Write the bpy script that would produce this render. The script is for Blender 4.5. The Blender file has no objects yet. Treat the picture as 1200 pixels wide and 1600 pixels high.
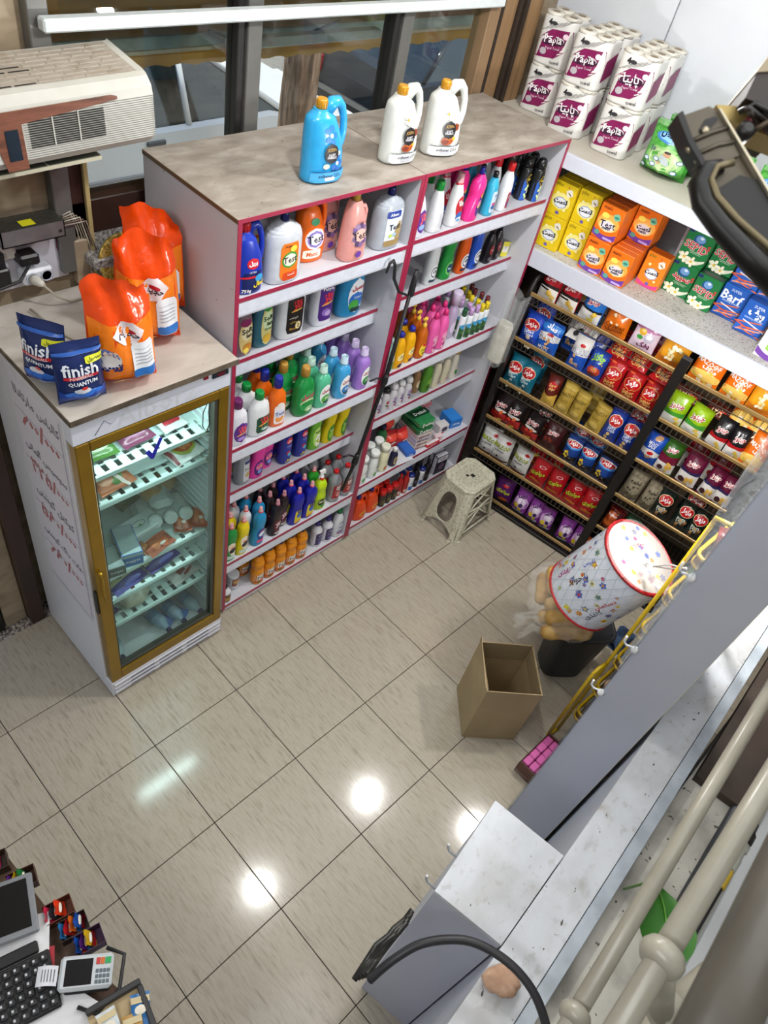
import bpy, bmesh, math, random, unicodedata
import numpy as np
from mathutils import Vector, Matrix, Euler
rnd = random.Random(7)
PI = math.pi
SC = bpy.context.scene
COL = SC.collection
# ---------------------------------------------------------------- camera
CAMROWS = ((0.702474, -0.688276, 0.181124), (-0.424029, -0.609140, -0.670185), (0.571602, 0.393986, -0.719754))
cd = bpy.data.cameras.new('camera'); cam = bpy.data.objects.new('camera', cd); COL.objects.link(cam)
_r, _d, _f = [Vector(v).normalized() for v in CAMROWS]
_m = Matrix((( _r.x, -_d.x, -_f.x), (_r.y, -_d.y, -_f.y), (_r.z, -_d.z, -_f.z))).to_4x4()
_m.translation = (-0.32758, -2.04744, 3.68235); cam.matrix_world = _m
cd.sensor_fit = 'HORIZONTAL'; cd.sensor_width = 36; cd.lens = 1160.3 * 36 / 1200; cd.clip_start = 0.05
cd.dof.use_dof = True; cd.dof.focus_distance = 4.0; cd.dof.aperture_fstop = 14
SC.camera = cam
# ---------------------------------------------------------------- sky, sun, lamps, exposure
w = bpy.data.worlds.new('sky'); SC.world = w; w.use_nodes = True
wn = w.node_tree.nodes; bg = wn['Background']
sky = wn.new('ShaderNodeTexSky'); sky.sky_type = 'NISHITA'; sky.sun_disc = False
sky.sun_elevation = math.radians(48); sky.sun_rotation = math.radians(150); sky.dust_density = 2.0
w.node_tree.links.new(sky.outputs[0], bg.inputs[0]); bg.inputs[1].default_value = 0.30
def light(name, kind, loc, power, col, size=.1, rot=(0, 0, 0), size_y=None, spread=None):
    l = bpy.data.lights.new(name, kind); l.energy = power; l.color = col
    if kind == 'AREA':
        l.size = size
        if size_y: l.shape = 'RECTANGLE'; l.size_y = size_y
    elif kind == 'POINT': l.shadow_soft_size = size
    elif kind == 'SUN': l.angle = size
    o = bpy.data.objects.new(name, l); COL.objects.link(o); o.location = loc; o.rotation_euler = rot
    return o
light('sun', 'SUN', (4, 6, 8), 5.5, (1, .95, .86), .01, (math.radians(-29), 0, math.radians(14)))
light('bulb_light', 'POINT', (2.58, -.74, 3.55), 70, (1, .99, .97), .06)
light('bulb_light', 'POINT', (1.26, -.71, 3.55), 62, (1, .99, .97), .06)
light('bulb_light', 'POINT', (2.48, -1.74, 2.12), 60, (1, .98, .95), .05)
light('fill_light', 'AREA', (.5, -2.2, 4.15), 20, (.95, .98, 1), 1.6, (0, 0, 0), 1.6)  # added soft fill from overhead, no real fixture hangs there
light('fill_light', 'AREA', (-1.7, -1.6, 4.15), 44, (.97, .98, 1), .5, (0, math.radians(-18), 0), 2.2)  # added side fill to brighten faces turned towards the left
SC.view_settings.view_transform = 'Standard'; SC.view_settings.look = 'None'
SC.view_settings.gamma = 1; SC.view_settings.exposure = -0.1; SC.view_settings.use_curve_mapping = False
SC.cycles.max_bounces = 8; SC.cycles.transparent_max_bounces = 16
SC.cycles.sample_clamp_indirect = 4
# ---------------------------------------------------------------- materials
_M = {}
def lin(h):
    h = h.lstrip('#'); c = [int(h[i:i+2], 16) / 255 for i in (0, 2, 4)]
    return tuple(x / 12.92 if x <= .04045 else ((x + .055) / 1.055) ** 2.4 for x in c) + (1,)
def M(hexc, rough=.35, metal=0, alpha=1, var=.06, scale=30, bump=0, sheen=0, emit=0):
    k = (hexc, rough, metal, alpha, var, scale, bump, emit)
    if k in _M: return _M[k]
    m = bpy.data.materials.new('m_' + hexc); m.use_nodes = True; nt = m.node_tree; b = nt.nodes['Principled BSDF']
    c = lin(hexc); b.inputs['Roughness'].default_value = rough; b.inputs['Metallic'].default_value = metal
    if var or bump:
        tc = nt.nodes.new('ShaderNodeTexCoord'); nz = nt.nodes.new('ShaderNodeTexNoise'); nz.inputs['Scale'].default_value = scale
        nz.inputs['Detail'].default_value = 3
        nt.links.new(tc.outputs['Object'], nz.inputs['Vector'])
    if var:
        r = nt.nodes.new('ShaderNodeValToRGB'); r.color_ramp.elements[0].position = .3; r.color_ramp.elements[1].position = .7
        r.color_ramp.elements[0].color = tuple(x * (1 - var) for x in c[:3]) + (1,)
        r.color_ramp.elements[1].color = tuple(min(1, x * (1 + var)) for x in c[:3]) + (1,)
        nt.links.new(nz.outputs['Fac'], r.inputs[0]); nt.links.new(r.outputs[0], b.inputs['Base Color'])
    else: b.inputs['Base Color'].default_value = c
    if bump:
        bp = nt.nodes.new('ShaderNodeBump'); bp.inputs['Strength'].default_value = bump; bp.inputs['Distance'].default_value = .01
        nt.links.new(nz.outputs['Fac'], bp.inputs['Height']); nt.links.new(bp.outputs[0], b.inputs['Normal'])
    if emit: b.inputs['Emission Color'].default_value = c; b.inputs['Emission Strength'].default_value = emit
    if alpha < 1: b.inputs['Alpha'].default_value = alpha
    _M[k] = m; return m
def M2(name, stops, scale=4, rough=.5, stretch=(1, 1, 1), detail=6, metal=0, bump=0, dist=0, coord='Object', spots=None, rotz=0):
    """procedural two- or many-colour noise material; spots=(colour, scale, threshold) adds scattered specks"""
    if name in _M: return _M[name]
    m = bpy.data.materials.new(name); m.use_nodes = True; nt = m.node_tree; b = nt.nodes['Principled BSDF']
    tc = nt.nodes.new('ShaderNodeTexCoord'); mp = nt.nodes.new('ShaderNodeMapping'); nz = nt.nodes.new('ShaderNodeTexNoise')
    mp.inputs['Scale'].default_value = stretch; mp.inputs['Rotation'].default_value = (0, 0, rotz)
    nz.inputs['Scale'].default_value = scale; nz.inputs['Detail'].default_value = detail
    nz.inputs['Distortion'].default_value = dist
    oi = nt.nodes.new('ShaderNodeObjectInfo'); ad = nt.nodes.new('ShaderNodeVectorMath'); sc = nt.nodes.new('ShaderNodeMath'); sc.operation = 'MULTIPLY'; sc.inputs[1].default_value = 37.0
    nt.links.new(oi.outputs['Random'], sc.inputs[0])
    nt.links.new(tc.outputs[coord], mp.inputs[0]); nt.links.new(mp.outputs[0], ad.inputs[0]); nt.links.new(sc.outputs[0], ad.inputs[1])
    nt.links.new(ad.outputs[0], nz.inputs['Vector'])
    r = nt.nodes.new('ShaderNodeValToRGB'); els = r.color_ramp.elements
    while len(els) < len(stops): els.new(.5)
    for e, (p_, c_) in zip(els, stops): e.position = p_; e.color = lin(c_)
    nt.links.new(nz.outputs['Fac'], r.inputs[0]); out = r.outputs[0]
    if spots:
        for (sc_col, ssc, th, *wd_) in spots:
            n2 = nt.nodes.new('ShaderNodeTexNoise'); n2.inputs['Scale'].default_value = ssc; n2.inputs['Detail'].default_value = 4
            nt.links.new(ad.outputs[0], n2.inputs['Vector'])
            rr = nt.nodes.new('ShaderNodeValToRGB'); rr.color_ramp.elements[0].position = th; rr.color_ramp.elements[1].position = th + (wd_[0] if wd_ else .03)
            if wd_: rr.color_ramp.elements[1].color = (wd_[1],)*3 + (1,)
            nt.links.new(n2.outputs['Fac'], rr.inputs[0])
            mx = nt.nodes.new('ShaderNodeMix'); mx.data_type = 'RGBA'; mx.inputs[7].default_value = lin(sc_col)
            nt.links.new(rr.outputs[0], mx.inputs[0]); nt.links.new(out, mx.inputs[6]); out = mx.outputs[2]
    nt.links.new(out, b.inputs['Base Color']); b.inputs['Roughness'].default_value = rough; b.inputs['Metallic'].default_value = metal
    if bump:
        bp = nt.nodes.new('ShaderNodeBump'); bp.inputs['Strength'].default_value = bump; bp.inputs['Distance'].default_value = .004
        nt.links.new(nz.outputs['Fac'], bp.inputs['Height']); nt.links.new(bp.outputs[0], b.inputs['Normal'])
    _M[name] = m; return m
def MGLASS(name, tint='ffffff', fac=.12, rough=.05, grad=None):
    """thin clear sheet: mostly see-through with a gloss on top"""
    if name in _M: return _M[name]
    m = bpy.data.materials.new(name); m.use_nodes = True; nt = m.node_tree; nt.nodes.remove(nt.nodes['Principled BSDF'])
    t = nt.nodes.new('ShaderNodeBsdfTransparent'); t.inputs[0].default_value = lin(tint)
    g = nt.nodes.new('ShaderNodeBsdfGlossy'); g.inputs['Roughness'].default_value = rough
    mx = nt.nodes.new('ShaderNodeMixShader'); mx.inputs[0].default_value = fac
    nt.links.new(t.outputs[0], mx.inputs[1]); nt.links.new(g.outputs[0], mx.inputs[2]); nt.links.new(mx.outputs[0], nt.nodes['Material Output'].inputs[0])
    _M[name] = m; return m
def MFILM(name, col='e8ecec', fac=.25):
    """wrinkled clear plastic film"""
    if name in _M: return _M[name]
    m = bpy.data.materials.new(name); m.use_nodes = True; nt = m.node_tree; b = nt.nodes['Principled BSDF']
    b.inputs['Base Color'].default_value = lin(col); b.inputs['Roughness'].default_value = .15
    tc = nt.nodes.new('ShaderNodeTexCoord'); nz = nt.nodes.new('ShaderNodeTexNoise'); nz.inputs['Scale'].default_value = 22; nz.inputs['Detail'].default_value = 4; nz.inputs['Distortion'].default_value = 1.5
    nt.links.new(tc.outputs['Object'], nz.inputs['Vector'])
    bp = nt.nodes.new('ShaderNodeBump'); bp.inputs['Strength'].default_value = .8; bp.inputs['Distance'].default_value = .02
    nt.links.new(nz.outputs['Fac'], bp.inputs['Height']); nt.links.new(bp.outputs[0], b.inputs['Normal'])
    b.inputs['Alpha'].default_value = fac
    _M[name] = m; return m
# ---------------------------------------------------------------- mesh building
class MB:
    def __init__(s): s.v = []; s.f = []; s.m = []; s.sm = []
    def add(s, vs, fs, mi=0, sm=False, X=None):
        o = len(s.v)
        if X is not None: vs = [tuple(X @ Vector(v)) for v in vs]
        s.v += [tuple(v) for v in vs]; s.f += [tuple(i + o for i in f) for f in fs]
        s.m += [mi] * len(fs); s.sm += [sm] * len(fs); return s
    def box(s, x0, x1, y0, y1, z0, z1, mi=0, bv=0, X=None):
        if x1 < x0: x0, x1 = x1, x0
        if y1 < y0: y0, y1 = y1, y0
        if z1 < z0: z0, z1 = z1, z0
        if bv <= 0:
            vs = [(x, y, z) for x in (x0, x1) for y in (y0, y1) for z in (z0, z1)]
            fs = [(0, 1, 3, 2), (4, 6, 7, 5), (0, 4, 5, 1), (2, 3, 7, 6), (0, 2, 6, 4), (1, 5, 7, 3)]
            return s.add(vs, fs, mi, False, X)
        b = min(bv, (x1-x0)/2.1, (y1-y0)/2.1, (z1-z0)/2.1); vs = []; idx = {}
        for i, (x, sx) in enumerate(((x0, 1), (x1, -1))):
            for j, (y, sy) in enumerate(((y0, 1), (y1, -1))):
                for k, (z, sz) in enumerate(((z0, 1), (z1, -1))):
                    for a in range(3):
                        idx[i, j, k, a] = len(vs)
                        vs.append((x if a == 0 else x + sx*b, y if a == 1 else y + sy*b, z if a == 2 else z + sz*b))
        fs = []
        for i in (0, 1): fs.append([idx[i, j, k, 0] for j, k in ((0, 0), (0, 1), (1, 1), (1, 0))][::1 if i == 0 else -1])
        for j in (0, 1): fs.append([idx[i, j, k, 1] for i, k in ((0, 0), (1, 0), (1, 1), (0, 1))][::1 if j == 0 else -1])
        for k in (0, 1): fs.append([idx[i, j, k, 2] for i, j in ((0, 0), (0, 1), (1, 1), (1, 0))][::1 if k == 0 else -1])
        for j in (0, 1):
            for k in (0, 1): fs.append([idx[0, j, k, 1], idx[1, j, k, 1], idx[1, j, k, 2], idx[0, j, k, 2]])
        for i in (0, 1):
            for k in (0, 1): fs.append([idx[i, 0, k, 0], idx[i, 1, k, 0], idx[i, 1, k, 2], idx[i, 0, k, 2]])
        for i in (0, 1):
            for j in (0, 1): fs.append([idx[i, j, 0, 0], idx[i, j, 1, 0], idx[i, j, 1, 1], idx[i, j, 0, 1]])
        for i in (0, 1):
            for j in (0, 1):
                for k in (0, 1): fs.append([idx[i, j, k, a] for a in range(3)])
        return s.add(vs, fs, mi, False, X)
    def loft(s, rings, mi=0, sm=True, cap0=True, cap1=True, closed=True, X=None):
        n = len(rings[0]); vs = [p for r in rings for p in r]; fs = []
        for i in range(len(rings) - 1):
            for j in range(n if closed else n - 1):
                a = i*n + j; b = i*n + (j+1) % n; fs.append((a, b, b + n, a + n))
        s.add(vs, fs, mi, sm, X); o = len(s.v) - len(vs)
        if cap0: s.f.append(tuple(range(o + n - 1, o - 1, -1))); s.m.append(mi); s.sm.append(False)
        if cap1: q = o + (len(rings)-1)*n; s.f.append(tuple(range(q, q + n))); s.m.append(mi); s.sm.append(False)
        return s
    def lathe(s, prof, n=16, mi=0, sm=True, X=None, c=(0, 0)):
        return s.loft([[(c[0] + r*math.cos(2*math.pi*j/n), c[1] + r*math.sin(2*math.pi*j/n), z) for j in range(n)] for r, z in prof], mi, sm, True, True, True, X)
    def tube(s, pts, r, n=8, mi=0, X=None, closed=False, smooth=0):
        pts = [Vector(p) for p in pts]
        if smooth:
            q = []; L = len(pts)
            for i in range(L - 1):
                p0, p1, p2, p3 = pts[max(i-1, 0)], pts[i], pts[i+1], pts[min(i+2, L-1)]
                for k in range(smooth):
                    t = k/smooth; q.append(.5*((2*p1) + (p2-p0)*t + (2*p0-5*p1+4*p2-p3)*t*t + (3*p1-p0-3*p2+p3)*t**3))
            if isinstance(r, (list, tuple)): r = [r[i] + (r[i+1]-r[i])*k/smooth for i in range(L-1) for k in range(smooth)] + [r[-1]]
            pts = q + [pts[-1]]
        rings = []; N = len(pts); up = None
        rr = r if isinstance(r, (list, tuple)) else [r]*N
        for i in range(N):
            t = (pts[(i+1) % N] - pts[i-1]) if closed or 0 < i < N-1 else (pts[1]-pts[0] if i == 0 else pts[-1]-pts[-2])
            t.normalize()
            if up is None: up = t.orthogonal().normalized()
            else:
                up = up - t*up.dot(t)
                up = up.normalized() if up.length > 1e-6 else t.orthogonal().normalized()
            b = t.cross(up)
            rings.append([tuple(pts[i] + (up*math.cos(2*math.pi*j/n) + b*math.sin(2*math.pi*j/n))*rr[i]) for j in range(n)])
        if closed: rings.append(rings[0])
        return s.loft(rings, mi, True, not closed, not closed, True, X)
    def grid(s, fn, nu, nv, mi=0, sm=True, X=None):
        vs = [fn(i/nu, j/nv) for j in range(nv+1) for i in range(nu+1)]
        fs = [(j*(nu+1)+i, j*(nu+1)+i+1, (j+1)*(nu+1)+i+1, (j+1)*(nu+1)+i) for j in range(nv) for i in range(nu)]
        return s.add(vs, fs, mi, sm, X)
    def prism(s, poly, z0, z1, mi=0, X=None, axis='z'):
        n = len(poly)
        f = {'z': lambda a, b, c: (a, b, c), 'y': lambda a, b, c: (a, c, b), 'x': lambda a, b, c: (c, a, b)}[axis]
        vs = [f(a, b, z0) for a, b in poly] + [f(a, b, z1) for a, b in poly]
        fs = [tuple(range(n-1, -1, -1)), tuple(range(n, 2*n))] + [(i, (i+1) % n, (i+1) % n + n, i + n) for i in range(n)]
        return s.add(vs, fs, mi, False, X)
    def mesh(s, name, mats, fixn=False):
        me = bpy.data.meshes.new(name); me.from_pydata(s.v, [], s.f)
        if not isinstance(mats, (list, tuple)): mats = [mats]
        for m in mats: me.materials.append(m)
        me.polygons.foreach_set('material_index', s.m); me.polygons.foreach_set('use_smooth', s.sm)
        if fixn:
            bm = bmesh.new(); bm.from_mesh(me); bmesh.ops.recalc_face_normals(bm, faces=bm.faces); bm.to_mesh(me); bm.free()
        me.update(); return me
def obj(name, mb, mats=None, parent=None, loc=(0, 0, 0), rot=(0, 0, 0), label=None, cat=None, group=None, kind=None, fixn=True):
    me = mb.mesh(name, mats, fixn) if isinstance(mb, MB) else mb
    o = bpy.data.objects.new(name, me); COL.objects.link(o); o.location = loc; o.rotation_euler = rot
    if parent is not None: o.parent = parent
    tag(o, label, cat, group, kind); return o
def tag(o, label=None, cat=None, group=None, kind=None):
    if label: o['label'] = label
    if cat: o['category'] = cat
    if group: o['group'] = group
    if kind: o['kind'] = kind
    return o
def empty(name, label, cat, loc=(0, 0, 0), rot=(0, 0, 0), group=None, kind=None):
    o = bpy.data.objects.new(name, None); COL.objects.link(o); o.empty_display_size = .02
    o.location = loc; o.rotation_euler = rot if isinstance(rot, (tuple, list, Euler)) else (0, 0, rot)
    return tag(o, label, cat, group, kind)
def put(parts, name, label, cat, loc, rot=0, group=None):
    """parts = [(part name, mesh, parent index or None)], meshes shared between all copies"""
    r = empty(name, label, cat, loc, rot, group); made = []
    for p in parts:
        o = bpy.data.objects.new(p[0], p[1]); COL.objects.link(o)
        o.parent = made[p[2]] if len(p) > 2 and p[2] is not None else r; made.append(o)
    return r
# ---------------------------------------------------------------- writing
_PF = {}
for _c in list(range(0xFB50, 0xFDFF)) + list(range(0xFE70, 0xFEFD)):
    _dd = unicodedata.decomposition(chr(_c))
    if _dd.startswith('<'):
        _k, *_h = _dd.split()
        if len(_h) == 1: _PF.setdefault(chr(int(_h[0], 16)), {})[_k] = chr(_c)
def fa(s):
    out = []
    for word in s.split(' '):
        g = []; prev = False
        for i, ch in enumerate(word):
            F = _PF.get(ch)
            if not F: g.append(ch); prev = False; continue
            nx = i + 1 < len(word) and '<final>' in _PF.get(word[i+1], {})
            can = '<initial>' in F
            k = ('<medial>' if prev and nx and can else '<final>' if prev else '<initial>' if nx and can else '<isolated>')
            g.append(F.get(k) or F.get('<isolated>') or ch); prev = can and nx
        out.append(''.join(reversed(g)) if any(c in _PF for c in word) else word)
    return ' '.join(reversed(out))
_TX = {}
def text(s, bold=.0):
    if (s, bold) in _TX: return _TX[s, bold]
    c = bpy.data.curves.new('t', 'FONT'); c.body = fa(s) if any(ord(x) > 0x5ff for x in s) else s
    c.resolution_u = 1; c.offset = bold
    o = bpy.data.objects.new('t', c); COL.objects.link(o)
    dg = bpy.context.evaluated_depsgraph_get(); me = o.evaluated_get(dg).to_mesh()
    v = np.array([x.co[:2] for x in me.vertices]) if len(me.vertices) else np.zeros((1, 2)); f = [tuple(p_.vertices) for p_ in me.polygons]
    bpy.data.objects.remove(o); bpy.data.curves.remove(c)
    v = v - (v.min(0) + v.max(0)) / 2; wd = max(v[:, 0].max()*2, 1e-6)
    _TX[s, bold] = (v / wd, f, (v[:, 1].max()*2) / wd); return _TX[s, bold]
def shape(kind, n=20, p=2.0):
    """outline of a flat printed shape in a unit box, as a fan"""
    if kind == 'o': return [(.5*math.cos(2*math.pi*i/n), .5*math.sin(2*math.pi*i/n)) for i in range(n)]
    return None
def decals(mb, surf, items, mats, a, h, cx=lambda z: 0.0, eps=.0007, e0=.0009):
    """printed shapes and words laid on a surface y = surf(x, z); x in units of a, z in units of h"""
    def mi(c):
        if c not in mats: mats.append(c)
        return mats.index(c)
    def at(X, pz, e):
        q = surf(X, pz)
        return (q[0], q[1] - e, q[2]) if isinstance(q, tuple) else (X, q - e, pz)
    for k, it in enumerate(items):
        e = e0 + eps*k
        if it[0] in 'ordl':                   # ellipse, rectangle, diamond-ish
            kd, col, x, z, wd, ht = it[:6]; rot = it[6] if len(it) > 6 else 0; nr = 8
            vs = []; fs = []; ncol = 6
            for j in range(nr + 1):
                tz = -.5 + j/nr; hw = .5
                if kd == 'o': hw = math.sqrt(max(0, .25 - tz*tz)) + .004
                elif kd == 'r': hw = .5 - .10*max(0, (abs(tz) - .38)/.12)
                else: hw = .5 - abs(tz)*.7
                for i in range(ncol + 1):
                    lx = (-1 + 2*i/ncol)*hw*wd*2*a; lz = tz*ht*h
                    if kd == 'l':
                        l0 = -.5 + .42*max(0, (tz + .05)/.55)**1.6; r0 = .5 - .42*max(0, (.05 - tz)/.55)**1.6; lx = (l0 + (r0 - l0)*i/ncol)*wd*2*a
                    px = x*a + lx*math.cos(rot) - lz*math.sin(rot); pz = z*h + lx*math.sin(rot) + lz*math.cos(rot)
                    X = cx(pz) + px; vs.append(at(X, pz, e))
            for j in range(nr):
                for i in range(ncol):
                    q = j*(ncol+1) + i; fs.append((q, q+1, q+ncol+2, q+ncol+1))
            mb.add(vs, fs, mi(col), True)
        elif it[0] == 'z':                   # full-width band between two curves: (z, colour, lo, hi, curve_lo, curve_hi)
            _, col, lo, hi, cl, ch = it[:6]; xw = it[6] if len(it) > 6 else .97; NU = 10; NV = 6
            vs = []; fs = []
            for j in range(NV + 1):
                for i in range(NU + 1):
                    u = -1 + 2*i/NU; z0 = (lo + cl*u*u)*h; z1 = (hi + ch*u*u)*h; pz = z0 + (z1 - z0)*j/NV; X = cx(pz) + u*xw*a
                    vs.append(at(X, pz, e))
            for j in range(NV):
                for i in range(NU):
                    q = j*(NU+1) + i; fs.append((q, q+1, q+NU+2, q+NU+1))
            mb.add(vs, fs, mi(col), True)
        elif it[0] == 't':                   # word
            _, col, s_, x, z, wd = it[:6]; rot = it[6] if len(it) > 6 else 0; bold = it[7] if len(it) > 7 else .02
            v, f, asp = text(s_, bold); W = wd*2*a; cr, sr = math.cos(rot), math.sin(rot); vs = []
            for q in v:
                px = x*a + (q[0]*cr - q[1]*sr)*W; pz = z*h + (q[0]*sr + q[1]*cr)*W
                X = cx(pz) + px; vs.append(at(X, pz, e + .0004))
            mb.add(vs, f, mi(col), False)
def print_parts(surf, items, a, h, cx=lambda z: 0.0, e0=.0009, bump=0, rough=.4, dz=.0004):
    """label (shapes) and lettering (words) as separate meshes"""
    out = []
    for nm, sel in (('label', [i if i[0] != 't' else None for i in items]), ('lettering', [i if i[0] == 't' else None for i in items])):
        mb = MB(); mats = []
        for k, it in enumerate(sel):
            if it is not None: decals(mb, surf, [it], mats, a, h, cx, 0, e0 + dz*k)
        if mb.v: out.append((nm, mb.mesh(nm, [M(c, rough, var=.03, scale=34 if bump else 30, bump=bump) for c in mats])))
    return out
# ---------------------------------------------------------------- bottles
def dense(secs, sub=4):
    P = [np.array(s, float) for s in secs]; out = []
    for i in range(len(P) - 1):
        p0, p1, p2, p3 = P[max(i-1, 0)], P[i], P[i+1], P[min(i+2, len(P)-1)]
        for t in np.arange(sub)/sub:
            m1 = (p2 - p0)/2; m2 = (p3 - p1)/2; t2, t3 = t*t, t**3
            q = (2*t3-3*t2+1)*p1 + (t3-2*t2+t)*m1 + (-2*t3+3*t2)*p2 + (t3-t2)*m2
            q[0] = p1[0] + (p2[0]-p1[0])*t; out.append(q)
    out.append(P[-1]); return np.array(out)
PROF = {  # z fraction, half width, half depth (in units of a, b), centre shift (in units of a)
 'flat': [(0, .86, .86, 0), (.02, .96, .96, 0), (.3, 1, 1, 0), (.55, .97, .97, 0), (.7, .86, .88, 0), (.8, .58, .7, 0), (.85, .42, .6, 0), (.87, .40, .58, 0)],
 'gel': [(0, .84, .86, 0), (.02, .94, .95, 0), (.2, 1, 1, 0), (.45, .96, 1, 0), (.62, .98, 1, 0), (.74, .8, .9, 0), (.81, .5, .7, 0), (.84, .42, .6, 0)],
 'duck': [(0, .9, .9, -.15), (.02, .98, .98, -.15), (.25, .95, .95, -.05), (.45, .78, .9, .12), (.62, .9, .95, .22), (.76, .8, .85, .26), (.84, .45, .6, .28), (.87, .38, .5, .28)],
 'waist': [(0, .9, .9, 0), (.02, 1, 1, 0), (.35, .98, .98, 0), (.5, .86, .86, 0), (.58, .88, .88, 0), (.7, .94, .94, 0), (.8, .7, .75, 0), (.86, .4, .45, 0), (.88, .38, .42, 0)],
 'round': [(0, .9, .9, 0), (.02, 1, 1, 0), (.3, 1, 1, 0), (.6, 1, 1, 0), (.66, .96, .96, 0), (.78, .6, .6, 0), (.84, .36, .36, 0), (.86, .34, .34, 0)],
 'can': [(0, .94, .94, 0), (.015, 1, 1, 0), (.3, 1, 1, 0), (.68, 1, 1, 0), (.72, .96, .96, 0), (.75, .86, .86, 0)],
 'jug': [(0, .86, .88, -.02), (.02, .97, .97, -.02), (.25, 1, 1, 0), (.5, .93, .98, -.08), (.68, .80, .92, -.2), (.8, .66, .8, -.28), (.87, .40, .55, -.3), (.9, .34, .48, -.3)],
 'bell': [(0, .92, .9, 0), (.02, 1, 1, 0), (.4, 1, 1, 0), (.68, .98, .98, 0), (.74, .93, .95, 0), (.76, .88, .93, 0), (.79, .84, .9, 0), (.81, .72, .85, 0), (.835, .66, .8, 0), (.85, .5, .7, 0), (.87, .42, .6, 0), (.9, .26, .4, 0)],
 'drop': [(0, .9, .9, 0), (.02, 1, 1, 0), (.25, 1, 1, 0), (.5, .86, .92, -.06), (.7, .66, .8, -.16), (.82, .48, .66, -.2), (.86, .4, .55, -.2)],
 'stack': [(0, .9, .9, 0), (.02, 1, 1, 0), (.4, 1, 1, 0), (.5, .84, .84, 0), (.56, .96, .96, 0), (.68, .98, .98, 0), (.75, .8, .8, 0), (.79, .84, .84, 0), (.85, .5, .5, 0), (.88, .4, .4, 0)],
 'tub': [(0, .92, .92, 0), (.02, .96, .96, 0), (.5, .99, .99, 0), (.82, 1, 1, 0), (.84, 1, 1, 0)],
}
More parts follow.
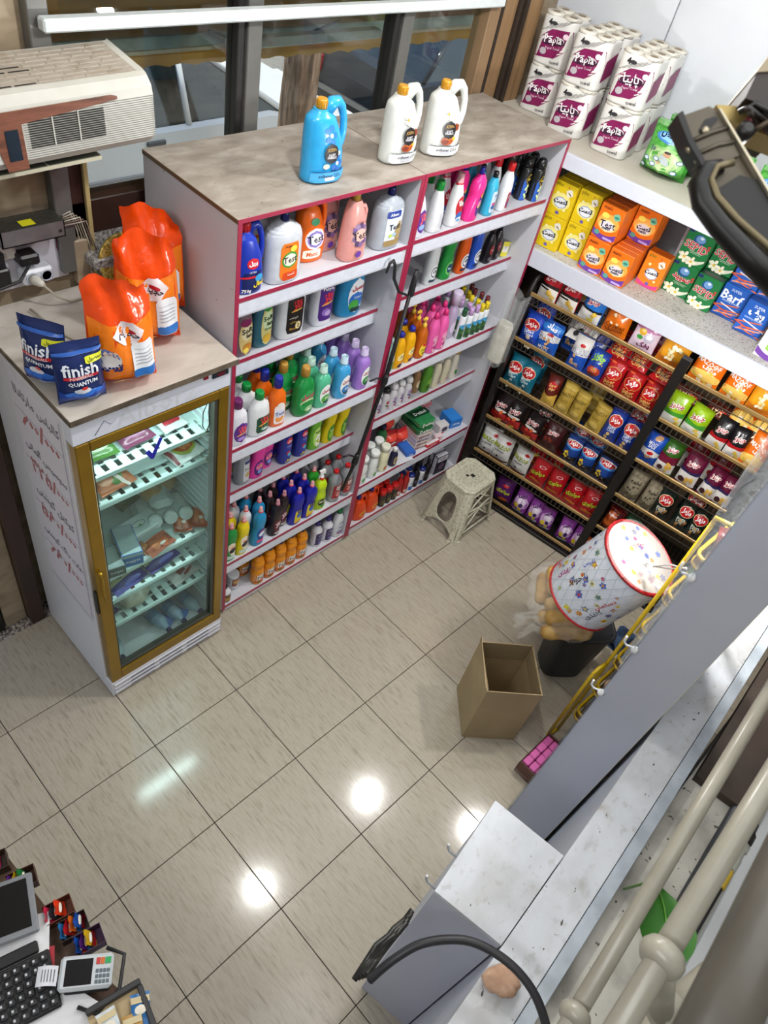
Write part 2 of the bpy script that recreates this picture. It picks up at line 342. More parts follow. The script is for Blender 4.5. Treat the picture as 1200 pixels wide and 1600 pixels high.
def bottle(prof, h, a, b, col, cap, items, ex=2.4, handle=None, rough=.3, mat=None, extra=None):
    """one bottle kind -> list of (part name, mesh). cap=(colour, radius, height, style)"""
    P = PROF[prof]; D = dense([(z*h, A*a, B*b, c*a) for z, A, B, c in P]); N = 20
    def sec(z): return [float(np.interp(z, D[:, 0], D[:, k])) for k in (1, 2, 3)]
    def surf(x, z):
        A, B, c = sec(min(max(z, 0), h)); t = min(abs((x - c)/A), .985); return -B*(1 - t**ex)**(1/ex)
    mb = MB(); rings = []
    for z, A, B, c in D:
        rg = []
        for j in range(N):
            th = 2*math.pi*j/N; cs, sn = math.cos(th), math.sin(th)
            rg.append((c + A*math.copysign(abs(cs)**(2/ex), cs), B*math.copysign(abs(sn)**(2/ex), sn), z))
        rings.append(rg)
    mb.loft(rings)
    parts = []
    cz, ctop = D[-1, 0], D[-1, 3]
    if prof == 'jug':                        # grip arch beside the neck, open underneath
        A, B, c = sec(.72*h); x1 = a*.98
        pts = [(ctop + a*.22, 0, .86*h), (a*.25, 0, .955*h), (a*.5, 0, .965*h), (a*.74, 0, .90*h), (a*.92, 0, .76*h), (a*.98, 0, .6*h), (a*.9, 0, .47*h), (a*.68, 0, .40*h)]
        mb.tube(pts, [a*.30, a*.28, a*.24, a*.19, a*.16, a*.16, a*.18, a*.24], 10)
    elif handle:
        zl, zh, xo = handle; A1 = sec(zh*h)[0]; A0 = sec(zl*h)[0]; c1 = sec(zh*h)[2]; c0 = sec(zl*h)[2]; r = a*.15
        mb.tube([(c1 + A1*.6, 0, zh*h), (c1 + A1*.6 + (xo*a - c1 - A1*.6)*.7, 0, zh*h - .0*h), (xo*a, 0, zh*h - .07*h), (xo*a, 0, (zl + .08)*h), (c0 + A0*.8, 0, zl*h)], [r*1.2, r*1.1, r, r, r*1.4], 8)
    parts.append(('body', mb.mesh('body', mat or M(col, rough))))
    ccol, cr, chh, st = cap
    if ccol:
        cb = MB(); cm = M(ccol, .3)
        if st == 'plain': cb.lathe([(cr, cz), (cr, cz + chh*.85), (cr*.9, cz + chh)], 14, c=(ctop, 0))
        elif st == 'ribbed':
            for j in range(14):
                t0 = 2*math.pi*j/14; cb.box(-.0012, .0012, cr - .0006, cr + .0012, cz + .1*chh, cz + .8*chh, X=Matrix.Translation((ctop, 0, 0)) @ Matrix.Rotation(t0, 4, 'Z'))
            cb.lathe([(cr, cz), (cr, cz + chh*.82), (cr*.86, cz + chh)], 16, c=(ctop, 0))
        elif st == 'clear': cb.lathe([(cr*1.05, cz), (cr*1.05, cz + chh*.3), (cr*.92, cz + chh*.32), (cr*.86, cz + chh*.9), (cr*.74, cz + chh)], 14, c=(ctop, 0))
        elif st == 'measure': cb.lathe([(cr*1.08, cz), (cr*1.08, cz + chh*.22), (cr*.95, cz + chh*.25), (cr*.9, cz + chh), (cr*.78, cz + chh), (cr*.72, cz + chh*.6)], 14, c=(ctop, 0))
        elif st == 'dome': cb.lathe([(cr, cz), (cr, cz + chh*.5), (cr*.86, cz + chh*.8), (cr*.5, cz + chh)], 14, c=(ctop, 0))
        elif st == 'pump':
            cb.lathe([(cr, cz), (cr, cz + chh*.35), (cr*.45, cz + chh*.4), (cr*.4, cz + chh*.75), (cr*.8, cz + chh*.78), (cr*.8, cz + chh)], 12, c=(ctop, 0))
            cb.box(ctop - cr*1.9, ctop, -cr*.35, cr*.35, cz + chh*.8, cz + chh*.97)
        elif st == 'trigger':
            cb.lathe([(cr, cz), (cr, cz + chh*.3), (cr*.5, cz + chh*.35), (cr*.5, cz + chh*.6)], 12, c=(ctop, 0))
            cb.prism([(ctop - cr*.9, cz + chh*.55), (ctop + cr*1.5, cz + chh*.6), (ctop + cr*1.2, cz + chh), (ctop - cr*1.4, cz + chh*.95)], -cr*.5, cr*.5, axis='y')
            cb.prism([(ctop - cr*1.1, cz + chh*.55), (ctop - cr*.8, cz + chh*.55), (ctop - cr*1.3, cz + chh*.1), (ctop - cr*1.6, cz + chh*.12)], -cr*.25, cr*.25, axis='y')
        if st in ('clear', 'measure'): cm = M(ccol, .12, alpha=.75 if st == 'measure' else .9)
        parts.append(('trigger_head' if st == 'trigger' else 'pump_head' if st == 'pump' else 'cap', cb.mesh('cap', cm)))
    parts += print_parts(surf, items, a, h, lambda z: sec(min(max(z, 0), h))[2])
    if extra: parts += extra
    return parts
# ---------------------------------------------------------------- bags
def pouch(wd, h, t, col, items, seed=1, rough=.28, crimp=.02, fold=0, flat_bottom=False, name='bag', mat=None, taper=.06, droop=0):
    """filled plastic bag: front faces -y, bottom seal at z=0; fold bends the top seal forward"""
    a = wd/2; r = random.Random(seed); ph = [r.uniform(0, 6.28) for _ in range(8)]
    def thick(x, z):
        u = min(abs(x/a), 1); v = z/h
        lo = min(1, max(0, (v - crimp/h)/(.10 if flat_bottom else .32))); hi = min(1, max(0, (1 - crimp/h - v)/(.45 + .6*droop)))
        s = lambda q: math.sin(q*math.pi/2)
        wr = .07*math.sin(x/a*5 + ph[0] + v*3)*(1 - v*.3) + .06*math.sin(v*13 + ph[1] + x/a*4) + .05*math.sin(x/a*11 + ph[2])*max(0, abs(v - .5)*2)
        return t*((1 - u**2.6)**.6)*(s(lo)**.75)*(s(hi)**.7)*(1 + wr)
    def off(x, z):
        v = z/h; return -fold*max(0, v - .82)**1.5*4 + .004*math.sin(x/a*3 + ph[3])*max(0, abs(v - .5) - .3)*4
    def pos(x, z, sg=-1, e=0.0):
        v = min(max(z/h, 0), 1); u = x/a; top = max(0, v - .62)/.38
        k = 1 - taper*math.sin(PI*v)*.6 - droop*.30*max(0, v - .35)**1.3
        X = x*k + droop*.012*math.sin(v*17 + ph[6])*top
        Y = off(x, z) + sg*(max(thick(x, z), .0006) + e) + droop*(.035*math.sin(u*3.6 + ph[5])*top + .012*math.sin(u*9 + v*8 + ph[7])*min(1, v*2) + .03*top*top)
        Z = z - droop*h*(.10*u*u + .10*u*(1 if seed % 2 else .6) + .03*math.sin(u*7 + ph[4]))*top
        return (X, Y, Z)
    surf = lambda x, z: pos(min(max(x, -a), a), z)
    NU, NV = 12, 14; mb = MB()
    mb.grid(lambda u, v: pos((-1 + 2*u)*a, v*h), NU, NV); mb.grid(lambda u, v: pos((1 - 2*u)*a, v*h, 1), NU, NV)
    parts = [('body', mb.mesh('body', mat or M(col, rough, var=.06, scale=34, bump=.22)))]
    parts += print_parts(surf, items, a, h, e0=.003, bump=.22, rough=rough + .04)
    return parts
# ================================================================ the room
PI = math.pi
A8 = math.radians(8)
CX, CY = 3.31, -.03
EN = (math.cos(A8), math.sin(A8)); EE = (math.sin(A8), -math.cos(A8))   # into the right wall / along it
RZ = -(PI/2 - A8)                                                        # turns a thing to face out of the right wall
def RW(s, d, z=0.0): return (CX + s*EE[0] + d*EN[0], CY + s*EE[1] + d*EN[1], z)
RWM = Matrix.Translation((CX, CY, 0)) @ Matrix.Rotation(RZ, 4, 'Z')       # local x = along wall, local y = into wall
white_board = M2('white_melamine', [(.2, 'c7c8cf'), (.8, 'cfd0d7')], 3, .45, spots=[('5c5a5c', 30, .735)])
edge_maroon = M('9a2444', .35, var=.04)
marble = M2('cream_marble', [(.2, '77695a'), (.45, '96866f'), (.6, 'a5957c'), (.8, '857661')], 3.5, .35, (1, 1, 2.2), 8, dist=1.2)
granite = M2('grey_granite', [(.35, '4e4b49'), (.5, '8a8683'), (.65, 'b5b1ae')], 90, .35, detail=3)
granite2 = M2('speckled_granite', [(.35, '3e3835'), (.5, '857d77'), (.65, 'c0b8b0')], 70, .4, detail=3)
brown_frame = M2('brown_frame', [(.3, '2e1d18'), (.7, '3a2620')], 5, .4)
grey_frame = M('6f6f6c', .35, .4, var=.05)
wood_lam = M2('wood_laminate', [(.25, '6b5238'), (.5, '8e7150'), (.75, '7a5f42')], 6, .5, (3, 3, .35), 5)
tile_m = M2('stone_tile', [(.25, '8e8576'), (.42, 'a69d8c'), (.58, 'afa696'), (.78, '988f7f')], 22, .125, (4.6, .55, 1), 12, dist=.35, rotz=math.radians(-10))
nt = tile_m.node_tree
# fine dark veins on the tiles, and a soft gloss
def veins(m, col, sc, st, th):
    nt = m.node_tree; b = nt.nodes['Principled BSDF']; src = b.inputs['Base Color'].links[0].from_socket
    tc = [n for n in nt.nodes if n.type == 'VECT_MATH'][0]
    mp = nt.nodes.new('ShaderNodeMapping'); mp.inputs['Scale'].default_value = st; mp.inputs['Rotation'].default_value = (0, 0, math.radians(-10))
    n2 = nt.nodes.new('ShaderNodeTexNoise'); n2.inputs['Scale'].default_value = sc; n2.inputs['Detail'].default_value = 5; n2.inputs['Distortion'].default_value = .6
    nt.links.new(tc.outputs[0], mp.inputs[0]); nt.links.new(mp.outputs[0], n2.inputs['Vector'])
    r = nt.nodes.new('ShaderNodeValToRGB'); e = r.color_ramp.elements; e[0].position = th - .015; e[0].color = (0, 0, 0, 1); e[1].position = th; e[1].color = (.45, .45, .45, 1)
    x = e.new(th + .015); x.color = (0, 0, 0, 1); x2 = e.new(th + .12); x2.color = (.0, .0, .0, 1)
    mx = nt.nodes.new('ShaderNodeMix'); mx.data_type = 'RGBA'; mx.inputs[7].default_value = lin(col)
    nt.links.new(n2.outputs['Fac'], r.inputs[0]); nt.links.new(r.outputs[0], mx.inputs[0]); nt.links.new(src, mx.inputs[6]); nt.links.new(mx.outputs[2], b.inputs['Base Color'])
veins(tile_m, '4e4338', 30, (5.5, .6, 1), .42)
floor = obj('floor', MB().box(-3.2, 5, -5.2, .5, -.05, -.006), M('2e2820', .9), kind='structure')
tm = MB().box(0, .4963, 0, .4963, -.006, 0, bv=.0014).mesh('tile', tile_m)
for i in range(-3, 8):
    for j in range(-7, 1):
        if i*.5 > 3.9: continue
        o = bpy.data.objects.new('tile', tm); COL.objects.link(o); o.location = (i*.5 + .0018, j*.5 + .0018, 0); o.parent = floor
obj('floor_threshold', MB().box(-3.2, .6, .5, 1.6, -.05, -.004), granite2, kind='structure')
obj('ceiling', MB().box(-3.2, 5.2, -5.2, .7, 4.25, 4.3), M('d8d8d6', .8), kind='structure')
# window wall
wb = MB(); wb.box(.60, .93, .60, .75, 0, 4.25); wb.box(.93, 3.62, .60, .75, 0, 1.95); wb.box(.93, 3.9, .6, .75, 2.98, 4.25); wb.box(3.62, 3.9, .6, .75, 0, 4.25)
wb.box(-3.2, .60, .60, .75, 2.3, 4.25)
obj('wall_back', wb, marble, kind='structure')
for s_, d_ in (((-3.25, -3.2), (-5.2, .6)),):
    obj('wall_left', MB().box(s_[0], s_[1], d_[0], d_[1], 0, 4.25), M('c4c0b8', .8), kind='structure')
obj('wall_front', MB().box(-3.2, 5.2, -5.25, -5.2, 0, 4.25), M('c4c0b8', .8), kind='structure')
# right wall: white panels with a grey seam above the shelf, marble's shade put into the stone colour below
wr = obj('wall_right', MB().box(-.75, 5.3, .64, .72, 0, 4.25), M2('shaded_wall_stone', [(.3, '5d4c3c'), (.7, '75614c')], 4, .6), kind='structure')
wr.matrix_world = RWM
pm = M2('wall_panel', [(.3, 'c2c6cd'), (.7, 'cdd1d7')], 2, .3)
for x0, x1 in ((-.72, .092), (.098, 1.33), (1.336, 2.6), (2.606, 3.9)):
    o = obj('wall_panel', MB().box(x0, x1, .622, .64, 1.6, 4.2, bv=.003), pm, parent=wr)
obj('trim_1', MB().box(.092, .098, .628, .64, 1.6, 4.2), M('8d9298', .4, .5), kind='structure').matrix_world = RWM
# window frames (aluminium) and panes
f1 = MB()
wn1 = obj('window_1', MB().box(.86, .93, .55, .66, 1.97, 2.95, bv=.004), grey_frame, kind='structure')
for x0, x1 in ((1.69, 1.725), (1.728, 1.80), (2.565, 2.60), (2.603, 2.675)):
    obj('mullion', MB().box(x0, x1, .57 if x1 - x0 > .04 else .585, .66, 2.23, 2.95, bv=.004), grey_frame if x1 - x0 > .04 else M('1d1c1b', .4), parent=wn1)
obj('window_frame', MB().box(3.215, 3.30, .56, .66, 2.23, 2.95, bv=.004), M2('bronze_wood', [(.3, '7a6146'), (.7, '93785a')], 5, .5, (1, 1, .2)), parent=wn1)
obj('bottom_rail', MB().box(.93, 3.3, .57, .66, 2.10, 2.235, bv=.004), brown_frame, parent=wn1)
obj('jamb', MB().box(.93, 1.0, .57, .66, 2.10, 2.4, bv=.004), brown_frame, parent=wn1)
obj('head_rail', MB().box(.93, 3.3, .58, .66, 2.93, 2.98, bv=.004), grey_frame, parent=wn1)
gm = MGLASS('window_glass', 'f2f7f5', .05, .02)
for x0, x1 in ((1.0, 1.69), (1.80, 2.565), (2.675, 3.215)):
    obj('pane', MB().box(x0, x1, .618, .624, 2.235, 2.93), gm, parent=wn1)
sl = obj('window_sill', MB().box(.95, 3.3, .47, .60, 2.00, 2.045, bv=.006).box(.93, 3.3, .57, .66, 2.04, 2.10), granite, parent=wn1)
obj('trim_2', MB().box(.885, 3.24, .50, .545, 2.822, 2.862, bv=.006), M('ccd4d6', .4), kind='structure')
obj('trim_3', MB().box(3.30, 3.325, .56, .62, 1.9, 3.2).box(3.45, 3.475, .56, .62, 1.9, 3.2).box(3.49, 3.52, .55, .62, 1.9, 3.2), M('2b221b', .5), kind='structure')
obj('trim_4', MB().box(3.325, 3.45, .575, .62, 1.9, 3.2, bv=.003).box(3.52, 3.66, .56, .62, 1.9, 3.2, bv=.003).box(3.475, 3.49, .57, .62, 1.9, 3.2), wood_lam, kind='structure')
# door opening on the far left: dark jamb, stone pillar, second dark jamb
obj('door_1', MB().box(.385, .46, .50, .60, 0, 2.3, bv=.004), brown_frame, kind='structure')
obj('trim_5', MB().box(.27, .385, .56, .72, 0, 2.3, bv=.004), marble, kind='structure')
obj('trim_6', MB().box(.20, .262, .55, .66, 0, 2.3, bv=.004), M('17130f', .5), kind='structure')
obj('trim_7', MB().box(.46, .60, .60, .75, 0, 2.3), marble, kind='structure')
# ceiling lamps
for i, (x, y, z) in enumerate(((2.58, -.74, 3.62), (1.26, -.71, 3.62), (2.48, -1.74, 2.21))):
    t = empty('ceiling_lamp', ['round bulb lamp hanging over the snack corner', 'round bulb lamp hanging over the fridge and bottle shelves', 'round bulb lamp hanging over the yellow stand'][i], 'lamp', (x, y, z))
    obj('bulb', MB().lathe([(.005, -.02), (.03, -.01), (.042, .02), (.03, .06), (.016, .09)], 14), M('fff6e8', .3, emit=6), t)
    obj('socket', MB().lathe([(.02, .085), (.024, .1), (.024, .14), (.01, .15)], 12), M('dddddd', .4), t)
    obj('cord', MB().tube([(0, 0, .15), (0, 0, 4.249 - z)], .004), M('222222', .5), t)
# ================================================================ the street outside
def MCLOTH(name, stops):
    m = M2(name, stops, 4, .85); nt = m.node_tree; b = nt.nodes['Principled BSDF']; src = b.inputs['Base Color'].links[0].from_socket
    t = nt.nodes.new('ShaderNodeBsdfTranslucent'); mx = nt.nodes.new('ShaderNodeMixShader'); mx.inputs[0].default_value = .5
    nt.links.new(src, t.inputs[0]); nt.links.new(b.outputs[0], mx.inputs[1]); nt.links.new(t.outputs[0], mx.inputs[2]); nt.links.new(mx.outputs[0], nt.nodes['Material Output'].inputs[0]); return m
stm = M2('street_asphalt', [(.3, '6f6c68'), (.7, '8f8b86')], 30, .9)
obj('street_ground', MB().box(-4, 16, 1.6, 16, -.12, -.02), stm, kind='structure')
obj('street_sidewalk', MB().box(.6, 16, .75, 2.4, -.12, .0), M2('sidewalk', [(.3, '8d8780'), (.7, 'a8a29a')], 12, .9), kind='structure')
obj('street_house_wall', MB().box(-4, 16, 12, 12.4, 0, 6), M2('house_wall', [(.3, 'a99b86'), (.7, 'bfb29c')], 3, .9), kind='structure')
aw = empty('awning', 'ochre awning with scalloped valance and steel beam outside window', 'awning', (0, 0, 0))
obj('fabric', MB().prism([(.755, 3.0), (1.86, 2.43), (1.86, 2.445), (.755, 3.015)], -4, 6.5, axis='x'), MCLOTH('awning_cloth', [(.3, '8d7c5e'), (.7, 'a5926f')]), aw)
obj('steel_beam', MB().box(-4, 6.5, 1.76, 1.82, 2.30, 2.375), M2('worn_zinc', [(.3, '6e7c7c'), (.7, 'a7b5b2')], 5, .45, (1, 1, 1), metal=.3), aw)
obj('back_rail', MB().box(-.5, 6.5, 1.70, 1.745, 2.385, 2.425), M('6b5233', .6), aw)
obj('lower_rail', MB().box(-.5, 6.5, 1.80, 1.86, 2.262, 2.298), M('b8b09a', .6), aw)
v = []; f = []; n = 240
for i in range(n + 1):
    x = -4 + 10.5*i/n; v += [(x, 1.865, 2.44), (x, 1.865, 2.165 + .016*abs(math.sin(x*PI/.17)) + .01*math.sin(x*1.3)), (x, 1.872, 2.44), (x, 1.872, 2.165 + .016*abs(math.sin(x*PI/.17)) + .01*math.sin(x*1.3))]
for i in range(n): q = 4*i; f += [(q, q+4, q+5, q+1), (q+2, q+3, q+7, q+6), (q+1, q+5, q+7, q+3)]
obj('valance', MB().add(v, f), MCLOTH('valance_cloth', [(.3, 'b2965c'), (.7, 'c8ac70')]), aw)
obj('light_tube', MB().box(2.45, 3.6, 1.62, 1.70, 2.31, 2.36, bv=.01), M('9aa3a0', .4), aw)
obj('wire', MB().tube([(2.35, 1.7, 2.39), (2.6, 1.69, 2.32), (2.9, 1.69, 2.31), (3.3, 1.7, 2.40)], .008), M('222222', .5), aw)
tr = empty('street_tree', 'rough brown tree trunk standing in front of white car', 'tree', (4.12, 2.95, -.05))
random.seed(3)
def trunk(u, v):
    th = u*2*PI; r = .135 + .012*math.sin(th*9 + v*7) + .008*math.sin(th*17 - v*11) + .03*(1 - v)**4
    return (r*math.cos(th) + .05*v, r*math.sin(th), v*2.9)
obj('trunk', MB().grid(trunk, 48, 30), M2('bark', [(.3, '5e4634'), (.5, '9a7d66'), (.7, 'b79c86')], 9, .9, (3, 3, .6), 8, bump=.7), tr)
obj('branch', MB().tube([(.05, 0, 2.8), (.2, .1, 3.4), (.5, .3, 4.0)], [.1, .07, .04]), M('6b5342', .9), tr)
def car(name, label, x0, y0, Lc, paint, flip, glass='1b2321', roof=1.42, belt=.97):
    """side profile extruded across the width with rounded shoulders; x runs to the front"""
    t = empty(name, label, 'car', (x0, y0, 0), PI if flip else 0)
    low = [(0, .28), (.03, .75), (.12, belt - .02), (1.0*Lc - 1.35, belt), (Lc - .25, .80), (Lc - .03, .66), (Lc, .3), (Lc - .3, .22), (.3, .22)]
    W = 1.65; mb = MB()
    rings = []
    for yy, sx, dz in ((0, .99, -.03), (.05, 1, 0), (W - .05, 1, 0), (W, .99, -.03)):
        rings.append([(Lc/2 + (px - Lc/2)*sx, yy, pz + (dz if pz > .5 else -dz*.5)) for px, pz in low])
    mb.loft(rings, sm=False); obj('body', mb, paint, t)
    cabp = [(.35, belt - .03), (.95, roof - .04), (1.2, roof), (Lc - 2.2, roof), (Lc - 1.9, roof - .05), (Lc - 1.15, belt - .03)]
    g = MB(); rg = []
    for yy, k in ((.03, 0), (.2, 1), (W - .2, 1), (W - .03, 0)):
        rg.append([(px, yy if pz < roof - .1 else yy + (.0), pz) for px, pz in cabp])
    ring0 = [(px, .05 + .16*(pz - belt)/(roof - belt), pz) for px, pz in cabp]; ring1 = [(px, W - .05 - .16*(pz - belt)/(roof - belt), pz) for px, pz in cabp]
    g.loft([ring0, ring1], sm=False); obj('glasshouse', g, M(glass, .06, var=.1, scale=2), t)
    r = MB(); r.loft([[(px, yy, roof + .012 - .02*abs(k)) for px in (1.0, 1.2, Lc - 2.2, Lc - 1.95)] for yy, k in ((.2, 1), (.4, 0), (W - .4, 0), (W - .2, 1))], closed=False, cap0=False, cap1=False); obj('roof', r, paint, t)
    for nm, xa, xb in (('pillar', .38, .95), ('pillar', 1.75, 1.75), ('pillar', Lc - 1.95, Lc - 1.18)):
        for side in (0, 1):
            y_ = lambda z: (.045 + .16*(z - belt)/(roof - belt)) if not side else W - (.045 + .16*(z - belt)/(roof - belt))
            zb, zt = belt - .02, roof; xb_, xt_ = (xa, xb) if xb >= xa and xa < 1 else (xb, xa)
            obj(nm, MB().tube([(xb_, y_(zb), zb), (xt_, y_(zt), zt)], .03, 6), paint, t)
    for xx in (.75, Lc - .85):
        for yy in (-.01, W - .17):
            wv = obj('wheel', MB().lathe([(.12, 0), (.30, 0), (.315, .03), (.315, .15), (.30, .18), (.12, .18)], 24, X=Matrix.Translation((xx, yy + .18, .31)) @ Matrix.Rotation(PI/2, 4, 'X')), M('1c1c1d', .7), t)
            hb = MB().lathe([(.01, 0), (.2, .004), (.21, .0)], 16, X=Matrix.Translation((xx, yy - .004 if yy < 0 else yy + .186, .31)) @ Matrix.Rotation(PI/2, 4, 'X'))
            for q in range(7): hb.box(-.012, .012, .05, .19, -.006, .002, X=Matrix.Translation((xx, yy - .004 if yy < 0 else yy + .186, .31)) @ Matrix.Rotation(PI/2, 4, 'X') @ Matrix.Rotation(q*2*PI/7, 4, 'Z'))
            obj('hub_cap', hb, M('b9bcbd', .3, .5), wv)
    obj('bumper', MB().box(-.05, .18, .03, W - .03, .3, .55, bv=.04), M('3a3a3c', .5), t); obj('bumper', MB().box(Lc - .18, Lc + .06, .03, W - .03, .3, .55, bv=.04), M('3a3a3c', .5), t)
    obj('side_molding', MB().box(.5, Lc - .6, -.02, .0, .56, .62, bv=.006), M('8f8f92', .5), t)
    for xx in (1.3, 2.25): obj('door_handle', MB().box(xx, xx + .18, -.025, 0, belt - .13, belt - .09, bv=.006), M('55585a', .4), t)
    obj('tail_lamp', MB().box(-.012, .05, .05, .3, .66, .84, bv=.01), M('a8121f', .2), t); obj('tail_lamp', MB().box(-.012, .05, W - .3, W - .05, .66, .84, bv=.01), M('a8121f', .2), t)
    obj('headlamp', MB().box(Lc - .12, Lc + .0, .08, .38, .6, .72, bv=.02), M('d8dde0', .1), t); obj('headlamp', MB().box(Lc - .12, Lc, W - .38, W - .08, .6, .72, bv=.02), M('d8dde0', .1), t)
    return t
car('car', 'white car parked outside behind the tree trunk', 1.9, 3.75, 4.0, M('d9dcdf', .18, var=.02), False)
car('car.001', 'dark grey car with red tail lamp outside, beyond white car', 6.5, 3.9, 4.2, M('343a42', .12, .3, var=.03), False, '20303d')
# ================================================================ shelving units on the window wall
TZ = 2.41
def shelf_unit(name, label, x0, x1, rows, yb, seed):
    t = empty(name, label, 'shelf unit', (x0, 0, 0)); W = x1 - x0; yf = -.06
    top_m = M2('worn_marble_top', [(.25, '7c746a'), (.42, '958c81'), (.6, 'a0978d'), (.8, '857c71')], 7, .5, (1, 2.2, 1), 10, dist=.5, spots=[('3c352f', 45, .69), ('c2bbb2', 7, .52, .2, .55), ('6e645a', 5, .55, .2, .5)])
    for k, xa in enumerate((0, W - .018)):
        p_ = obj('side_panel', MB().box(xa, xa + .018, yf, yb, .04, TZ - .016, bv=.001), white_board, t)
        obj('edge_strip', MB().box(xa - .0006, xa + .0186, yf - .0025, yf, .04, TZ - .016), edge_maroon, p_)
    obj('back_panel', MB().box(.018, W - .018, yb - .008, yb - .001, .04, TZ - .016), white_board, t)
    tb = obj('top_board', MB().box(0, W, yf, yb + .004, TZ - .016, TZ, bv=.001), top_m, t)
    obj('edge_strip', MB().box(0, W, yf - .0025, yf, TZ - .016, TZ), edge_maroon, tb)
    obj('edge_strip', MB().box(-.0025, 0, yf, yb, TZ - .016, TZ), M('6a5138', .5), tb)
    for i, (z, y0) in enumerate(rows):
        b = obj('shelf_board', MB().box(.0185, W - .0185, y0, yb - .01, z - .016, z), white_board, t)
        obj('edge_strip', MB().box(.0185, W - .0185, y0 - .0025, y0, z - .017, z + .001), edge_maroon, b)
        if i < 5:
            obj('fascia', MB().box(.0185, W - .0185, y0 + .002, y0 + .018, z - .085, z - .0165), white_board, b)
            obj('price_strip', MB().box(.0185, W - .045, y0 - .002, y0 + .0015, z - .075, z - .022), M('d3d8e4', .2), b)
        else: obj('fascia', MB().box(.0185, W - .0185, y0 + .004, y0 + .018, .012 + .02*0 + .0, z - .0165), white_board, b)
    for xx in (.12, W*.5, W - .12): obj('caster', MB().lathe([(.018, 0), (.02, .004), (.018, .02), (.008, .04)], 12, c=(xx, yf + .05)), M('5a2a2e', .4), t)
    return t
ROWS_L = [(2.09, -.06), (1.705, .04), (1.30, -.06), (.89, .035), (.458, -.06), (.065, -.055)]
ROWS_R = [(2.09, -.045), (1.705, .05), (1.315, -.045), (.898, .04), (.472, -.05), (.095, -.05)]
shelf_unit('shelving_unit', 'white bottle shelving unit standing next to the fridge', 1.225, 2.2, ROWS_L, .535, 1)
shelf_unit('shelving_unit.001', 'white bottle shelving unit in the corner by the snack rack', 2.203, 3.305, ROWS_R, .545, 2)
# ================================================================ the fridge
fx0, fx1, fy0, fy1 = .485, 1.155, -.145, .50
FW = M('d6d6da', .3, var=.03); GOLD = M('8f6f1c', .28, .55, var=.12, scale=8)
fr = empty('glass_door_fridge', 'upright white fridge with gold-framed glass door and handwritten price list', 'fridge', (fx0, fy0, 0))
W, D = fx1 - fx0, fy1 - fy0
sh = MB(); sh.box(0, .028, .055, D, .02, 1.875, bv=.002); sh.box(W - .028, W, .055, D, .02, 1.875, bv=.002); sh.box(.028, W - .028, D - .03, D, .02, 1.875); sh.box(.028, W - .028, .055, D - .03, 1.74, 1.875); sh.box(.028, W - .028, .055, D - .03, .03, .16)
obj('body', sh, FW, fr)
ln = MB(); ln.box(.0285, W - .0285, D - .036, D - .0305, .161, 1.739)
lnr = obj('liner', ln, M('cfe0df', .3, var=.02), fr)
rb = MB()
for k in range(34):
    z = .24 + k*.043
    rb.tube([(W - .030, .10, z), (W - .030, D - .06, z + .006)], .007, 6); rb.tube([(.030, .10, z), (.030, D - .06, z + .006)], .007, 6)
obj('liner_ribs', rb, M('c6dcdc', .3, var=.02), lnr, kind='stuff')
hd = obj('header_panel', MB().box(0, W, .0, .055, 1.772, 1.875, bv=.003), M('cfd3de', .25, var=.02), fr)
wm = MB(); v_, f_, asp = text('Alborz', .0); wd = .34; mats_ = []
vv = [(.34 + q[0]*wd, -.0006, 1.824 + q[1]*wd) for q in v_]; wm.add(vv, f_)
obj('lettering', wm, M('c3c6cd', .4, var=.02), hd, label='raised grey maker lettering')
obj('emblem', MB().tube([(.085, -.0008, 1.79), (.125, -.0008, 1.84), (.15, -.0008, 1.815), (.17, -.0008, 1.83)], .0016, 6), M('9aa0ae', .3, .6), hd)
ctl = obj('control_panel', MB().box(W - .09, W - .016, -.006, 0, 1.84, 1.868, bv=.002), M('1d2c33', .3), fr)
obj('display', MB().box(W - .07, W - .035, -.0068, -.006, 1.847, 1.861), M('5b0f1c', .3, emit=.25), ctl)
obj('switch', MB().box(W - .13, W - .108, -.005, 0, 1.85, 1.864, bv=.002), M('8d1016', .3), fr)
dr = obj('door', MB().box(.006, .062, 0, .05, .135, 1.768, bv=.004).box(W - .050, W - .004, 0, .05, .135, 1.768, bv=.004).box(.062, W - .05, 0, .05, 1.722, 1.768, bv=.004).box(.062, W - .05, 0, .05, .135, .205, bv=.004), GOLD, fr, label='gold anodised door frame')
obj('gasket', MB().box(.062, .07, .01, .045, .205, 1.722).box(W - .068, W - .05, .01, .045, .205, 1.722).box(.07, W - .068, .01, .045, .205, .222).box(.07, W - .068, .01, .045, 1.712, 1.722), M('3b3a32', .5), dr)
obj('pane', MB().box(.07, W - .068, .020, .026, .222, 1.712), MGLASS('fridge_glass', 'e9f4f2', .06, .02), dr)
obj('handle', MB().box(-.004, .008, .012, .034, .74, .9, bv=.004), M('19191b', .4), dr, label='black recessed handle')
obj('lock', MB().lathe([(.007, 0), (.008, .02), (.005, .024)], 10, X=Matrix.Translation((.022, 0, 1.05)) @ Matrix.Rotation(PI/2, 4, 'X')).tube([(.024, -.012, 1.05), (.03, -.013, .98), (.026, -.011, .9), (.034, -.01, .83)], .003, 5), M('b28f2a', .3, .7), dr)
cm_ = MB(); cm_.prism([(.285, 1.583), (.303, 1.592), (.317, 1.567), (.352, 1.632), (.366, 1.624), (.322, 1.535), (.31, 1.537)], .0188, .0199, axis='y')
obj('check_mark', cm_, M('14149a', .4), dr, label='blue check mark sticker')
gl = MB(); gl.box(0, W, .0, .055, .012, .132, bv=.003)
for k in range(3): gl.box(.01, W - .008, -.008, .0, .03 + k*.034, .05 + k*.034, bv=.004)
bs = obj('base_grille', gl, M('d4d4da', .3, var=.02), fr)
gs = MB()
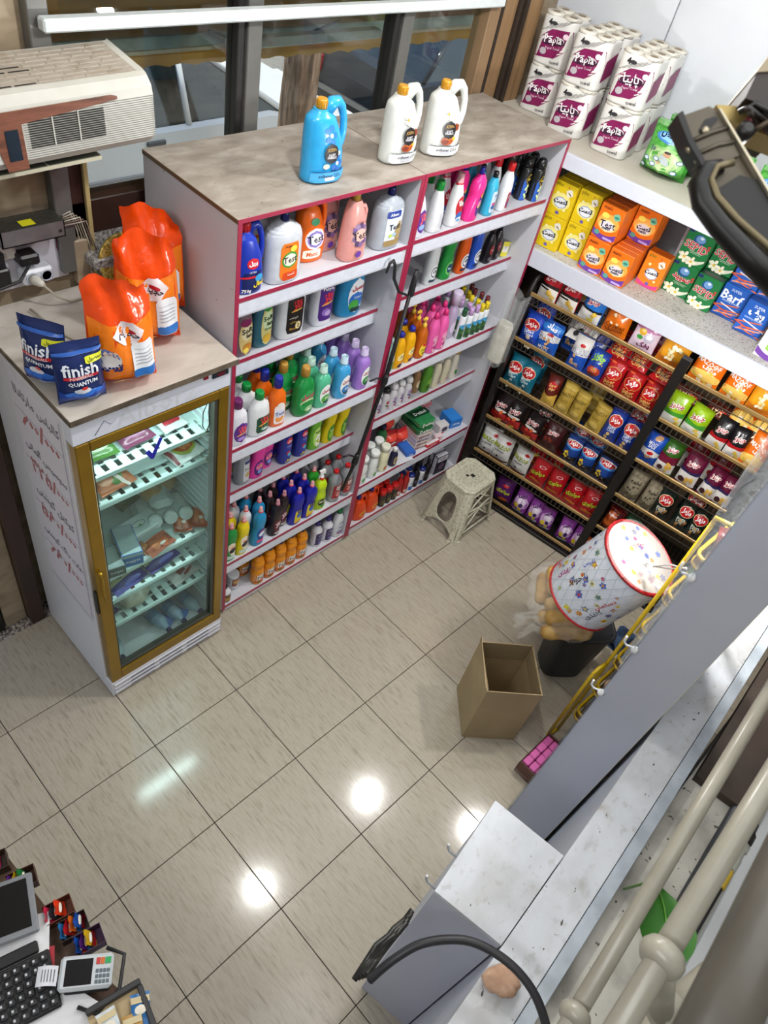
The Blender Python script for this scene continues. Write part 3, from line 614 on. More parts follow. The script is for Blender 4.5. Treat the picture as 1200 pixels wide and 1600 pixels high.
for k in range(3):
    for q in range(3): gs.box(.1 + q*.17, .24 + q*.17, -.0092, -.008, .036 + k*.034, .043 + k*.034)
obj('slots', gs, M('6d6f78', .6), bs)
for k in range(2): obj('foot', MB().lathe([(.02, 0), (.02, .012), (.012, .03)], 10, c=(.06 + k*.55, .2)), M('222222', .6), fr)
obj('interior_tube', MB().box(.08, W - .07, .06, .075, 1.716, 1.732), M('f4fbff', .3, emit=6), fr, label='bright tube light inside')
light('fridge_light', 'AREA', (fx0 + W/2, -.045, 1.70), 3.6, (.86, 1, .99), .45, (math.radians(-35), 0, 0), .04)
light('fridge_light', 'AREA', (fx0 + W/2, -.035, 1.0), 2.6, (.86, .97, 1), .45, (math.radians(-90), 0, 0), .9)
obj('cable', MB().tube([(W - .075, .04, 1.70), (W - .098, .045, 1.64), (W - .10, .045, 1.57), (W - .085, .04, 1.53), (W - .07, .04, 1.57), (W - .074, .04, 1.64), (W - .068, .042, 1.69)], .0025, 6), M('1c1c1c', .5), fr)
FSH = [1.49, 1.325, .845, .668, .475]
rack_m = M('cfe3df', .3, var=.03)
for z in FSH:
    s_ = MB(); y0, y1 = .085, D - .045
    s_.box(.036, W - .036, y0 - .0, y0 + .014, z - .026, z, bv=.003); s_.box(.036, W - .036, y1 - .012, y1, z - .014, z)
    s_.box(.036, .05, y0, y1, z - .014, z); s_.box(W - .05, W - .036, y0, y1, z - .014, z)
    for k in range(10): x = .05 + (W - .1)*(k + .5)/10; s_.box(x - .017, x + .017, y0 + .01, y0 + .085, z - .008, z - .001)
    s_.box(.05, W - .05, y0 + .055, y0 + .06, z - .008, z - .002); s_.box(.05, W - .05, y0 + .085, y1, z - .008, z - .001)
    for k in range(9): s_.box(.06, W - .06, y0 + .10 + k*.042, y0 + .106 + k*.042, z - .001, z + .0008)
    obj('wire_shelf', s_, rack_m, fr)
# price list on the side
pl = obj('price_list', MB().box(-.0016, -.0004, .075, .46, .62, 1.835), M('d9d3db', .5, var=.02), fr, label='white sheet with four handwritten prices')
def sidetext(mb, s, yc, zc, wd, bold=.02, rot=0):
    v, f, asp = text(s, bold); cr, sr = math.cos(rot), math.sin(rot)
    mb.add([(-.0022, yc - (q[0]*cr - q[1]*sr)*wd, zc + (q[0]*sr + q[1]*cr)*wd) for q in v], f)
wi, wr_ = MB(), MB()
for k, (nm, pr, nw) in enumerate((('کالباس مارتادلا', '۶۰۰/۰۰۰', .34), ('سوسیس آلمانی', '۴۲۵/۰۰۰', .32), ('کوکتل گوشتی', '۵۸۰/۰۰۰', .31), ('هات داگ گوشتی', '۶۸۰/۰۰۰', .33))):
    zt = 1.745 - k*.262
    wi, wr_ = MB(), MB(); sidetext(wi, nm, .265, zt, nw, .03); sidetext(wr_, pr, .265, zt - .11, .29, .035)
    obj('handwriting', wi, M('1d1c33', .5), pl, label='black handwritten name'); obj('handwriting', wr_, M('a3222c', .5), pl, label='red handwritten price')
lines = MB()
for k in range(5): lines.box(-.0021, -.0016, .09, .45, 1.835 - .262*k - .18 - .002, 1.835 - .262*k - .18)
lines.box(-.0021, -.0016, .088, .0895, .63, 1.82); lines.box(-.0021, -.0016, .083, .0845, .63, 1.82)
obj('ruled_lines', lines, M('55556d', .5), pl)
obj('film', MB().box(-.0034, -.0026, .06, .475, .58, 1.845), MFILM('clear_film', 'f2f4f6', .10), fr)
# worn board lying on the fridge
bt = M2('worn_fridge_top', [(.25, 'a89f94'), (.5, 'bdb6ac'), (.7, 'c9c3bb'), (.85, 'a2978a')], 4, .45, (1, 2, 1), 8, dist=1.2, spots=[('57493d', 40, .72)])
brd = obj('worn_board', MB().box(.483, 1.178, -.158, .56, 1.8765, 1.901, bv=.001), [bt], label='worn cream board with dark chipped edge lying on the fridge', cat='board')
obj('chipped_edge', MB().box(.482, 1.179, -.1615, -.1585, 1.877, 1.9).box(.4795, .4825, -.158, .56, 1.877, 1.9), M2('chipboard_edge', [(.3, '3c3127'), (.7, '6e6150')], 14, .8), brd)
# ================================================================ air conditioner above the fridge
AX0, AX1, AY0, AY1, AZ0, AZ1 = -.02, 1.135, .28, .545, 2.505, 2.72
ac = empty('air_conditioner', 'old dusty white air conditioner box with brown wood-look band', 'air conditioner', (AX0, AY0, AZ0), (0, math.radians(-2.0), math.radians(0)))
aw_, ad_, ah_ = AX1 - AX0, AY1 - AY0, AZ1 - AZ0
acw = M2('aged_white_plastic', [(.3, 'b4b3aa'), (.7, 'c4c3bb')], 6, .4); acd = M2('dusty_plastic', [(.25, '8f8678'), (.5, 'a59c90'), (.75, '83745f')], 9, .8, dist=.8)
prof = [(0, 0.03), (.0, ah_ - .055), (.006, ah_ - .03), (.03, ah_ - .006), (.05, ah_), (ad_, ah_ + .02), (ad_, 0), (.03, 0)]
mb = MB(); mb.loft([[(xx, y + dy, z) for y, z in prof] for xx, dy in ((0, .0), (aw_ - .02, 0), (aw_ - .005, .006), (aw_, .02))], sm=False); shell = obj('casing', mb, acw, ac)
g1 = MB(); g2 = MB()
for k in range(19):
    z = .035 + k*.0068
    g2.box(.70, aw_ - .006, -.0015, 0, z, z + .0014)
    if 3 < k < 17: g1.box(.715, .965, -.0022, 0, z - .0012, z + .0026)
for xx in (.79, .875): g2.box(xx, xx + .004, -.0036, 0, .06, .15, mi=1)
obj('front_grille_lines', g2, [M('6f706c', .6), acw], shell); obj('front_grille_slots', g1, M('262624', .8), shell)
wd_ = M2('wood_band', [(.3, '4c2b1f'), (.5, '7a4a36'), (.7, '5d3526')], 10, .4, (.6, 3, 4), 6)
obj('wood_band', MB().prism([(.0, ah_ - .085), (.0, ah_ - .045), (aw_ - .16, ah_ - .036), (aw_ - .14, ah_ - .042), (aw_ - .14, ah_ - .05), (.695, ah_ - .078), (.695, .005), (.63, .003), (.60, ah_ - .085)], -.004, .0, axis='y'), wd_, ac)
obj('display_window', MB().box(.64, .68, -.006, -.004, .035, ah_ - .09), M('16222e', .15), ac)
tg = MB(); tslot = MB()
tp = lambda y: ah_ + .02*(y - .05)/(ad_ - .05)
for r_ in range(8):
    y = .06 + r_*.0245
    for q in range(14):
        x = .03 + q*.077 + (.02 if r_ % 2 else 0)
        if x > aw_ - .1: continue
        if r_ == 0 and x < .8: tslot.box(x, x + .066, y - .005, y + .014, tp(y) - .002, tp(y) + .0015)
        elif r_ in (3, 4) and 8 <= q < 10: tslot.box(x, x + .066, y, y + .017, tp(y) - .002, tp(y) + .002)
        else: tg.box(x, x + .07, y, y + .018, tp(y) - .001, tp(y) + .0035, bv=.001)
obj('top_grille', tg, acd, ac); obj('top_openings', tslot, M('1c1a18', .8), ac)
obj('top_dust', MB().box(.02, aw_ - .03, .055, ad_ - .005, 0, .0008, X=Matrix.Translation((0, 0, ah_ - .0042)) @ Matrix.Rotation(math.atan2(.02, ad_ - .05), 4, 'X')), acd, ac)
gsl = empty('support_shelf', 'grey-green panelled shelf board under the air conditioner', 'shelf', (0, 0, 0), (0, math.radians(-2), 0))
for k, (a_, b_) in enumerate(((.0, .50), (.504, .67), (.674, .845), (.849, 1.03))):
    obj('panel', MB().box(a_, b_, .33, .60, 2.468, 2.476), M2('smoked_panel', [(.3, '4c4f44'), (.7, '62645a')], 4, .3), gsl)
tr_ = MB().box(0, 1.032, .327, .330, 2.466, 2.478)
for a_ in (.502, .672, .847, 1.032): tr_.box(a_ - .002, a_ + .002, .33, .60, 2.4665, 2.4775)
obj('bead', tr_, M('b9b59f', .4), gsl)
# ================================================================ power supply, sockets, cables
pb = obj('socket_board', MB().box(.47, .895, .578, .598, 1.945, 2.165, bv=.003), M('cfd0da', .4, var=.03), label='white board on the stone wall carrying sockets', cat='board')
ps = empty('power_supply', 'perforated metal power supply with yellow warning sticker on board edge', 'power supply', (.62, .478, 2.17))
obj('casing', MB().box(0, .235, 0, .006, 0, .06).box(0, .235, .0, .098, .0, .004).box(0, .004, 0, .098, 0, .06).box(.231, .235, 0, .098, .0, .06), M('8b8d90', .35, .7), ps)
ms = MB()
for i in range(26):
    x = .004 + i*.009
    ms.box(x, x + .003, .0, .096, .117 - .057, .1195 - .057, X=None)
for j in range(11): y = .002 + j*.009; ms.box(.0, .235, y, y + .003, .0605, .063)
obj('mesh_cover', ms, M('4b4a42', .5, .5), ps)
obj('core', MB().box(.02, .15, .012, .085, .005, .05, bv=.004).box(.16, .22, .01, .085, .005, .045, bv=.004, mi=1), [M('2b2c33', .5), M('7e3436', .5)], ps)
obj('sticker', MB().box(.085, .135, .01, .05, .0635, .0642), M('d3cd1e', .4), ps, label='yellow warning sticker')
obj('core', MB().box(.21, .222, -.002, 0, .02, .03), M('222222', .5), ps)
so = empty('double_socket', 'white double wall socket with one plug in it', 'socket', (.69, .52, 1.975))
obj('housing', MB().box(0, .12, 0, .057, 0, .062, bv=.01), M('d5d9e0', .3, var=.02), so)
for k in range(2):
    obj('outlet', MB().lathe([(.024, 0), (.024, .003), (.019, .0035), (.018, -.006)], 18, X=Matrix.Translation((.032 + k*.056, 0, .031)) @ Matrix.Rotation(PI/2, 4, 'X')), M('b9c2d0', .4), so)
for k in range(2): obj('pin_hole', MB().lathe([(.0035, 0), (.0035, .0012)], 8, X=Matrix.Translation((.079 + k*.018, .004, .034 - k*.006)) @ Matrix.Rotation(PI/2, 4, 'X')), M('15151a', .6), so)
pg = empty('white_plug', 'white plug in the double socket with pale cable', 'plug', (.722, .52, 2.006))
obj('plug_body', MB().lathe([(.018, -.005), (.019, .02), (.014, .045), (.007, .06)], 12, X=Matrix.Rotation(PI/2, 4, 'X') @ Matrix.Rotation(.25, 4, 'Y')), M('cfcabf', .4), pg)
obj('cable', MB().tube([(.012, -.055, 0), (.05, -.08, -.05), (.10, -.07, -.088), (.2, -.06, -.095), (.29, -.07, -.098), (.31, -.16, -.1), (.12, -.33, -.1), (.02, -.36, -.1), (-.03, -.2, -.1), (-.05, -.05, -.09)], .0045, 6), M('a8a192', .5), pg)
bk = empty('black_socket_block', 'black socket block at the left end of socket board', 'socket', (.52, .53, 1.985))
obj('housing', MB().box(0, .13, 0, .047, .0, .075, bv=.006).box(-.02, .12, 0, .047, .078, .14, bv=.006), M('141416', .35), bk)
for k in range(4): obj('pin_hole', MB().lathe([(.005, 0), (.005, .002)], 8, X=Matrix.Translation((.03 + k % 2*.05, -.0003, .04 + k//2*.07)) @ Matrix.Rotation(PI/2, 4, 'X')), M('3c3c42', .6), bk)
bp = empty('black_adapter', 'black plug adapter beside the black socket block', 'adapter', (.685, .53, 2.06))
obj('housing', MB().box(0, .075, -.02, .046, 0, .045, bv=.008), M('17171a', .4), bp)
obj('cable', MB().tube([(.03, -.02, .01), (-.03, -.06, -.02), (-.12, -.05, -.04), (-.25, -.04, -.06), (-.4, -.03, -.06)], .006, 6), M('222225', .5), bp)
wp = empty('junction_plate', 'small white wall plate between the black sockets', 'plate', (.655, .575, 2.08))
obj('plate', MB().box(-.02, .04, -.02, .0, .0, .06, bv=.004), M('cfc9c0', .4), wp)
wires = empty('wire_bundle', 'pale bundle of thin wires hanging from the power supply', 'wires', (.875, .55, 2.2))
for k in range(6):
    r_ = random.Random(k)
    obj('wire', MB().tube([(0, -.02, .02 - k*.008), (.03 + .012*k, -.02, .03 - .01*k), (.06 + .014*k, .0, -.06 - .02*k), (.075 + .012*k, .01, -.16), (.08 + .01*k + r_.uniform(-.02, .02), .0, -.24), (.10 + r_.uniform(-.03, .05), -.02, -.31)], .0028, 5), M(['b9b2a2', 'a9a090', '8c8270', 'c4bfae', '6e5a52', 'a3958a'][k], .5), wires)
for k in range(2): obj('wire', MB().tube([(-.01, .02, -.04), (-.02 + .012*k, .02, -.12), (.0, .02, -.18), (.03 - .01*k, .015, -.24)], .002, 5), M('6d2f42', .5), wires)
st_ = obj('wooden_batten', MB().box(.985, 1.003, .548, .566, 1.902, 2.47, bv=.002), M2('pale_wood', [(.3, '9d8a58'), (.7, 'c0ac78')], 9, .6, (1, 1, .1)), label='thin pale wooden batten standing behind the orange bags', cat='batten')
pst = obj('stone_post', MB().box(.915, .975, .545, .597, 1.905, 2.10, bv=.006), marble, label='short cream stone post beside the socket board', cat='post')
obj('stone_ledge', MB().box(.98, 1.22, .555, .598, 1.905, 1.99, bv=.003), marble, label='cream stone ledge under the granite sill', cat='ledge')
gp = empty('gold_plate', 'round gold patterned plate leaning behind the orange bags', 'plate', (1.08, .46, 1.903))
obj('plate', MB().lathe([(.01, 0), (.09, .0), (.105, .012), (.11, .014), (.105, .02), (.02, .008)], 28, X=Matrix.Translation((0, .03, .11)) @ Matrix.Rotation(math.radians(78), 4, 'X')), M2('gold_pattern', [(.4, 'a08428'), (.5, 'd9c878'), (.6, '9a7c22')], 60, .3, metal=.4), gp)
# ================================================================ bottle kinds
B = {}
def flower(x, z, c1='ffffff', c2='e8c832', s=.16, r=.05):
    return [('o', c1, x + s*math.cos(k*1.2566), z + s*.45*math.sin(k*1.2566), r*1.5, r*.9, k*1.2566) for k in range(5)] + [('o', c2, x, z, r, r*.7)]
# --- big jugs
B['blue_jug'] = bottle('jug', .272, .064, .044, '1532a8', ('c01a22', .022, .034, 'ribbed'), [('r', '0d1d5c', .0, .17, .92, .34), ('o', 'd01c2c', .05, .47, .42, .17), ('t', 'ffffff', 'پریل', .05, .47, .3, 0, .04), ('t', 'e8e8f0', 'ULTRA', .0, .345, .24), ('r', 'd02030', -.3, .27, .5, .03), ('o', '3aa0d8', .45, .24, .3, .12), ('t', 'ffe030', 'فعال', .45, .15, .4, 0, .04), ('t', 'ffffff', '750g', -.4, .06, .3)])
B['orange_label'] = bottle('bell', .268, .086, .05, 'c9ced6', ('15185e', .015, .035, 'ribbed'), [('r', 'ee7a14', .0, .36, .52, .56), ('r', 'd8480e', .1, .12, .46, .13), ('o', '3c9a34', 0, .38, .44, .26), ('o', 'f4f0dc', 0, .38, .36, .2), ('t', '16162c', 'Test', 0, .385, .4, .05, .012), ('t', '5b1d10', 'Active', -.12, .6, .22), ('t', 'ffffff', 'تست', .1, .15, .2), ('o', 'f7d84a', .15, .55, .2, .1)], rough=.25)
B['orange_jug'] = bottle('jug', .27, .07, .046, 'f06a0e', ('5a2f9a', .018, .025, 'ribbed'), [('o', 'f2e6f0', .0, .38, .7, .36), ('o', '8c7cc8', .0, .38, .56, .28), ('o', 'f8f4fa', 0, .38, .42, .2), ('t', '20202e', 'Test', 0, .385, .6, .05, .012), ('o', '2f9a68', .0, .66, .3, .12), ('r', 'f8efe0', -.2, .15, .6, .14), ('t', 'd85a10', 'Matic', -.2, .15, .4)])
B['pink_drop'] = bottle('drop', .298, .067, .042, 'dd9a92', ('b8923c', .018, .052, 'plain'), [('o', 'e2ada4', .05, .4, .7, .36)] + [('o', c, .05 + .42*math.cos(k*.7), .4 + .135*math.sin(k*.7), .22, .09, k*.7) for k, c in enumerate(('6f5284', '8a6a9a', '5c4874', '9a80a8', '6f5284', '7c6090', '54406c', '8a6a9a', '6f5284'))] + [('o', 'e8bcb0', .05, .4, .46, .2), ('t', '1c1824', 'Test', .05, .4, .62, .05, .012), ('o', '7c5ca8', -.45, .5, .12, .05), ('o', '8a6ab0', .5, .3, .12, .05), ('t', '8a4a52', 'Comfort', .05, .59, .36), ('o', '6a3fa4', .0, .12, .24, .1)], handle=(.40, .74, .82), rough=.3)
B['silver_label'] = bottle('bell', .255, .08, .05, 'aab2bc', ('15185e', .016, .035, 'ribbed'), [('r', 'dce4ee', .05, .4, .62, .62), ('d', 'b09a6a', .42, .3, .34, .4), ('r', '1f3f98', -.1, .64, .5, .12), ('t', 'ffffff', 'Alkant', -.12, .64, .3), ('t', '14141f', 'Test', .05, .42, .42, .05, .012), ('r', 'a08858', .05, .13, .62, .11), ('o', 'c2d860', -.2, .27, .14, .06), ('o', '9cc8e8', .1, .28, .12, .06)], rough=.25)
# --- second shelf
B['brown_softener'] = bottle('flat', .27, .048, .032, '6b5660', ('6b5660', .014, .03, 'plain'), [('o', 'd8c07a', .1, .36, .8, .68), ('o', 'e6dcb0', .1, .44, .62, .3), ('o', '7c1250', .0, .62, .6, .14), ('t', '1c1c1c', 'Soft', .1, .48, .6, .1, .03), ('t', '1c1c1c', 'lan', .3, .39, .3, .1, .03), ('o', 'c8862a', .2, .17, .5, .16), ('o', 'f0d858', .0, .12, .3, .1)])
B['teal_softener'] = bottle('flat', .285, .052, .034, '2c6172', ('2c6172', .015, .03, 'plain'), [('o', 'd0c67e', .3, .38, .66, .74), ('o', 'c8dcae', .3, .47, .52, .34), ('o', '2f8a3c', .3, .7, .5, .14), ('t', '15301c', 'Soft', .3, .52, .5, .1, .03), ('t', '15301c', 'lan', .45, .43, .28, .1, .03), ('o', 'd8b03a', .3, .17, .44, .16), ('t', '1d5c2a', 'Green', .3, .34, .4, .1)])
B['black_label'] = bottle('gel', .30, .076, .045, 'd6dade', ('d6dade', .02, .04, 'plain'), [('r', '16120f', .06, .42, .6, .62), ('t', 'c81f2a', 'تاژ', .12, .58, .36, .15, .06), ('o', 'd8b04a', .1, .5, .4, .03, .15), ('t', 'f0ece0', 'مایع لباس', -.08, .38, .3), ('t', 'd8b04a', 'مشکی', -.1, .31, .22), ('o', 'e8d9a0', .26, .24, .2, .14), ('t', '16120f', '2', .26, .24, .08), ('t', 'b88a3a', 'Black', -.1, .2, .24)])
B['purple_label'] = bottle('gel', .30, .058, .04, 'd6d9e2', ('d6d9e2', .018, .04, 'plain'), [('r', '4b2280', .06, .42, .74, .62), ('t', 'e0303a', 'تاژ', .1, .5, .5, .2, .06), ('o', 'e8b04a', .1, .41, .6, .035, .2), ('o', '8c6cc0', 0, .26, .4, .14), ('o', 'c2a8e0', .2, .24, .3, .1), ('t', 'ffffff', 'Purple', .0, .66, .5)])
B['blue_gel_big'] = bottle('gel', .30, .074, .045, '1f7eb0', ('d8e2ea', .02, .04, 'clear'), [('o', 'e8edf2', .2, .38, .66, .62), ('o', '2a6cc0', .2, .3, .6, .3), ('o', '44a040', .05, .22, .4, .2), ('t', 'b01a2a', 'پرسیل', .24, .52, .5, .12, .04), ('t', 'e8f0ff', 'Color', .25, .36, .3), ('r', '17343a', .2, .14, .4, .08)])
# --- third shelf
B['white_green_cap'] = bottle('flat', .235, .056, .035, 'dfe2e4', ('128a3c', .021, .04, 'ribbed'), [('r', '1e4a34', .18, .3, .7, .4), ('t', 'd03838', 'تاژ', .2, .38, .46, .2, .06), ('o', 'd8c050', .2, .31, .6, .03, .2), ('o', 'e8e8f0', .3, .18, .3, .06), ('t', '8cc8a0', 'مایع', .2, .22, .3)], handle=(.4, .72, .86))
B['white_purple_cap'] = bottle('flat', .235, .05, .035, 'dfe0e8', ('6b1f5c', .021, .045, 'ribbed'), [('o', '5a2a86', .15, .32, .8, .5), ('t', 'e05058', 'تاژ', .15, .38, .5, .2, .06), ('o', 'e8c068', .15, .29, .6, .03, .2), ('o', 'b090d8', .1, .18, .4, .1)], handle=(.4, .72, .86))
B['orange_blue_cap'] = bottle('flat', .25, .045, .034, 'e2660f', ('1c2a94', .019, .06, 'ribbed'), [('r', 'efe6e6', .0, .3, .66, .44), ('o', 'f0a050', .0, .2, .5, .16), ('o', 'd8dcf0', 0, .33, .56, .2), ('t', '1d2868', 'Test', 0, .33, .56, .05, .012), ('o', 'e8e0d8', .0, .54, .4, .1)], handle=(.36, .7, .92))
B['green_gold_cap'] = bottle('flat', .252, .06, .04, '17823c', ('b58a3a', .02, .055, 'ribbed'), [('o', '2f9a50', .0, .36, .8, .5), ('o', 'd0d8a8', .0, .33, .7, .16), ('o', '1d8a40', .0, .31, .64, .13), ('t', 'd8b8c0', 'پرسیل', 0, .48, .7, .08, .06), ('t', 'b8142a', 'پرسیل', 0, .484, .68, .08, .03), ('o', '9cc890', .1, .18, .4, .14), ('o', 'e0e8d0', .1, .16, .16, .06)], handle=(.36, .7, .9))
def gel(col, neck, lab2, h=.235, a=.047):
    return bottle('gel', h, a, .035, col, (neck, .020, .042, 'measure'), [('o', 'e6ebea', .22, .35, .78, .52), ('o', lab2, .24, .24, .6, .22), ('o', '2a4a50', .3, .15, .4, .08), ('t', 'b01a2a', 'پرسیل', .24, .45, .62, .15, .04), ('t', 'f0f4f4', 'gel', .26, .27, .24)], rough=.2)
B['mint_gel'] = gel('53b48c', 'bfe0d2', '4ca83c'); B['sky_gel'] = gel('3f9bd0', 'c2dcea', '2f78b8', .24, .044); B['lilac_gel'] = gel('9a72c4', 'cfc0e4', '3c8a44', .235, .042)
# --- fourth shelf
B['grey_liquid'] = bottle('gel', .27, .042, .035, '8b9098', ('8b9098', .016, .03, 'plain'), [('r', 'd0d4da', .3, .36, .66, .56), ('t', '16161e', 'Test', .3, .4, .56, .08, .012), ('o', 'c0a868', .35, .25, .4, .14), ('r', '2c3c6c', .3, .58, .56, .08)])
B['magenta_cleaner'] = bottle('duck', .27, .042, .032, 'e0369c', ('e0369c', .012, .03, 'plain'), [('o', '4a1f6c', .15, .26, .72, .4), ('o', 'd850a8', .1, .3, .5, .2), ('t', 'f0e040', 'تاپ', .1, .3, .4, .1, .05), ('o', '7fa0e0', .2, .18, .3, .1)])
B['navy_liquid'] = bottle('flat', .27, .040, .034, '1c2a8c', ('1c2a8c', .015, .03, 'plain'), [('r', '2a3aa0', .2, .35, .6, .62), ('o', 'd02838', .2, .6, .5, .16), ('t', 'ffffff', 'پریل', .2, .6, .4, 0, .04), ('t', 'c8d0f0', 'ULTRA', .2, .47, .4), ('o', 'c03040', .1, .3, .3, .12), ('o', '4ab0d8', .3, .26, .3, .1), ('t', 'ffe030', 'فعال', .2, .1, .5, 0, .05)])
B['lime_dish'] = bottle('waist', .26, .040, .034, '68b02c', ('68b02c', .014, .03, 'plain'), [('o', 'b8e070', .1, .34, .74, .56), ('t', '173a1c', 'Active', .1, .48, .5, .08, .05)] + flower(.1, .26, s=.28, r=.12))
B['yellow_dish'] = bottle('duck', .27, .040, .034, 'd8c010', ('d8c010', .012, .03, 'plain'), [('o', '3f8a2a', .25, .26, .66, .46), ('o', '8cc040', .25, .22, .44, .2), ('t', 'f4f4c0', 'Lux', .25, .34, .4)])
# --- fifth shelf
def wc(col, cap, neck, lab, word, h=.268, a=.037): return bottle('duck', h, a, .031, col, (neck, .0115, .034, 'clear'), lab, extra=[('neck_ring', MB().lathe([(.0145, h*.855), (.0145, h*.885), (.012, h*.89)], 12, c=(a*.28, 0)).mesh('neck_ring', M(cap, .3)))])
W1 = [('o', 'f0e8d0', .1, .34, .66, .4, .25), ('o', '1e1e2a', .15, .3, .6, .14, .35), ('t', 'd83020', 'WC', .1, .4, .5, .35, .02), ('r', 'c8e0d8', .0, .12, .7, .1)]
B['green_wc'] = wc('1f8a3c', 'c8202a', 'e0a8a8', W1, 'WC'); B['yellow_wc'] = wc('e0c818', 'c8202a', 'e0a8a8', W1, 'WC', .27, .038); B['white_wc'] = wc('d8dce4', 'c8202a', 'e0a8a8', W1, 'WC', .27, .037)
B['azure_wc'] = wc('2288b8', 'c8202a', 'e0a8a8', [('o', '1a4890', .2, .3, .7, .36, .3), ('o', 'e0e8f4', .2, .32, .5, .12, .35), ('t', 'c82030', 'WC', .2, .42, .4, .3, .05), ('r', 'd84a78', .1, .14, .6, .08)], 'WC', .278, .040)
B['black_wc'] = wc('241a1e', '7c3c48', 'c08890', [('o', '5c1a2c', .2, .3, .7, .4, .3), ('t', 'e8d0d0', 'تاژ', .2, .34, .56, .3, .05), ('r', 'c8b8b8', .2, .1, .5, .06)], 'WC', .262, .036)
B['indigo_bleach'] = wc('1a1f96', 'c8202a', 'e0a0a8', [('r', 'd8c832', .15, .24, .64, .36), ('o', '2a6ac0', .2, .26, .4, .14), ('t', '2a1a6c', 'تاژ', .15, .36, .5, .15, .05), ('r', 'e09a28', .15, .09, .64, .05)], 'b', .264, .044)
B['green_bleach'] = wc('2f9a2c', 'c8202a', 'e0a8a8', [('r', 'e8e060', .1, .3, .7, .4)], 'b', .264, .042)
B['lime_spray'] = bottle('waist', .262, .042, .034, 'b4d412', ('e4e4e2', .014, .068, 'trigger'), [('r', '98b818', .0, .2, .86, .34), ('o', '35381a', .0, .24, .6, .2), ('t', 'f0f4d0', 'Glass', .0, .26, .5, .1, .03), ('o', '2a8a3c', .2, .13, .4, .08)], extra=[('collar', MB().lathe([(.0155, .225), (.0155, .245), (.011, .25)], 12).mesh('collar', M('d83420', .3)))])
B['red_descaler'] = bottle('round', .252, .040, .040, '8a8c90', ('c01e22', .015, .022, 'ribbed'), [('r', '9c2a2c', .0, .36, .95, .42), ('r', 'e0d4d0', .1, .48, .4, .12), ('t', '1c1416', 'Kesh', .1, .48, .3, 0, .03), ('o', 'd88a88', .1, .27, .4, .12), ('t', 'f4eaea', 'DESCALER', .1, .36, .5)], ex=2, rough=.2)
# --- bottom shelf
B['amber_test'] = bottle('stack', .262, .0385, .036, 'd8860e', ('4a4468', .013, .034, 'ribbed'), [('r', 'e8e0d8', .05, .24, .95, .2), ('r', 'd05a10', .05, .12, .95, .09), ('t', '14183c', 'Test', .08, .245, .8, .06, .012), ('o', 'e8a030', .3, .4, .4, .06), ('o', '3c7a2c', -.3, .1, .3, .05)])
B['white_drain'] = bottle('round', .205, .036, .036, 'd8d8de', ('3a2f74', .017, .03, 'ribbed'), [('r', '3a3460', .0, .36, .97, .52), ('t', 'e8e4f0', 'پودر', .1, .5, .4, .05, .03), ('t', 'b8b0d8', 'DRAIN', .1, .36, .5), ('o', '8a7cc0', .1, .2, .4, .1)], ex=2)
B['white_antiseptic'] = bottle('flat', .24, .036, .03, 'd6dadd', ('14703c', .016, .036, 'ribbed'), [('t', '2a4a5c', 'دکتر', .1, .56, .5, .1, .04), ('o', 'c8d0e0', .1, .4, .7, .16), ('t', '3a4c68', 'GEL', .1, .4, .36), ('r', '8c6aa0', .1, .2, .6, .12), ('r', 'b8c0cc', .1, .3, .6, .04)])
B['brown_label_tub'] = bottle('tub', .125, .036, .036, 'd4d6da', ('d4d6da', .037, .014, 'plain'), [('r', '8a3a1c', .0, .55, .97, .5), ('r', 'd8b060', .0, .62, .6, .14), ('t', 'f0e0c0', 'پودر', .0, .5, .5), ('o', 'd8d0c0', .2, .4, .2, .1)], ex=2)
B['brown_label_bottle'] = bottle('round', .13, .03, .03, 'd4d6da', ('26262c', .011, .02, 'plain'), [('r', '6a4a1c', .1, .34, .97, .46), ('r', 'c8a850', .1, .3, .7, .2), ('t', '2a1a10', 'جرم', .1, .34, .5)], ex=2)
# --- right unit, top shelf
B['white_cap_purple'] = bottle('drop', .225, .05, .035, 'd8d8e2', ('6a2a70', .018, .04, 'ribbed'), [('o', '5c2c90', .2, .35, .72, .5), ('t', 'e86068', 'تاژ', .2, .42, .5, .2, .06), ('o', '90b0e0', .1, .24, .4, .12)])
B['white_slim_green'] = bottle('drop', .225, .042, .034, 'dadcdf', ('158a34', .018, .044, 'ribbed'), [('r', 'c8ccd4', .3, .25, .3, .3), ('o', '4a4a66', .6, .2, .16, .3)])
B['white_red_label'] = bottle('drop', .232, .042, .034, 'dfe0e2', ('e0b0b4', .017, .05, 'measure'), [('o', 'b8202c', .2, .4, .78, .5), ('o', '2f64b0', .15, .22, .6, .22), ('o', 'e6eaf2', .1, .17, .5, .1), ('t', 'f6f0f0', 'جلا', .2, .5, .46, .15, .05), ('o', '68a8d8', .0, .16, .3, .06)], extra=[('neck_ring', MB().lathe([(.019, .195), (.019, .207), (.016, .208)], 12, c=(-.008, 0)).mesh('neck_ring', M('c8202c', .3)))])
B['pink_bleach'] = bottle('duck', .25, .046, .034, 'e8308c', ('2030a8', .011, .032, 'plain'), [('o', '4a2a80', .35, .3, .5, .44), ('o', 'e878b8', .3, .34, .4, .14), ('t', 'f4e840', 'تاپ', .3, .3, .36, .2, .05), ('o', 'e0a030', .35, .5, .3, .1)])
B['cyan_cleaner'] = bottle('flat', .212, .034, .03, '35a8cc', ('17181c', .013, .028, 'plain'), [('r', 'c4dcec', .2, .34, .7, .5), ('o', '2a5aa0', .2, .22, .5, .12), ('o', 'c04a80', .1, .3, .4, .08), ('t', '2a68b0', 'Glas', .25, .5, .4, .4, .02)])
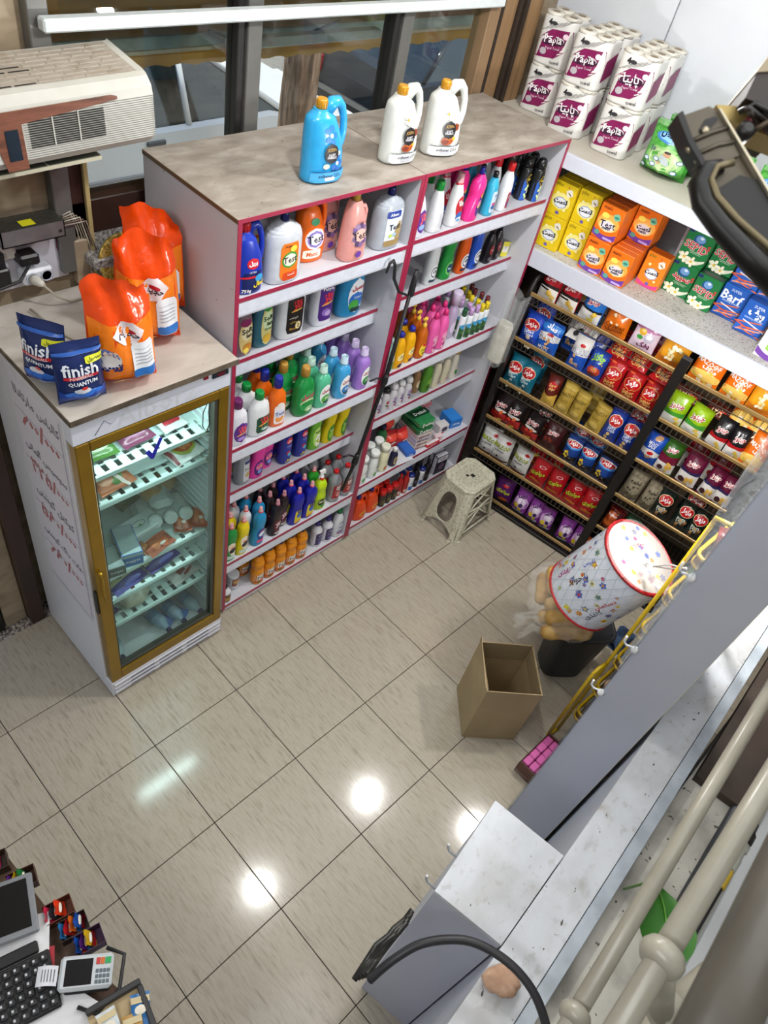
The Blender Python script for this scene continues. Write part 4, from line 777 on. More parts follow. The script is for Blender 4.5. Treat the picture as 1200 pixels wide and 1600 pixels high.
B['white_red_cap'] = bottle('flat', .228, .033, .03, 'dfe0e3', ('c81c20', .017, .042, 'ribbed'), [('r', '9c3a56', .35, .26, .5, .36), ('t', 'f0e0e8', 'پاک', .35, .34, .36), ('o', '6c4a88', .3, .18, .3, .1)])
B['insect_spray'] = bottle('can', .222, .031, .031, '1a1c1e', ('141517', .027, .05, 'dome'), [('r', '1d58b8', .0, .26, .97, .5), ('d', '16181c', .15, .5, .8, .3), ('d', 'c8a838', .15, .5, .72, .24), ('d', '1c1d20', .15, .5, .66, .2), ('t', 'e8d030', 'Catch', .15, .51, .5, .1, .05)] + flower(.1, .22, 'd8f0a8', 'f4f4d8', .3, .13), ex=2)
B['gold_text_spray'] = bottle('can', .222, .030, .030, '1b1a18', ('2a241c', .026, .05, 'plain'), [('t', 'b0883a', 'GOLD', .0, .6, .6, 1.4, .03), ('r', '8a6a2c', .0, .3, .7, .2)], ex=2)
# --- right unit, second shelf
def cif(col, lab, tcol): return bottle('flat', .285, .036, .03, col, (col, .014, .03, 'plain'), [('o', 'e6e9ec', .15, .27, .78, .3), ('o', lab, .15, .27, .62, .22), ('o', 'e6e9ec', .15, .27, .54, .17), ('t', tcol, 'Cif', .15, .28, .4, .12, .05), ('r', lab, .1, .1, .7, .05)])
B['white_cream'] = cif('cfd4d6', '2c3c50', '1b2740'); B['orange_cream'] = cif('d4560f', '24304c', '1b2740'); B['blue_cream'] = cif('1f4fb8', '24304c', '1b2740')
B['green_cream'] = bottle('waist', .285, .038, .032, '1d8a3a', ('1d8a3a', .014, .03, 'plain'), [('o', '76c468', .1, .24, .66, .28), ('o', '17445c', .1, .24, .5, .2), ('t', 'cfe8f0', 'Max', .1, .24, .34)])
B['black_polish'] = bottle('flat', .20, .032, .028, '18151a', ('1c181c', .014, .04, 'plain'), [('o', '8a2a30', .2, .42, .66, .3), ('t', 'e8d8d8', 'shoe', .2, .42, .4, .1, .02), ('r', '5c5a60', .2, .16, .6, .1)])
# --- right unit, third shelf
B['yellow_shampoo'] = bottle('flat', .22, .036, .03, 'e0a410', ('1a2690', .018, .03, 'dome'), [('o', 'e8a020', .2, .26, .8, .42, .4), ('o', 'f0e4a0', .2, .34, .74, .2, .5), ('t', '3a2010', 'پرژک', .2, .35, .5, .5, .02), ('o', '2c2a58', .2, .1, .5, .1, .3)])
B['amber_pump'] = bottle('flat', .218, .034, .03, 'b45a10', ('e0b83c', .012, .058, 'pump'), [('o', 'e4cc38', .1, .28, .8, .4), ('o', 'c81f28', .1, .42, .4, .1), ('t', '3a2a14', 'Golrang', .1, .27, .62, .05, .02), ('o', '8c6a1c', .1, .17, .3, .06)])
B['pink_shampoo'] = bottle('flat', .245, .036, .032, 'd8589c', ('c82a70', .014, .036, 'dome'), [('o', 'e890bc', .2, .4, .66, .18), ('r', 'f0ccd8', .2, .36, .5, .06), ('t', 'b01a5c', 'شامپو', .2, .36, .4)] + flower(.2, .18, 'e8b0c8', 'b03068', .3, .12))
B['lilac_conditioner'] = bottle('flat', .255, .034, .03, 'a99bb8', ('c0b4cc', .03, .075, 'plain'), [('o', 'd0c4dc', .0, .3, .6, .3)])
def mini(cap, h=.185): return bottle('can', h, .021, .021, 'dfe4e8', (cap, .014, .046, 'plain'), [('z', '3f94c4', .3, .52, .03, -.05), ('z', '2f5a34', .02, .34, 0, .08), ('o', '5c8a3c', .2, .24, .6, .1), ('o', '24422a', -.3, .14, .5, .12), ('o', 'd8e4ea', .3, .4, .5, .05)], ex=2)
B['air_green'] = mini('1c5030', .2); B['air_lilac'] = mini('c09acc', .192); B['air_yellow'] = mini('dcc41c'); B['air_brown'] = mini('6b2a2c')
B['clear_wash'] = bottle('flat', .2, .032, .028, '7fa8a0', ('9cb8b4', .013, .03, 'plain'), [('o', '3c8a4c', .2, .2, .6, .3), ('o', 'c8dcd8', .2, .44, .6, .24)])
# --- right unit, fourth shelf
B['floral_soap'] = bottle('round', .165, .028, .026, 'd9d8de', ('dfe0e2', .0235, .034, 'dome'), [('o', 'a88cc0', .1, .5, .5, .14), ('o', '7a3c8a', -.2, .38, .3, .08), ('o', '5a3a9a', .3, .3, .3, .09), ('o', 'a02a4a', .1, .22, .3, .08), ('t', '4a2a68', 'گل', .1, .42, .3)], ex=2)
B['floral_soap_red'] = bottle('round', .165, .028, .026, 'd9d8de', ('1c1c1e', .0235, .03, 'dome'), [('o', 'b04038', .1, .46, .5, .14), ('o', '3a7a34', -.2, .34, .3, .08), ('o', 'a03040', .3, .28, .3, .09), ('t', '6a2a28', 'سیب', .1, .2, .4)], ex=2)
B['white_pump_soap'] = bottle('round', .20, .028, .026, '8a6a48', ('dfe0e0', .014, .06, 'pump'), [('o', 'd8c8a8', .1, .34, .6, .3)], ex=2)
B['green_gel'] = bottle('flat', .225, .036, .03, '4f8a2c', ('9cb898', .015, .04, 'dome'), [('o', '87b84c', .1, .3, .6, .4), ('o', '2c5a1c', -.2, .22, .3, .2)])
B['cream_lotion'] = bottle('flat', .22, .03, .026, 'd8d2b8', ('a8a8a0', .027, .045, 'dome'), [('t', '6a4a78', 'Lotion', .1, .36, .6, 1.2, .02), ('o', 'c89cb0', .2, .2, .4, .1)])
B['gold_cap_lotion'] = bottle('drop', .22, .034, .028, 'dad6c8', ('b09048', .026, .035, 'dome'), [('t', '3c3c34', 'LaVie', .15, .5, .5, 1.3, .02), ('o', '3f8a34', .1, .24, .4, .2, .5)])
# --- right unit, fifth shelf
B['white_baby'] = bottle('flat', .195, .034, .03, 'dfe3e0', ('e6e8e4', .03, .036, 'plain'), [('o', '6fae6a', .2, .16, .5, .2, .6), ('t', '1c2c44', 'Ave', .3, .48, .4, 1.3, .03)])
B['cream_baby'] = bottle('flat', .195, .034, .03, 'dcdab8', ('e2e2d0', .03, .036, 'plain'), [('o', 'c07a40', .2, .16, .5, .2), ('t', '1c2c44', 'Ave', .3, .48, .4, 1.3, .03)])
B['navy_lotion'] = bottle('flat', .138, .028, .024, '1c1d3c', ('e4e4e2', .016, .024, 'plain'), [('o', 'c0b078', .15, .36, .66, .5), ('o', '4a3a58', .15, .36, .4, .26), ('t', 'f0e8c0', 'Oil', .15, .36, .3)])
B['green_navy_cap'] = bottle('flat', .2, .038, .03, '2a6a3a', ('1a1838', .018, .034, 'plain'), [('o', '8ab090', .1, .3, .6, .4)])
# --- right unit, bottom shelf
B['orange_bleach_jug'] = bottle('jug', .20, .056, .042, 'd8420e', ('232a7c', .014, .022, 'ribbed'), [('o', 'e8882a', .2, .28, .6, .26), ('t', '3c1a10', 'جوهر', .2, .28, .4)])
B['white_tub'] = bottle('tub', .15, .05, .05, 'd8dadc', ('dfe1e3', .053, .014, 'plain'), [('r', 'b8501c', .0, .3, .9, .4), ('r', 'e0c8a0', .1, .32, .4, .2), ('t', '2a1a10', 'پودر', .1, .34, .3)], ex=2)
B['red_cap_can'] = bottle('can', .135, .026, .026, '2c2420', ('c01f1c', .025, .04, 'plain'), [('r', '463a24', .0, .34, .97, .4), ('t', 'e0d090', 'واکس', .1, .36, .6), ('o', '4a6a34', .2, .2, .5, .1)], ex=2)
B['red_bottle'] = bottle('round', .19, .024, .024, '9c1c1c', ('c02420', .009, .028, 'plain'), [('r', 'e0d0c0', .1, .16, .8, .14), ('t', '3a1414', 'گیل', .1, .16, .5)], ex=2)
B['white_blue_cap'] = bottle('can', .165, .025, .025, 'dfe1e6', ('1c2870', .024, .02, 'dome'), [('r', '2f6ab0', .0, .14, .97, .22), ('t', '2a4a90', 'Ice', .1, .42, .5)], ex=2)
B['dark_bottle'] = bottle('round', .18, .026, .026, '17151a', ('1d1a1f', .012, .03, 'plain'), [('r', '4a4450', .1, .3, .8, .2)], ex=2)
B['white_jar'] = B['brown_label_tub']
# snack bags: (kind, rack shelf, metres along the wall, layer 0 front / 1 behind / 2 lying on top, height seen)
BAGS = [
 ('red_chips', 0, 0.194, 0, 0.149),
 ('red_chips', 0, 0.326, 0, 0.144),
 ('red_chips', 0, 0.167, 1, 0.148),
 ('red_chips', 0, 0.332, 1, 0.136),
 ('blue_chips', 0, 0.474, 0, 0.154),
 ('wine_chips', 0, 0.468, 1, 0.142),
 ('orange_cookies', 0, 0.641, 0, 0.14),
 ('purple_puffs', 0, 0.815, 0, 0.108),
 ('yellow_popcorn', 0, 0.99, 0, 0.13),
 ('purple_puffs', 0, 0.842, 1, 0.1),
 ('blue_salted', 1, 0.166, 0, 0.116),
 ('blue_salted', 1, 0.159, 1, 0.177),
 ('peanut_mix', 1, 0.31, 0, 0.127),
 ('white_mix', 1, 0.428, 1, 0.031),
 ('white_mix', 1, 0.519, 0, 0.087),
 ('cow_puffs', 1, 0.47, 2, 0.223),
 ('navy_puffs', 1, 0.586, 1, 0.201),
 ('navy_character', 1, 0.635, 0, 0.095),
 ('red_ketchup', 1, 0.755, 0, 0.097),
 ('red_ketchup', 1, 0.876, 0, 0.109),
 ('red_ketchup', 1, 0.997, 0, 0.099),
 ('red_ketchup', 1, 0.704, 2, 0.214),
 ('red_ketchup', 1, 0.84, 2, 0.231),
 ('red_ketchup', 1, 0.989, 2, 0.223),
 ('teal_yogurt', 2, 0.162, 0, 0.139),
 ('teal_yogurt', 2, 0.277, 0, 0.111),
 ('teal_yogurt', 2, 0.265, 1, 0.144),
 ('brown_chips', 2, 0.457, 0, 0.188),
 ('gold_snack', 2, 0.554, 0, 0.137),
 ('gold_snack', 2, 0.65, 0, 0.11),
 ('gold_snack', 2, 0.783, 0, 0.12),
 ('gold_snack', 2, 0.692, 1, 0.162),
 ('navy_chips', 2, 0.889, 0, 0.159),
 ('navy_chips', 2, 1.008, 0, 0.117),
 ('navy_chips', 2, 0.982, 1, 0.119),
 ('black_chips', 3, 0.152, 0, 0.057),
 ('black_chips', 3, 0.287, 0, 0.085),
 ('black_chips', 3, 0.424, 0, 0.099),
 ('black_chips', 3, 0.455, 1, 0.111),
 ('dark_chips', 3, 0.575, 0, 0.201),
 ('sunflower_blue', 3, 0.733, 0, 0.107),
 ('sunflower_blue', 3, 0.844, 0, 0.101),
 ('sunflower_blue', 3, 0.973, 0, 0.096),
 ('sunflower_blue', 3, 0.71, 1, 0.115),
 ('sunflower_blue', 3, 0.834, 1, 0.141),
 ('white_popcorn', 4, 0.156, 0, 0.095),
 ('white_popcorn', 4, 0.299, 0, 0.085),
 ('white_popcorn', 4, 0.457, 0, 0.107),
 ('red_wheels', 4, 0.594, 0, 0.088),
 ('red_wheels', 4, 0.737, 0, 0.076),
 ('red_wheels', 4, 0.866, 0, 0.081),
 ('red_wheels', 4, 0.996, 0, 0.09),
 ('red_wheels', 4, 0.51, 1, 0.16),
 ('red_wheels', 4, 0.642, 1, 0.137),
 ('violet_wheels', 5, 0.43, 0, 0.103),
 ('lilac_puffs', 5, 0.57, 0, 0.126),
 ('lilac_puffs', 5, 0.691, 0, 0.115),
 ('lilac_puffs', 5, 0.793, 0, 0.147),
 ('lilac_puffs', 5, 0.942, 0, 0.14),
 ('lilac_puffs', 5, 1.038, 0, 0.163),
 ('orange_cheese', 0, 1.195, 0, 0.114),
 ('orange_cheese', 0, 1.371, 0, 0.107),
 ('yellow_popcorn', 0, 1.521, 0, 0.071),
 ('green_chips', 1, 1.159, 0, 0.117),
 ('green_chips', 1, 1.288, 0, 0.11),
 ('black_bbq', 1, 1.428, 0, 0.092),
 ('black_bbq', 1, 1.538, 0, 0.075),
 ('orange_cheese', 1, 1.638, 0, 0.115),
 ('orange_cheese', 1, 1.482, 2, 0.193),
 ('orange_cheese', 1, 1.592, 2, 0.177),
 ('brown_pack', 1, 1.159, 2, 0.26),
 ('brown_pack', 1, 1.351, 2, 0.245),
 ('peanut_blue', 2, 1.151, 0, 0.15),
 ('green_maroon', 2, 1.269, 0, 0.167),
 ('maroon_chips', 2, 1.415, 0, 0.144),
 ('maroon_chips', 2, 1.542, 0, 0.137),
 ('maroon_chips', 2, 1.64, 0, 0.125),
 ('white_chips_back', 2, 1.389, 1, 0.177),
 ('white_chips_back', 2, 1.528, 1, 0.165),
 ('beige_seeds', 3, 1.174, 0, 0.169),
 ('beige_seeds', 3, 1.292, 0, 0.155),
 ('dark_green_pistachio', 3, 1.389, 0, 0.103),
 ('dark_green_pistachio', 3, 1.517, 0, 0.07),
 ('dark_green_pistachio', 3, 1.528, 1, 0.126),
 ('dark_green_pistachio', 3, 1.615, 0, 0.178),
 ('maroon_pack', 4, 1.179, 0, 0.177),
 ('green_pack', 4, 1.289, 0, 0.21),
 ('orange_rolls', 4, 1.157, 0, 0.042),
 ('orange_rolls', 5, 1.116, 0, 0.158),
]
# where every bottle stands: (unit, shelf, kind): [(x, y), ...], metres
BOTTLES = {
 ('L', 0, 'blue_jug'): [(1.311, -0.01)],
 ('L', 0, 'orange_label'): [(1.429, 0.068), (1.58, -0.004)],
 ('L', 0, 'orange_jug'): [(1.719, 0.063)],
 ('L', 0, 'pink_drop'): [(1.824, -0.012), (1.965, -0.012)],
 ('L', 0, 'silver_label'): [(2.098, 0.051)],
 ('L', 1, 'brown_softener'): [(1.378, 0.081)],
 ('L', 1, 'teal_softener'): [(1.49, 0.094)],
 ('L', 1, 'black_label'): [(1.645, 0.091)],
 ('L', 1, 'purple_label'): [(1.838, 0.092)],
 ('L', 1, 'blue_gel_big'): [(2.011, 0.091)],
 ('L', 2, 'white_purple_cap'): [(1.297, -0.019)],
 ('L', 2, 'white_green_cap'): [(1.418, -0.019), (1.402, 0.056), (1.41, 0.131)],
 ('L', 2, 'orange_blue_cap'): [(1.531, -0.012), (1.509, 0.061), (1.517, 0.134)],
 ('L', 2, 'green_gold_cap'): [(1.693, -0.014), (1.621, 0.063), (1.712, 0.132), (1.635, 0.207)],
 ('L', 2, 'mint_gel'): [(1.806, -0.019), (1.793, 0.056), (1.826, 0.129), (1.801, 0.204)],
 ('L', 2, 'sky_gel'): [(1.941, -0.019), (1.936, 0.056), (1.946, 0.17)],
 ('L', 2, 'lilac_gel'): [(2.082, -0.019), (2.086, 0.056), (2.083, 0.131), (2.076, 0.206)],
 ('L', 3, 'grey_liquid'): [(1.378, 0.147), (1.417, 0.076)],
 ('L', 3, 'magenta_cleaner'): [(1.507, 0.073), (1.593, 0.104)],
 ('L', 3, 'navy_liquid'): [(1.672, 0.147), (1.693, 0.075), (1.8, 0.075)],
 ('L', 3, 'lime_dish'): [(1.9, 0.075)],
 ('L', 3, 'yellow_dish'): [(2.004, 0.075), (2.103, 0.075)],
 ('L', 4, 'green_wc'): [(1.284, -0.023)],
 ('L', 4, 'yellow_wc'): [(1.364, -0.023), (1.324, 0.041)],
 ('L', 4, 'white_wc'): [(1.419, 0.033), (1.389, 0.098)],
 ('L', 4, 'azure_wc'): [(1.474, -0.023), (1.513, 0.04), (1.471, 0.103), (1.474, 0.17)],
 ('L', 4, 'black_wc'): [(1.592, -0.023), (1.595, 0.049), (1.576, 0.115), (1.664, 0.01), (1.656, 0.098)],
 ('L', 4, 'indigo_bleach'): [(1.744, -0.023), (1.742, 0.047), (1.74, 0.114), (1.837, -0.023), (1.836, 0.044), (1.834, 0.111)],
 ('L', 4, 'green_bleach'): [(1.926, 0.063)],
 ('L', 4, 'lime_spray'): [(1.931, -0.011)],
 ('L', 4, 'red_descaler'): [(2.046, -0.014), (2.137, -0.014), (2.053, 0.071), (2.138, 0.071), (2.021, 0.154), (2.109, 0.155), (1.936, 0.144)],
 ('L', 5, 'brown_label_bottle'): [(1.277, -0.019)],
 ('L', 5, 'brown_label_tub'): [(1.37, 0.036), (1.334, 0.109)],
 ('L', 5, 'amber_test'): [(1.477, 0.085), (1.508, -0.013), (1.59, -0.013), (1.672, -0.013), (1.755, -0.013), (1.839, -0.013)],
 ('L', 5, 'white_drain'): [(1.983, 0.001), (2.065, -0.006)],
 ('L', 5, 'white_antiseptic'): [(2.142, -0.019)],
 ('R', 0, 'white_cap_purple'): [(2.275, -0.004)],
 ('R', 0, 'white_slim_green'): [(2.403, -0.005), (2.415, 0.068)],
 ('R', 0, 'white_red_label'): [(2.539, -0.005), (2.534, 0.073), (2.547, 0.152)],
 ('R', 0, 'pink_bleach'): [(2.676, -0.005), (2.628, 0.063), (2.64, 0.136)],
 ('R', 0, 'cyan_cleaner'): [(2.803, -0.009), (2.801, 0.07), (2.805, 0.137)],
 ('R', 0, 'white_red_cap'): [(2.921, -0.009), (2.896, 0.054), (2.898, 0.127)],
 ('R', 0, 'insect_spray'): [(3.194, -0.008), (3.135, 0.033), (3.214, 0.058), (3.14, 0.1), (3.205, 0.124)],
 ('R', 0, 'gold_text_spray'): [(3.068, 0.097), (3.076, 0.162)],
 ('R', 1, 'white_cream'): [(2.595, 0.086)],
 ('R', 1, 'green_cream'): [(2.719, 0.088)],
 ('R', 1, 'orange_cream'): [(2.848, 0.086)],
 ('R', 1, 'blue_cream'): [(2.955, 0.086)],
 ('R', 1, 'black_polish'): [(3.082, 0.086), (3.159, 0.094)],
 ('R', 2, 'clear_wash'): [(2.288, -0.011)],
 ('R', 2, 'yellow_shampoo'): [(2.361, -0.009), (2.453, 0.0), (2.458, 0.067)],
 ('R', 2, 'amber_pump'): [(2.542, -0.009), (2.562, 0.055), (2.587, 0.118), (2.585, 0.183)],
 ('R', 2, 'pink_shampoo'): [(2.634, -0.007), (2.711, -0.007), (2.673, 0.058), (2.765, 0.05), (2.663, 0.126), (2.78, 0.118), (2.665, 0.195), (2.742, 0.183)],
 ('R', 2, 'lilac_conditioner'): [(2.84, 0.036)],
 ('R', 2, 'air_green'): [(2.89, -0.01)],
 ('R', 2, 'air_lilac'): [(2.942, -0.018), (2.997, -0.018), (2.97, 0.023), (2.95, 0.067), (2.989, 0.097), (2.994, 0.144), (2.969, 0.186)],
 ('R', 2, 'air_yellow'): [(3.09, -0.018), (3.044, -0.018), (3.055, 0.028), (3.051, 0.074), (3.074, 0.118), (3.081, 0.164), (3.04, 0.191)],
 ('R', 2, 'air_brown'): [(3.137, 0.022), (3.14, 0.069), (3.13, 0.115), (3.151, 0.159), (3.119, 0.197)],
 ('R', 3, 'floral_soap_red'): [(2.456, 0.074)],
 ('R', 3, 'floral_soap'): [(2.517, 0.072), (2.579, 0.072), (2.644, 0.072), (2.384, 0.072)],
 ('R', 3, 'white_pump_soap'): [(2.754, 0.104)],
 ('R', 3, 'green_gel'): [(2.819, 0.076)],
 ('R', 3, 'cream_lotion'): [(2.903, 0.072), (2.988, 0.072)],
 ('R', 3, 'gold_cap_lotion'): [(3.082, 0.08)],
 ('R', 4, 'white_baby'): [(2.369, -0.014), (2.469, 0.054), (2.389, 0.05), (2.275, -0.014)],
 ('R', 4, 'cream_baby'): [(2.465, -0.011)],
 ('R', 4, 'navy_lotion'): [(2.555, -0.02)],
 ('R', 4, 'green_navy_cap'): [(2.583, 0.131)],
 ('R', 5, 'white_tub'): [(2.275, 0.084)],
 ('R', 5, 'orange_bleach_jug'): [(2.343, -0.002), (2.461, 0.003), (2.424, 0.091)],
 ('R', 5, 'red_cap_can'): [(2.569, 0.039), (2.627, 0.037), (2.604, -0.018), (2.661, -0.018), (2.548, -0.018), (2.644, 0.093)],
 ('R', 5, 'red_bottle'): [(2.767, -0.02), (2.715, -0.012)],
 ('R', 5, 'white_blue_cap'): [(2.821, -0.019), (2.932, -0.019), (2.783, 0.033), (2.856, 0.037)],
 ('R', 5, 'dark_bottle'): [(2.987, -0.018), (2.958, 0.037), (2.876, -0.017)],
}
# ================================================================ bottles on the two units
ORD = ['first', 'second', 'third', 'fourth', 'fifth', 'sixth', 'seventh', 'eighth', 'ninth', 'tenth', 'eleventh', 'twelfth']
DESC = {
 'blue_jug': ('detergent_jug', 'deep blue detergent jug with red cap', 'jug'), 'orange_label': ('detergent_jug', 'white jug with orange label', 'jug'),
 'orange_jug': ('detergent_jug', 'bright orange detergent jug with purple cap', 'jug'), 'pink_drop': ('softener_bottle', 'salmon pink softener bottle', 'bottle'),
 'silver_label': ('detergent_jug', 'silver jug with navy cap', 'jug'), 'brown_softener': ('softener_bottle', 'brownish purple softener bottle with yellow label', 'bottle'),
 'teal_softener': ('softener_bottle', 'dark teal softener bottle with green-yellow label', 'bottle'), 'black_label': ('detergent_bottle', 'wide white bottle with black label', 'bottle'),
 'purple_label': ('detergent_bottle', 'white bottle with tall purple label', 'bottle'), 'blue_gel_big': ('detergent_bottle', 'wide blue liquid bottle with white oval label', 'bottle'),
 'white_green_cap': ('detergent_bottle', 'white bottle with green cap', 'bottle'), 'white_purple_cap': ('detergent_bottle', 'white bottle with purple cap', 'bottle'),
 'orange_blue_cap': ('detergent_bottle', 'orange handled bottle with blue cap', 'bottle'), 'green_gold_cap': ('detergent_bottle', 'green handled bottle with gold cap', 'bottle'),
 'mint_gel': ('detergent_bottle', 'mint green gel bottle with clear cap', 'bottle'), 'sky_gel': ('detergent_bottle', 'sky blue gel bottle with clear cap', 'bottle'), 'lilac_gel': ('detergent_bottle', 'lilac gel bottle with clear cap', 'bottle'),
 'grey_liquid': ('detergent_bottle', 'grey liquid bottle with pale label', 'bottle'), 'magenta_cleaner': ('cleaner_bottle', 'magenta bottle with purple label', 'bottle'), 'navy_liquid': ('dish_soap_bottle', 'dark blue dish liquid bottle', 'bottle'),
 'lime_dish': ('dish_soap_bottle', 'lime green dish liquid bottle', 'bottle'), 'yellow_dish': ('dish_soap_bottle', 'yellow dish liquid bottle with green label', 'bottle'),
 'green_wc': ('toilet_cleaner', 'green toilet cleaner, red neck', 'bottle'), 'yellow_wc': ('toilet_cleaner', 'yellow toilet cleaner, red neck', 'bottle'), 'white_wc': ('toilet_cleaner', 'white toilet cleaner, red neck', 'bottle'),
 'azure_wc': ('toilet_cleaner', 'azure toilet cleaner, red neck', 'bottle'), 'black_wc': ('toilet_cleaner', 'black toilet cleaner, dusky cap', 'bottle'), 'indigo_bleach': ('bleach_bottle', 'indigo bleach bottle with yellow label', 'bottle'),
 'green_bleach': ('bleach_bottle', 'green bleach bottle behind the lime spray', 'bottle'), 'lime_spray': ('spray_bottle', 'lime spray bottle with white and red trigger', 'bottle'), 'red_descaler': ('descaler_bottle', 'grey descaler bottle, red label', 'bottle'),
 'amber_test': ('cleaner_bottle', 'amber waisted bottle with grey-purple cap', 'bottle'), 'white_drain': ('drain_cleaner', 'white bottle with dark purple label', 'bottle'), 'white_antiseptic': ('gel_bottle', 'white bottle with dark green cap', 'bottle'),
 'brown_label_tub': ('powder_tub', 'small white tub with brown label', 'tub'), 'brown_label_bottle': ('cleaner_bottle', 'small white bottle with dark cap and brown label', 'bottle'),
 'white_cap_purple': ('detergent_bottle', 'white bottle with plum cap', 'bottle'), 'white_slim_green': ('detergent_bottle', 'slim white bottle, green cap', 'bottle'), 'white_red_label': ('detergent_bottle', 'white bottle with red label', 'bottle'),
 'pink_bleach': ('bleach_bottle', 'hot pink bottle with blue cap', 'bottle'), 'cyan_cleaner': ('cleaner_bottle', 'cyan cleaner bottle with black cap', 'bottle'), 'white_red_cap': ('cleaner_bottle', 'slim white bottle, red cap', 'bottle'),
 'insect_spray': ('spray_can', 'black and blue insect spray can', 'spray can'), 'gold_text_spray': ('spray_can', 'black spray can with gold lettering', 'spray can'),
 'white_cream': ('cleaner_bottle', 'white cream cleaner bottle', 'bottle'), 'orange_cream': ('cleaner_bottle', 'orange cream cleaner bottle', 'bottle'), 'blue_cream': ('cleaner_bottle', 'blue cream cleaner bottle', 'bottle'), 'green_cream': ('cleaner_bottle', 'green waisted cleaner bottle', 'bottle'),
 'black_polish': ('polish_bottle', 'small black polish bottle', 'bottle'), 'clear_wash': ('wash_bottle', 'pale green bottle at the left end', 'bottle'), 'yellow_shampoo': ('shampoo_bottle', 'yellow shampoo bottle', 'bottle'),
 'amber_pump': ('shampoo_bottle', 'amber bottle with yellow pump', 'bottle'), 'pink_shampoo': ('shampoo_bottle', 'pink shampoo bottle', 'bottle'), 'lilac_conditioner': ('conditioner_bottle', 'pale lilac bottle with wide clear-grey cap', 'bottle'),
 'air_green': ('mini_spray', 'mini spray can, green cap', 'spray can'), 'air_lilac': ('mini_spray', 'mini spray can with lilac cap', 'spray can'), 'air_yellow': ('mini_spray', 'mini spray can with yellow cap', 'spray can'), 'air_brown': ('mini_spray', 'mini spray can, red-brown cap', 'spray can'),
 'floral_soap': ('hand_soap', 'white soap bottle, purple flowers', 'bottle'), 'floral_soap_red': ('hand_soap', 'white hand soap bottle with black cap', 'bottle'), 'white_pump_soap': ('hand_soap', 'brown bottle with white pump', 'bottle'),
 'green_gel': ('gel_bottle', 'leaf green gel bottle with clear cap', 'bottle'), 'cream_lotion': ('lotion_bottle', 'cream lotion bottle with silver cap', 'bottle'), 'gold_cap_lotion': ('lotion_bottle', 'ivory lotion bottle with gold cap', 'bottle'),
 'white_baby': ('lotion_bottle', 'white lotion bottle with flip top', 'bottle'), 'cream_baby': ('lotion_bottle', 'pale yellow lotion bottle with flip top', 'bottle'), 'navy_lotion': ('oil_bottle', 'small navy bottle with white cap', 'bottle'), 'green_navy_cap': ('wash_bottle', 'dark green bottle with navy cap', 'bottle'),
 'orange_bleach_jug': ('bleach_jug', 'orange jug with small blue cap', 'jug'), 'white_tub': ('powder_tub', 'white lidded tub with orange-brown label', 'tub'), 'red_cap_can': ('spray_can', 'short dark can with red cap', 'spray can'), 'red_bottle': ('cleaner_bottle', 'red bottle with thin neck', 'bottle'),
 'white_blue_cap': ('spray_can', 'white can with navy cap', 'spray can'), 'dark_bottle': ('cleaner_bottle', 'plain black glossy bottle', 'bottle')}
SHN = ['top shelf', 'second shelf', 'third shelf', 'fourth shelf', 'fifth shelf', 'bottom shelf']
UN = {'L': 'fridge-side unit', 'R': 'corner unit'}
def rank_labels(desc, pts, tail):
    """front-to-back rank when the pieces stand one behind the other, else rank from the left; never twice the same"""
    n = len(pts)
    if n == 1: return [f'{desc}, {tail}']
    xs = [p[0] for p in pts]; ys = [p[1] for p in pts]
    if max(ys) - min(ys) > 1.2*(max(xs) - min(xs)):
        o = sorted(range(n), key=lambda i: ys[i]); w_ = 'from the front'
    else:
        o = sorted(range(n), key=lambda i: xs[i] - .3*ys[i]); w_ = 'from the left'
    r = [None]*n
    for k, i in enumerate(o): r[i] = f'{desc}, {ORD[k]} {w_}, {tail}'
    return r
BOTTLES['L', 0, 'blue_jug'] = [(1.312, -.012)]; BOTTLES['L', 0, 'orange_label'] = [(1.40, .100), (1.485, -.006)]; BOTTLES['L', 0, 'orange_jug'] = [(1.69, .065)]; BOTTLES['L', 0, 'pink_drop'] = [(1.805, .10), (1.862, -.014)]; BOTTLES['L', 0, 'silver_label'] = [(2.075, .0)]
for (U, i, k), pts in BOTTLES.items():
    z = (ROWS_L if U == 'L' else ROWS_R)[i][0]; nm, desc, cat = DESC[k]
    labs = rank_labels(desc, pts, f'{SHN[i]} of {UN[U]}')
    for (x, y), lb in zip(pts, labs):
        r_ = random.Random(int(x*1e4) + i)
        put(B[k], nm, lb, cat, (x, y, z + .001), r_.uniform(-.10, .05), group=f'{desc}s, {SHN[i]} of {UN[U]}' if len(pts) > 1 else None)
# ---------------------------------------------------------------- three big softener jugs on top
def softener(col, top, a, items):
    return bottle('jug', .292, a, .052, col, ('c08a1c', .021, .034, 'ribbed'), items, rough=.22)
blk = lambda: [('o', '17151a', .1, .40, .36, .26), ('o', 'a8843c', .1, .465, .2, .012), ('t', 'b08c48', 'Active', .1, .45, .24, .1, .02), ('t', 'e8e8ee', 'SOFT', .1, .385, .18), ('t', 'e8e8ee', 'FABRIC', .1, .355, .24)]
S1 = softener('2f9fd8', '9cd0ea', .088, flower(.15, .62, '2a7cc8', 'b8e0f4', .2, .09) + flower(.42, .27, '2f6cc0', 'd8ecf8', .2, .08) + [('o', 'd8d8c0', -.15, .24, .16, .07), ('o', 'e8e4d0', .45, .4, .14, .06)] + blk() + [('r', '4aaade', .12, .1, .96, .14), ('r', '1d5a8c', .12, .17, .9, .012), ('r', 'e8f0f4', .1, .08, .26, .05), ('t', '1d4a78', 'softener 2.5 L', .1, .12, .6)])
